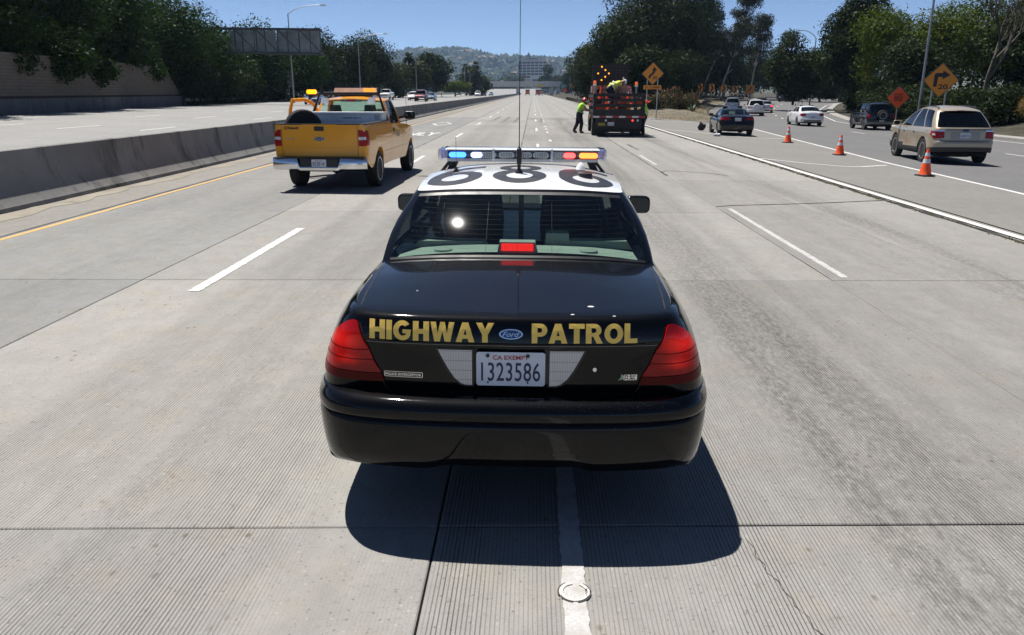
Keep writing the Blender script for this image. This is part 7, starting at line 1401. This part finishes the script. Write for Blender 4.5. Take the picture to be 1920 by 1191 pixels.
for k, (x, y, dz_, rd, lb) in enumerate(((-31.7, 33, -0.6, 3.2, 'foliage spilling over the wall at the left edge'), (-32.4, 40, -0.2, 3.0, 'foliage over the wall, second clump from the left edge'), (-32.6, 46, 0.3, 2.8, 'short foliage clump showing most of the wall below it'), (-33.2, 52, -0.2, 3.0, 'foliage clump over the middle of the wall'), (-33.6, 58, -1.0, 3.2, 'foliage hanging lowest over the wall'), (-34.4, 64, -1.3, 3.2, 'low-hanging foliage right of the wall middle'), (-35.6, 70, -0.3, 2.8, 'foliage clump near the right end of the wall'), (-36.0, 77, -0.9, 2.8, 'foliage falling over the slanted wall end'))):
    tree('overhanging_bush', x, y, E3 + dz_, 4.6, rd, 'ficus', lb, 150 + k, n=8000, size=0.30, ncl=14, zc=0.46, zr=0.5, trunk=0.07, cat_='bush', group='foliage over the left wall')
for k, (x, y, lb) in enumerate(((-37.0, 86, 'dark hedge bush at the foot of the trees past the wall'), (-37.6, 93, 'dark hedge bush near the start of the low guardrail'), (-38.4, 100, 'dark hedge bush behind the low guardrail'), (-39.4, 107, 'dark hedge bush left of the gantry shadow'), (-39.8, 114, 'dark hedge bush under the sign gantry'), (-40.2, 121, 'dark hedge bush beyond the sign gantry'), (-39.6, 129, 'dark hedge bush left of the blue saloon'), (-37.6, 137, 'dark hedge bush below the tall trees by the blue saloon'))):
    tree('hedge_bush', x, y, 0.4, 6.4, 4.4, 'dark', lb, 180 + k, n=9000, size=0.32, ncl=16, zc=0.46, zr=0.5, trunk=0.08, cat_='bush', group='bushes under the left trees')
tree('rust_bush', -33.2, 147, 0.6, 2.9, 3.6, 'rust', 'rusty red-brown bush above the yellow cab roof', 171, n=3500, size=0.40, ncl=9, zc=0.45, zr=0.5, trunk=0.06, cat_='bush')
# middle distance, left of the vanishing point
mid = [(-33.0, 190, 9.0, 6.0, 'olive', 'olive green tree just right of the dark left row'), (-30.5, 206, 10.0, 5.5, 'olive', 'olive tree with a lamp arm in front of it'), (-27.8, 228, 14.0, 5.6, 'dark', 'tall dark tree with a spiky top left of the palms'), (-30.5, 236, 12.0, 6.0, 'dark', 'dark tree at the left of the spiky-topped one'), (-25.0, 262, 5.5, 6.0, 'bright', 'bright green shrubby tree below the palms'), (-24.5, 320, 11.0, 6.5, 'dark', 'dark tree mass under the palm crowns'), (-22, 330, 8.0, 6.0, 'olive', 'olive tree right of the palm cluster'),
       (-33, 470, 12, 8, 'olive', 'green tree behind the left end of the bridge'), (-30, 905, 24, 15, 'olive', 'green tree standing beyond the bridge, left of the tower'), (-46, 930, 22, 15, 'bright', 'paler tree beyond the bridge at far left'), (-15, 912, 20, 11, 'olive', 'small tree beyond the bridge beside the tower foot'), (11.5, 640, 22, 8, 'dark', 'dark round tree in front of the tower'), (21, 610, 15, 9, 'olive', 'tree beyond the bridge right of the tower'),
       (19.5, 420, 14, 6, 'dark', 'dark tree by the right end of the bridge'), (24, 380, 15, 7, 'olive', 'olive tree at the right end of the bridge'), (21.0, 300, 15, 6, 'olive', 'leafy tree left of the big dark tree, farther away')]
for k, (x, y, h, rad, lf, lb) in enumerate(mid): tree('broadleaf_tree', x, y, zg(x, y) if x < 0 else 0.0, h, rad, lf, lb, 200 + k, n=3600, size=0.55 + y / 900.0, ncl=14, zc=0.5, zr=0.5, cr=0.44, trunk=0.3, group='trees in the middle distance')
def palm(x, y, h, label, seed):
    r = random.Random(seed); root = empty('palm_tree', (x, y, zg(x, y)), 0, label, 'palm tree', 'palms in the middle distance'); m = MB(); m.tube([(0, 0, 0), (0.2, 0, h * 0.5), (0, 0, h)], [0.35, 0.3, 0.28], 7); part('trunk', m, M_greyb, root, smooth=60); m = MB()
    for k in range(46):
        a = r.uniform(0, 6.28); e = r.uniform(-0.9, 1.3); L = r.uniform(1.8, 2.6); d = Vector((math.cos(a) * math.cos(e), math.sin(a) * math.cos(e), math.sin(e))); p0 = Vector((0, 0, h)); s = d.cross(Vector((0, 0, 1))).normalized()
        p = [p0, p0 + d * L * 0.5, p0 + d * L + Vector((0, 0, -0.35 * L))]; o = len(m.v); w_ = 0.35; m.v += [tuple(p[0]), tuple(p[1] + s * w_), tuple(p[1] - s * w_), tuple(p[2])]; m.f.append((o, o + 1, o + 3, o + 2)); m.m.append(0)
    part('crown', m, LM['olive'], root, fix=False)
palm(-26.0, 318, 10.5, 'left palm of the cluster left of the bridge', 1); palm(-22.6, 322, 11.6, 'tallest palm of the cluster left of the bridge', 2); palm(-24.2, 312, 9.5, 'lower front palm of the cluster left of the bridge', 3); palm(-31.0, 205, 9.4, 'small palm beside the last dark tree of the left row', 4); palm(22.0, 415, 13.5, 'palm by the right end of the bridge', 5)
# the big dark trees of the gore island
isl = [(32.5, 174, 19.5, 6.8, 'dark', 'tall dark tree filling the gap behind the eucalypts'), (9.8, 150, 11.5, 4.2, 'olive', 'leafy tree at the left foot of the big dark tree'), (12.2, 122, 15.0, 5.4, 'olive', 'pale-leaved tree behind the arrow board'), (16.6, 126, 24.0, 7.6, 'dark', 'huge dark tree rising out of the top of the picture behind the truck'), (22.0, 132, 24.0, 7.4, 'dark', 'huge dark tree behind the curve warning sign'), (29.0, 160, 20.0, 7.2, 'dark', 'dark tree standing over the first chevron signs'), (14.4, 110, 8.5, 4.8, 'dark', 'low dark tree just behind the curve warning sign'), (19.8, 118, 9.0, 4.6, 'dark', 'low dark tree left of the chevron signs'), (27.5, 166, 8.5, 6.0, 'dark', 'dark undergrowth behind the first chevrons'), (34.0, 172, 8.0, 6.0, 'dark', 'dark undergrowth behind the last chevrons')]
for k, (x, y, h, rad, lf, lb) in enumerate(isl): tree('island_tree', x, y, zg(x, y), h, rad, lf, lb, 300 + k, n=26000 if h > 14 else 14000, size=0.38, ncl=30, zc=0.5, zr=0.5, cr=0.42, trunk=0.35, group='trees of the gore island')
# eucalypts with pale trunks and open tufts
def eucalypt(x, y, h, lean, label, seed, n=6000, leaf='euc', tufts=None, trunk=0.38):
    r = random.Random(seed); root = empty('eucalyptus_tree', (x, y, zg(x, y)), 0, label, 'tree', 'eucalypts by the ramp'); m = MB(); cl = []
    main = crom([(0, 0, -0.2), (lean * 0.18, 0, h * 0.28), (lean * 0.5, 0.3, h * 0.58), (lean * 0.85, 0, h * 0.82), (lean, 0, h * 0.96)], 4); m.tube(main, [trunk * 0.62 * (1 - 0.9 * k / (len(main) - 1)) for k in range(len(main))], 8)
    for k in range(tufts or 15):
        t = r.uniform(0.35, 1.0); p = main[int(t * (len(main) - 1))]; a = r.uniform(0, 6.28); e = p + Vector((math.cos(a) * r.uniform(0.8, 3.6) * (1.3 - t), math.sin(a) * r.uniform(0.5, 3.0), r.uniform(0.6, 2.8))); q = p.lerp(e, 0.5) + Vector((0, 0, 0.4)); m.tube([p, q, e], [trunk * 0.30 * (1.2 - t), trunk * 0.2 * (1.2 - t), 0.03], 5); s = r.uniform(1.0, 2.0); cl.append((tuple(e), (s, s, s * 0.75)))
    part('trunk', m, M_pale, root, smooth=60); link('crown', leafmesh('crown', leaves(cl, n, 0.42, seed, shell=0.35, droop=0.7, aspect=0.33), LM[leaf]), root); return root
eucalypt(34.0, 168, 20.0, 9.5, 'leaning eucalyptus with pale trunk arching right above the chevrons', 1, 13000, tufts=34); eucalypt(31.5, 166, 21.0, 3.5, 'tall open eucalyptus just right of the huge dark tree', 2, 13000, tufts=34); eucalypt(37.0, 165, 13.5, 5.0, 'smaller leaning eucalyptus above the square sign', 3, 9000, tufts=26); eucalypt(44.5, 170, 14.5, 2.0, 'slim eucalyptus in the middle of the right skyline', 4, 9000, tufts=26); eucalypt(51.5, 175, 11.5, 1.0, 'thin far eucalyptus left of the tall right tree', 5, 6000, tufts=16)
tree('round_dark_tree', 40.5, 176, 0.4, 14.0, 5.2, 'dark', 'rounded dark tree under the arching eucalyptus', 340, n=7000, size=0.5, ncl=16, zc=0.55, zr=0.45, trunk=0.35)
far_r = [(35.5, 180, 10.5, 6.5, 'dark', 'dark shrubby tree behind the chevron row'), (48.5, 188, 12.0, 7, 'dark', 'dark tree behind the dark SUV'), (57, 190, 11.5, 7, 'dark', 'dark tree behind the utility pole'), (66, 192, 12.0, 8, 'dark', 'dark tree behind the white van'), (50, 158, 4.6, 3.4, 'bright', 'pale bush by the foot of the utility pole'), (60.5, 158, 6.5, 5.0, 'olive', 'bushy tree right of the white van'), (42, 190, 9.0, 6.5, 'dark', 'dark bushy tree behind the square sign'), (52, 150, 5.5, 4.4, 'dark', 'dark bush left of the short-armed lamp')]
for k, (x, y, h, rad, lf, lb) in enumerate(far_r): tree('broadleaf_tree', x, y, zg(x, y), h, rad, lf, lb, 350 + k, n=9000, size=0.5, ncl=18, zc=0.48, zr=0.5, cr=0.44, trunk=0.25, group='trees closing the ramp bend')
# right bank
rb = [(36.4, 98, 1.0, 14.5, 4.4, 'dark', 'tall slender dark tree at the left of the right-hand wood'), (41.0, 106, 1.2, 11, 5.4, 'dark', 'dark tree behind the short-armed street lamp'), (37.6, 84, 0.8, 11.0, 5.4, 'bright', 'yellow-green tree left of the tall lamp pole'), (42.5, 83, 1.4, 11.4, 5.8, 'bright', 'broad yellow-green tree behind the tall lamp pole'), (47.5, 80, 1.8, 10.8, 5.6, 'bright', 'yellow-green tree right of the tall lamp pole'), (33.8, 73, 0.6, 6.4, 4.4, 'dark', 'dark undergrowth tree behind the orange sign'), (37.8, 67, 1.0, 6.8, 4.6, 'dark', 'dark undergrowth tree behind the right-turn sign'),
      (42.5, 64, 1.5, 7.4, 4.8, 'dark', 'dark tree right of the right-turn sign'), (38.4, 51, 1.3, 10.0, 4.0, 'dark', 'dark tree at the right edge of the picture'), (42.0, 56, 1.5, 8.0, 4.4, 'dark', 'dark tree behind the dry grass mound'), (52, 84, 2.2, 10.0, 6, 'olive', 'far olive tree behind the bare tree'), (34.6, 110, 0.6, 9.0, 4.8, 'dark', 'dark tree below the tall slender one')]
for k, (x, y, z, h, rad, lf, lb) in enumerate(rb): tree('bank_tree', x, y, z, h, rad, lf, lb, 400 + k, n=19000 if lf == 'bright' else 14000, size=0.30 if y < 90 else 0.38, ncl=26, zc=0.5, zr=0.5, cr=0.40, trunk=0.18, group='trees on the right bank')
ORD = ('one', 'two', 'three', 'four', 'five', 'six', 'seven', 'eight', 'nine', 'ten', 'eleven', 'twelve', 'thirteen', 'fourteen', 'fifteen', 'sixteen')
for k in range(16):
    y = 34 + 5.0 * k; x = ramp_r(y) + 3.6 + (k % 3) * 0.8
    if abs(y - 49) < 3: continue
    tree('verge_bush', x, y, zg(x, y) + 0.1, 2.6 + 0.6 * (k % 3) + (0.6 if y > 60 else 0), 2.8, ('dark', 'dark', 'olive')[k % 3], 'verge bush beyond the ramp kerb, number %s along from the right edge' % ORD[k], 450 + k, n=7000, size=0.22, ncl=11, zc=0.42, zr=0.55, trunk=0.05, cat_='bush', group='bushes along the ramp kerb')
tree('dry_grass_mound', 30.6, 49.5, 0.1, 2.6, 2.0, 'dry', 'golden dry brush mound at the right edge behind the tan crossover', 470, n=6000, size=0.30, ncl=9, zc=0.45, zr=0.55, trunk=0.04, cat_='bush', aspect=0.12)
# bare tree
def bare(x, y, z, h, label, seed):
    r = random.Random(seed); root = empty('bare_tree', (x, y, z), 0, label, 'tree'); m = MB()
    def grow(p, d, L, rad, dep):
        q = p + d * L; mid_ = p.lerp(q, 0.5) + Vector((r.uniform(-1, 1), r.uniform(-1, 1), 0.3)) * L * 0.07; m.tube([p, mid_, q], [rad, rad * 0.85, rad * 0.68], 6 if dep < 3 else 4, caps=False)
        if dep >= 6: return
        for k in range(2 if dep > 0 and r.random() < 0.55 else 3):
            nd = (d + Vector((r.uniform(-1, 1), r.uniform(-0.7, 0.7), r.uniform(-0.25, 0.7))) * 0.62).normalized(); grow(q.lerp(p, r.uniform(0, 0.25)), nd, L * r.uniform(0.62, 0.84), rad * 0.62, dep + 1)
    grow(Vector((0, 0, -0.1)), Vector((0.06, 0, 1)).normalized(), h * 0.33, 0.20, 0); part('trunk', m, M_greyb, root, smooth=70); cl = clumps_in(2.4, h, 7, seed, 0.82, 0.25, 0.3); link('crown', leafmesh('crown', leaves(cl, 500, 0.24, seed), LM['olive']), root)
bare(33.2, 61.5, 0.3, 9.5, 'almost leafless tree with forking grey branches on the right', 5); bare(36.5, 58, 0.8, 8.0, 'second thin leafless tree at the right edge', 9)
# oleanders, agave and weeds of the gore
for k, (x, y, h, rad, lb) in enumerate(((11.6, 84, 2.2, 2.2, 'oleander bush right behind the truck'), (13.6, 87, 2.5, 2.3, 'oleander bush below the small plaque'), (15.6, 90, 2.5, 2.2, 'flowering oleander bush in the middle of the island'), (17.3, 92, 2.2, 1.9, 'reddish oleander bush at the right tip of the island'))):
    o_ = tree('oleander_bush', x, y, zg(x, y) + 0.3, h, rad, 'pink', lb, 500 + k, n=4200, size=0.26, ncl=9, zc=0.42, zr=0.55, trunk=0.05, cat_='bush', aspect=0.3, group='oleanders on the gore island')
    link('blossom', leafmesh('blossom', leaves(clumps_in(rad, h, 9, 500 + k, 0.5, 0.55), 240 if k < 2 else 500, 0.16, 600 + k, shell=0.95), LM['flower']), o_)
ag = empty('agave_plant', (16.6, 85.5, zg(16.6, 85) + 0.35), 0, 'spiky pale agave at the foot of the reddish oleander', 'plant'); rr_ = random.Random(2)
for k in range(22):
    a = rr_.uniform(0, 6.28); e = rr_.uniform(0.4, 1.3); d = Vector((math.cos(a) * math.cos(e), math.sin(a) * math.cos(e), math.sin(e))); s = d.cross(Vector((0, 0, 1))).normalized() * 0.08; L = rr_.uniform(0.7, 1.1); m = MB(); p1 = d * L * 0.5; p2 = d * L + Vector((0, 0, -0.1)); m.add([-s * 0.8, s * 0.8, p1 + s, p1 - s, p2, p1 + Vector((0, 0, -0.04))], [(0, 1, 2, 3), (3, 2, 4), (0, 3, 5), (1, 5, 2), (3, 4, 5), (2, 5, 4)]); part('leaf', m, mat('agave_green', (0.16, 0.19, 0.10), 0.6), ag)
_V = []
for k in range(1500):
    y = random.uniform(64, 150); a = 9.4; b = ramp_l(y) - 0.4; x = random.uniform(a, b); _V.append((x, y))
_cl = [((x, y, zg(x, y) + 0.35 * sst(62, 84, y)), (0.35, 0.35, 0.25)) for x, y in _V]; tag(link('island_weeds', leafmesh('island_weeds', leaves(_cl, 7000, 0.20, 9, aspect=0.15), LM['dry'])), 'dry weeds scattered over the gore island', 'weeds', kind='stuff')
_cl = [((7.0 + random.uniform(-0.05, 0.06), y, zg(7) + 0.01), (0.05, 0.12, 0.02)) for y in np.arange(8, 60, 0.16) if random.random() < 0.55]; tag(link('joint_weeds', leafmesh('joint_weeds', leaves(_cl, 2600, 0.055, 10, aspect=0.25), leafmat('weed_green', (0.05, 0.055, 0.02), (0.13, 0.12, 0.05)))), 'small weeds growing in the joint beside the white edge line', 'weeds', kind='stuff')
# ================================================================== haze of the far distance
_m = MB(); _m.box((-200, 1790, 126), (4800, 3720, 262)); hz = part('haze', _m, None or M_sk); hz.data.materials.clear()
_g = NG('air_haze'); _pv = _g.n('VolumePrincipled'); _pv.inputs['Color'].default_value = (0.48, 0.70, 1.0, 1); _pv.inputs['Density'].default_value = 0.00012; _pv.inputs['Anisotropy'].default_value = 0.25
_g.t.links.new(_pv.outputs[0], _g.out.inputs[1]); hz.data.materials.append(_g.m); tag(hz, kind='stuff', label='pale blue haze of the far distance', cat='haze')
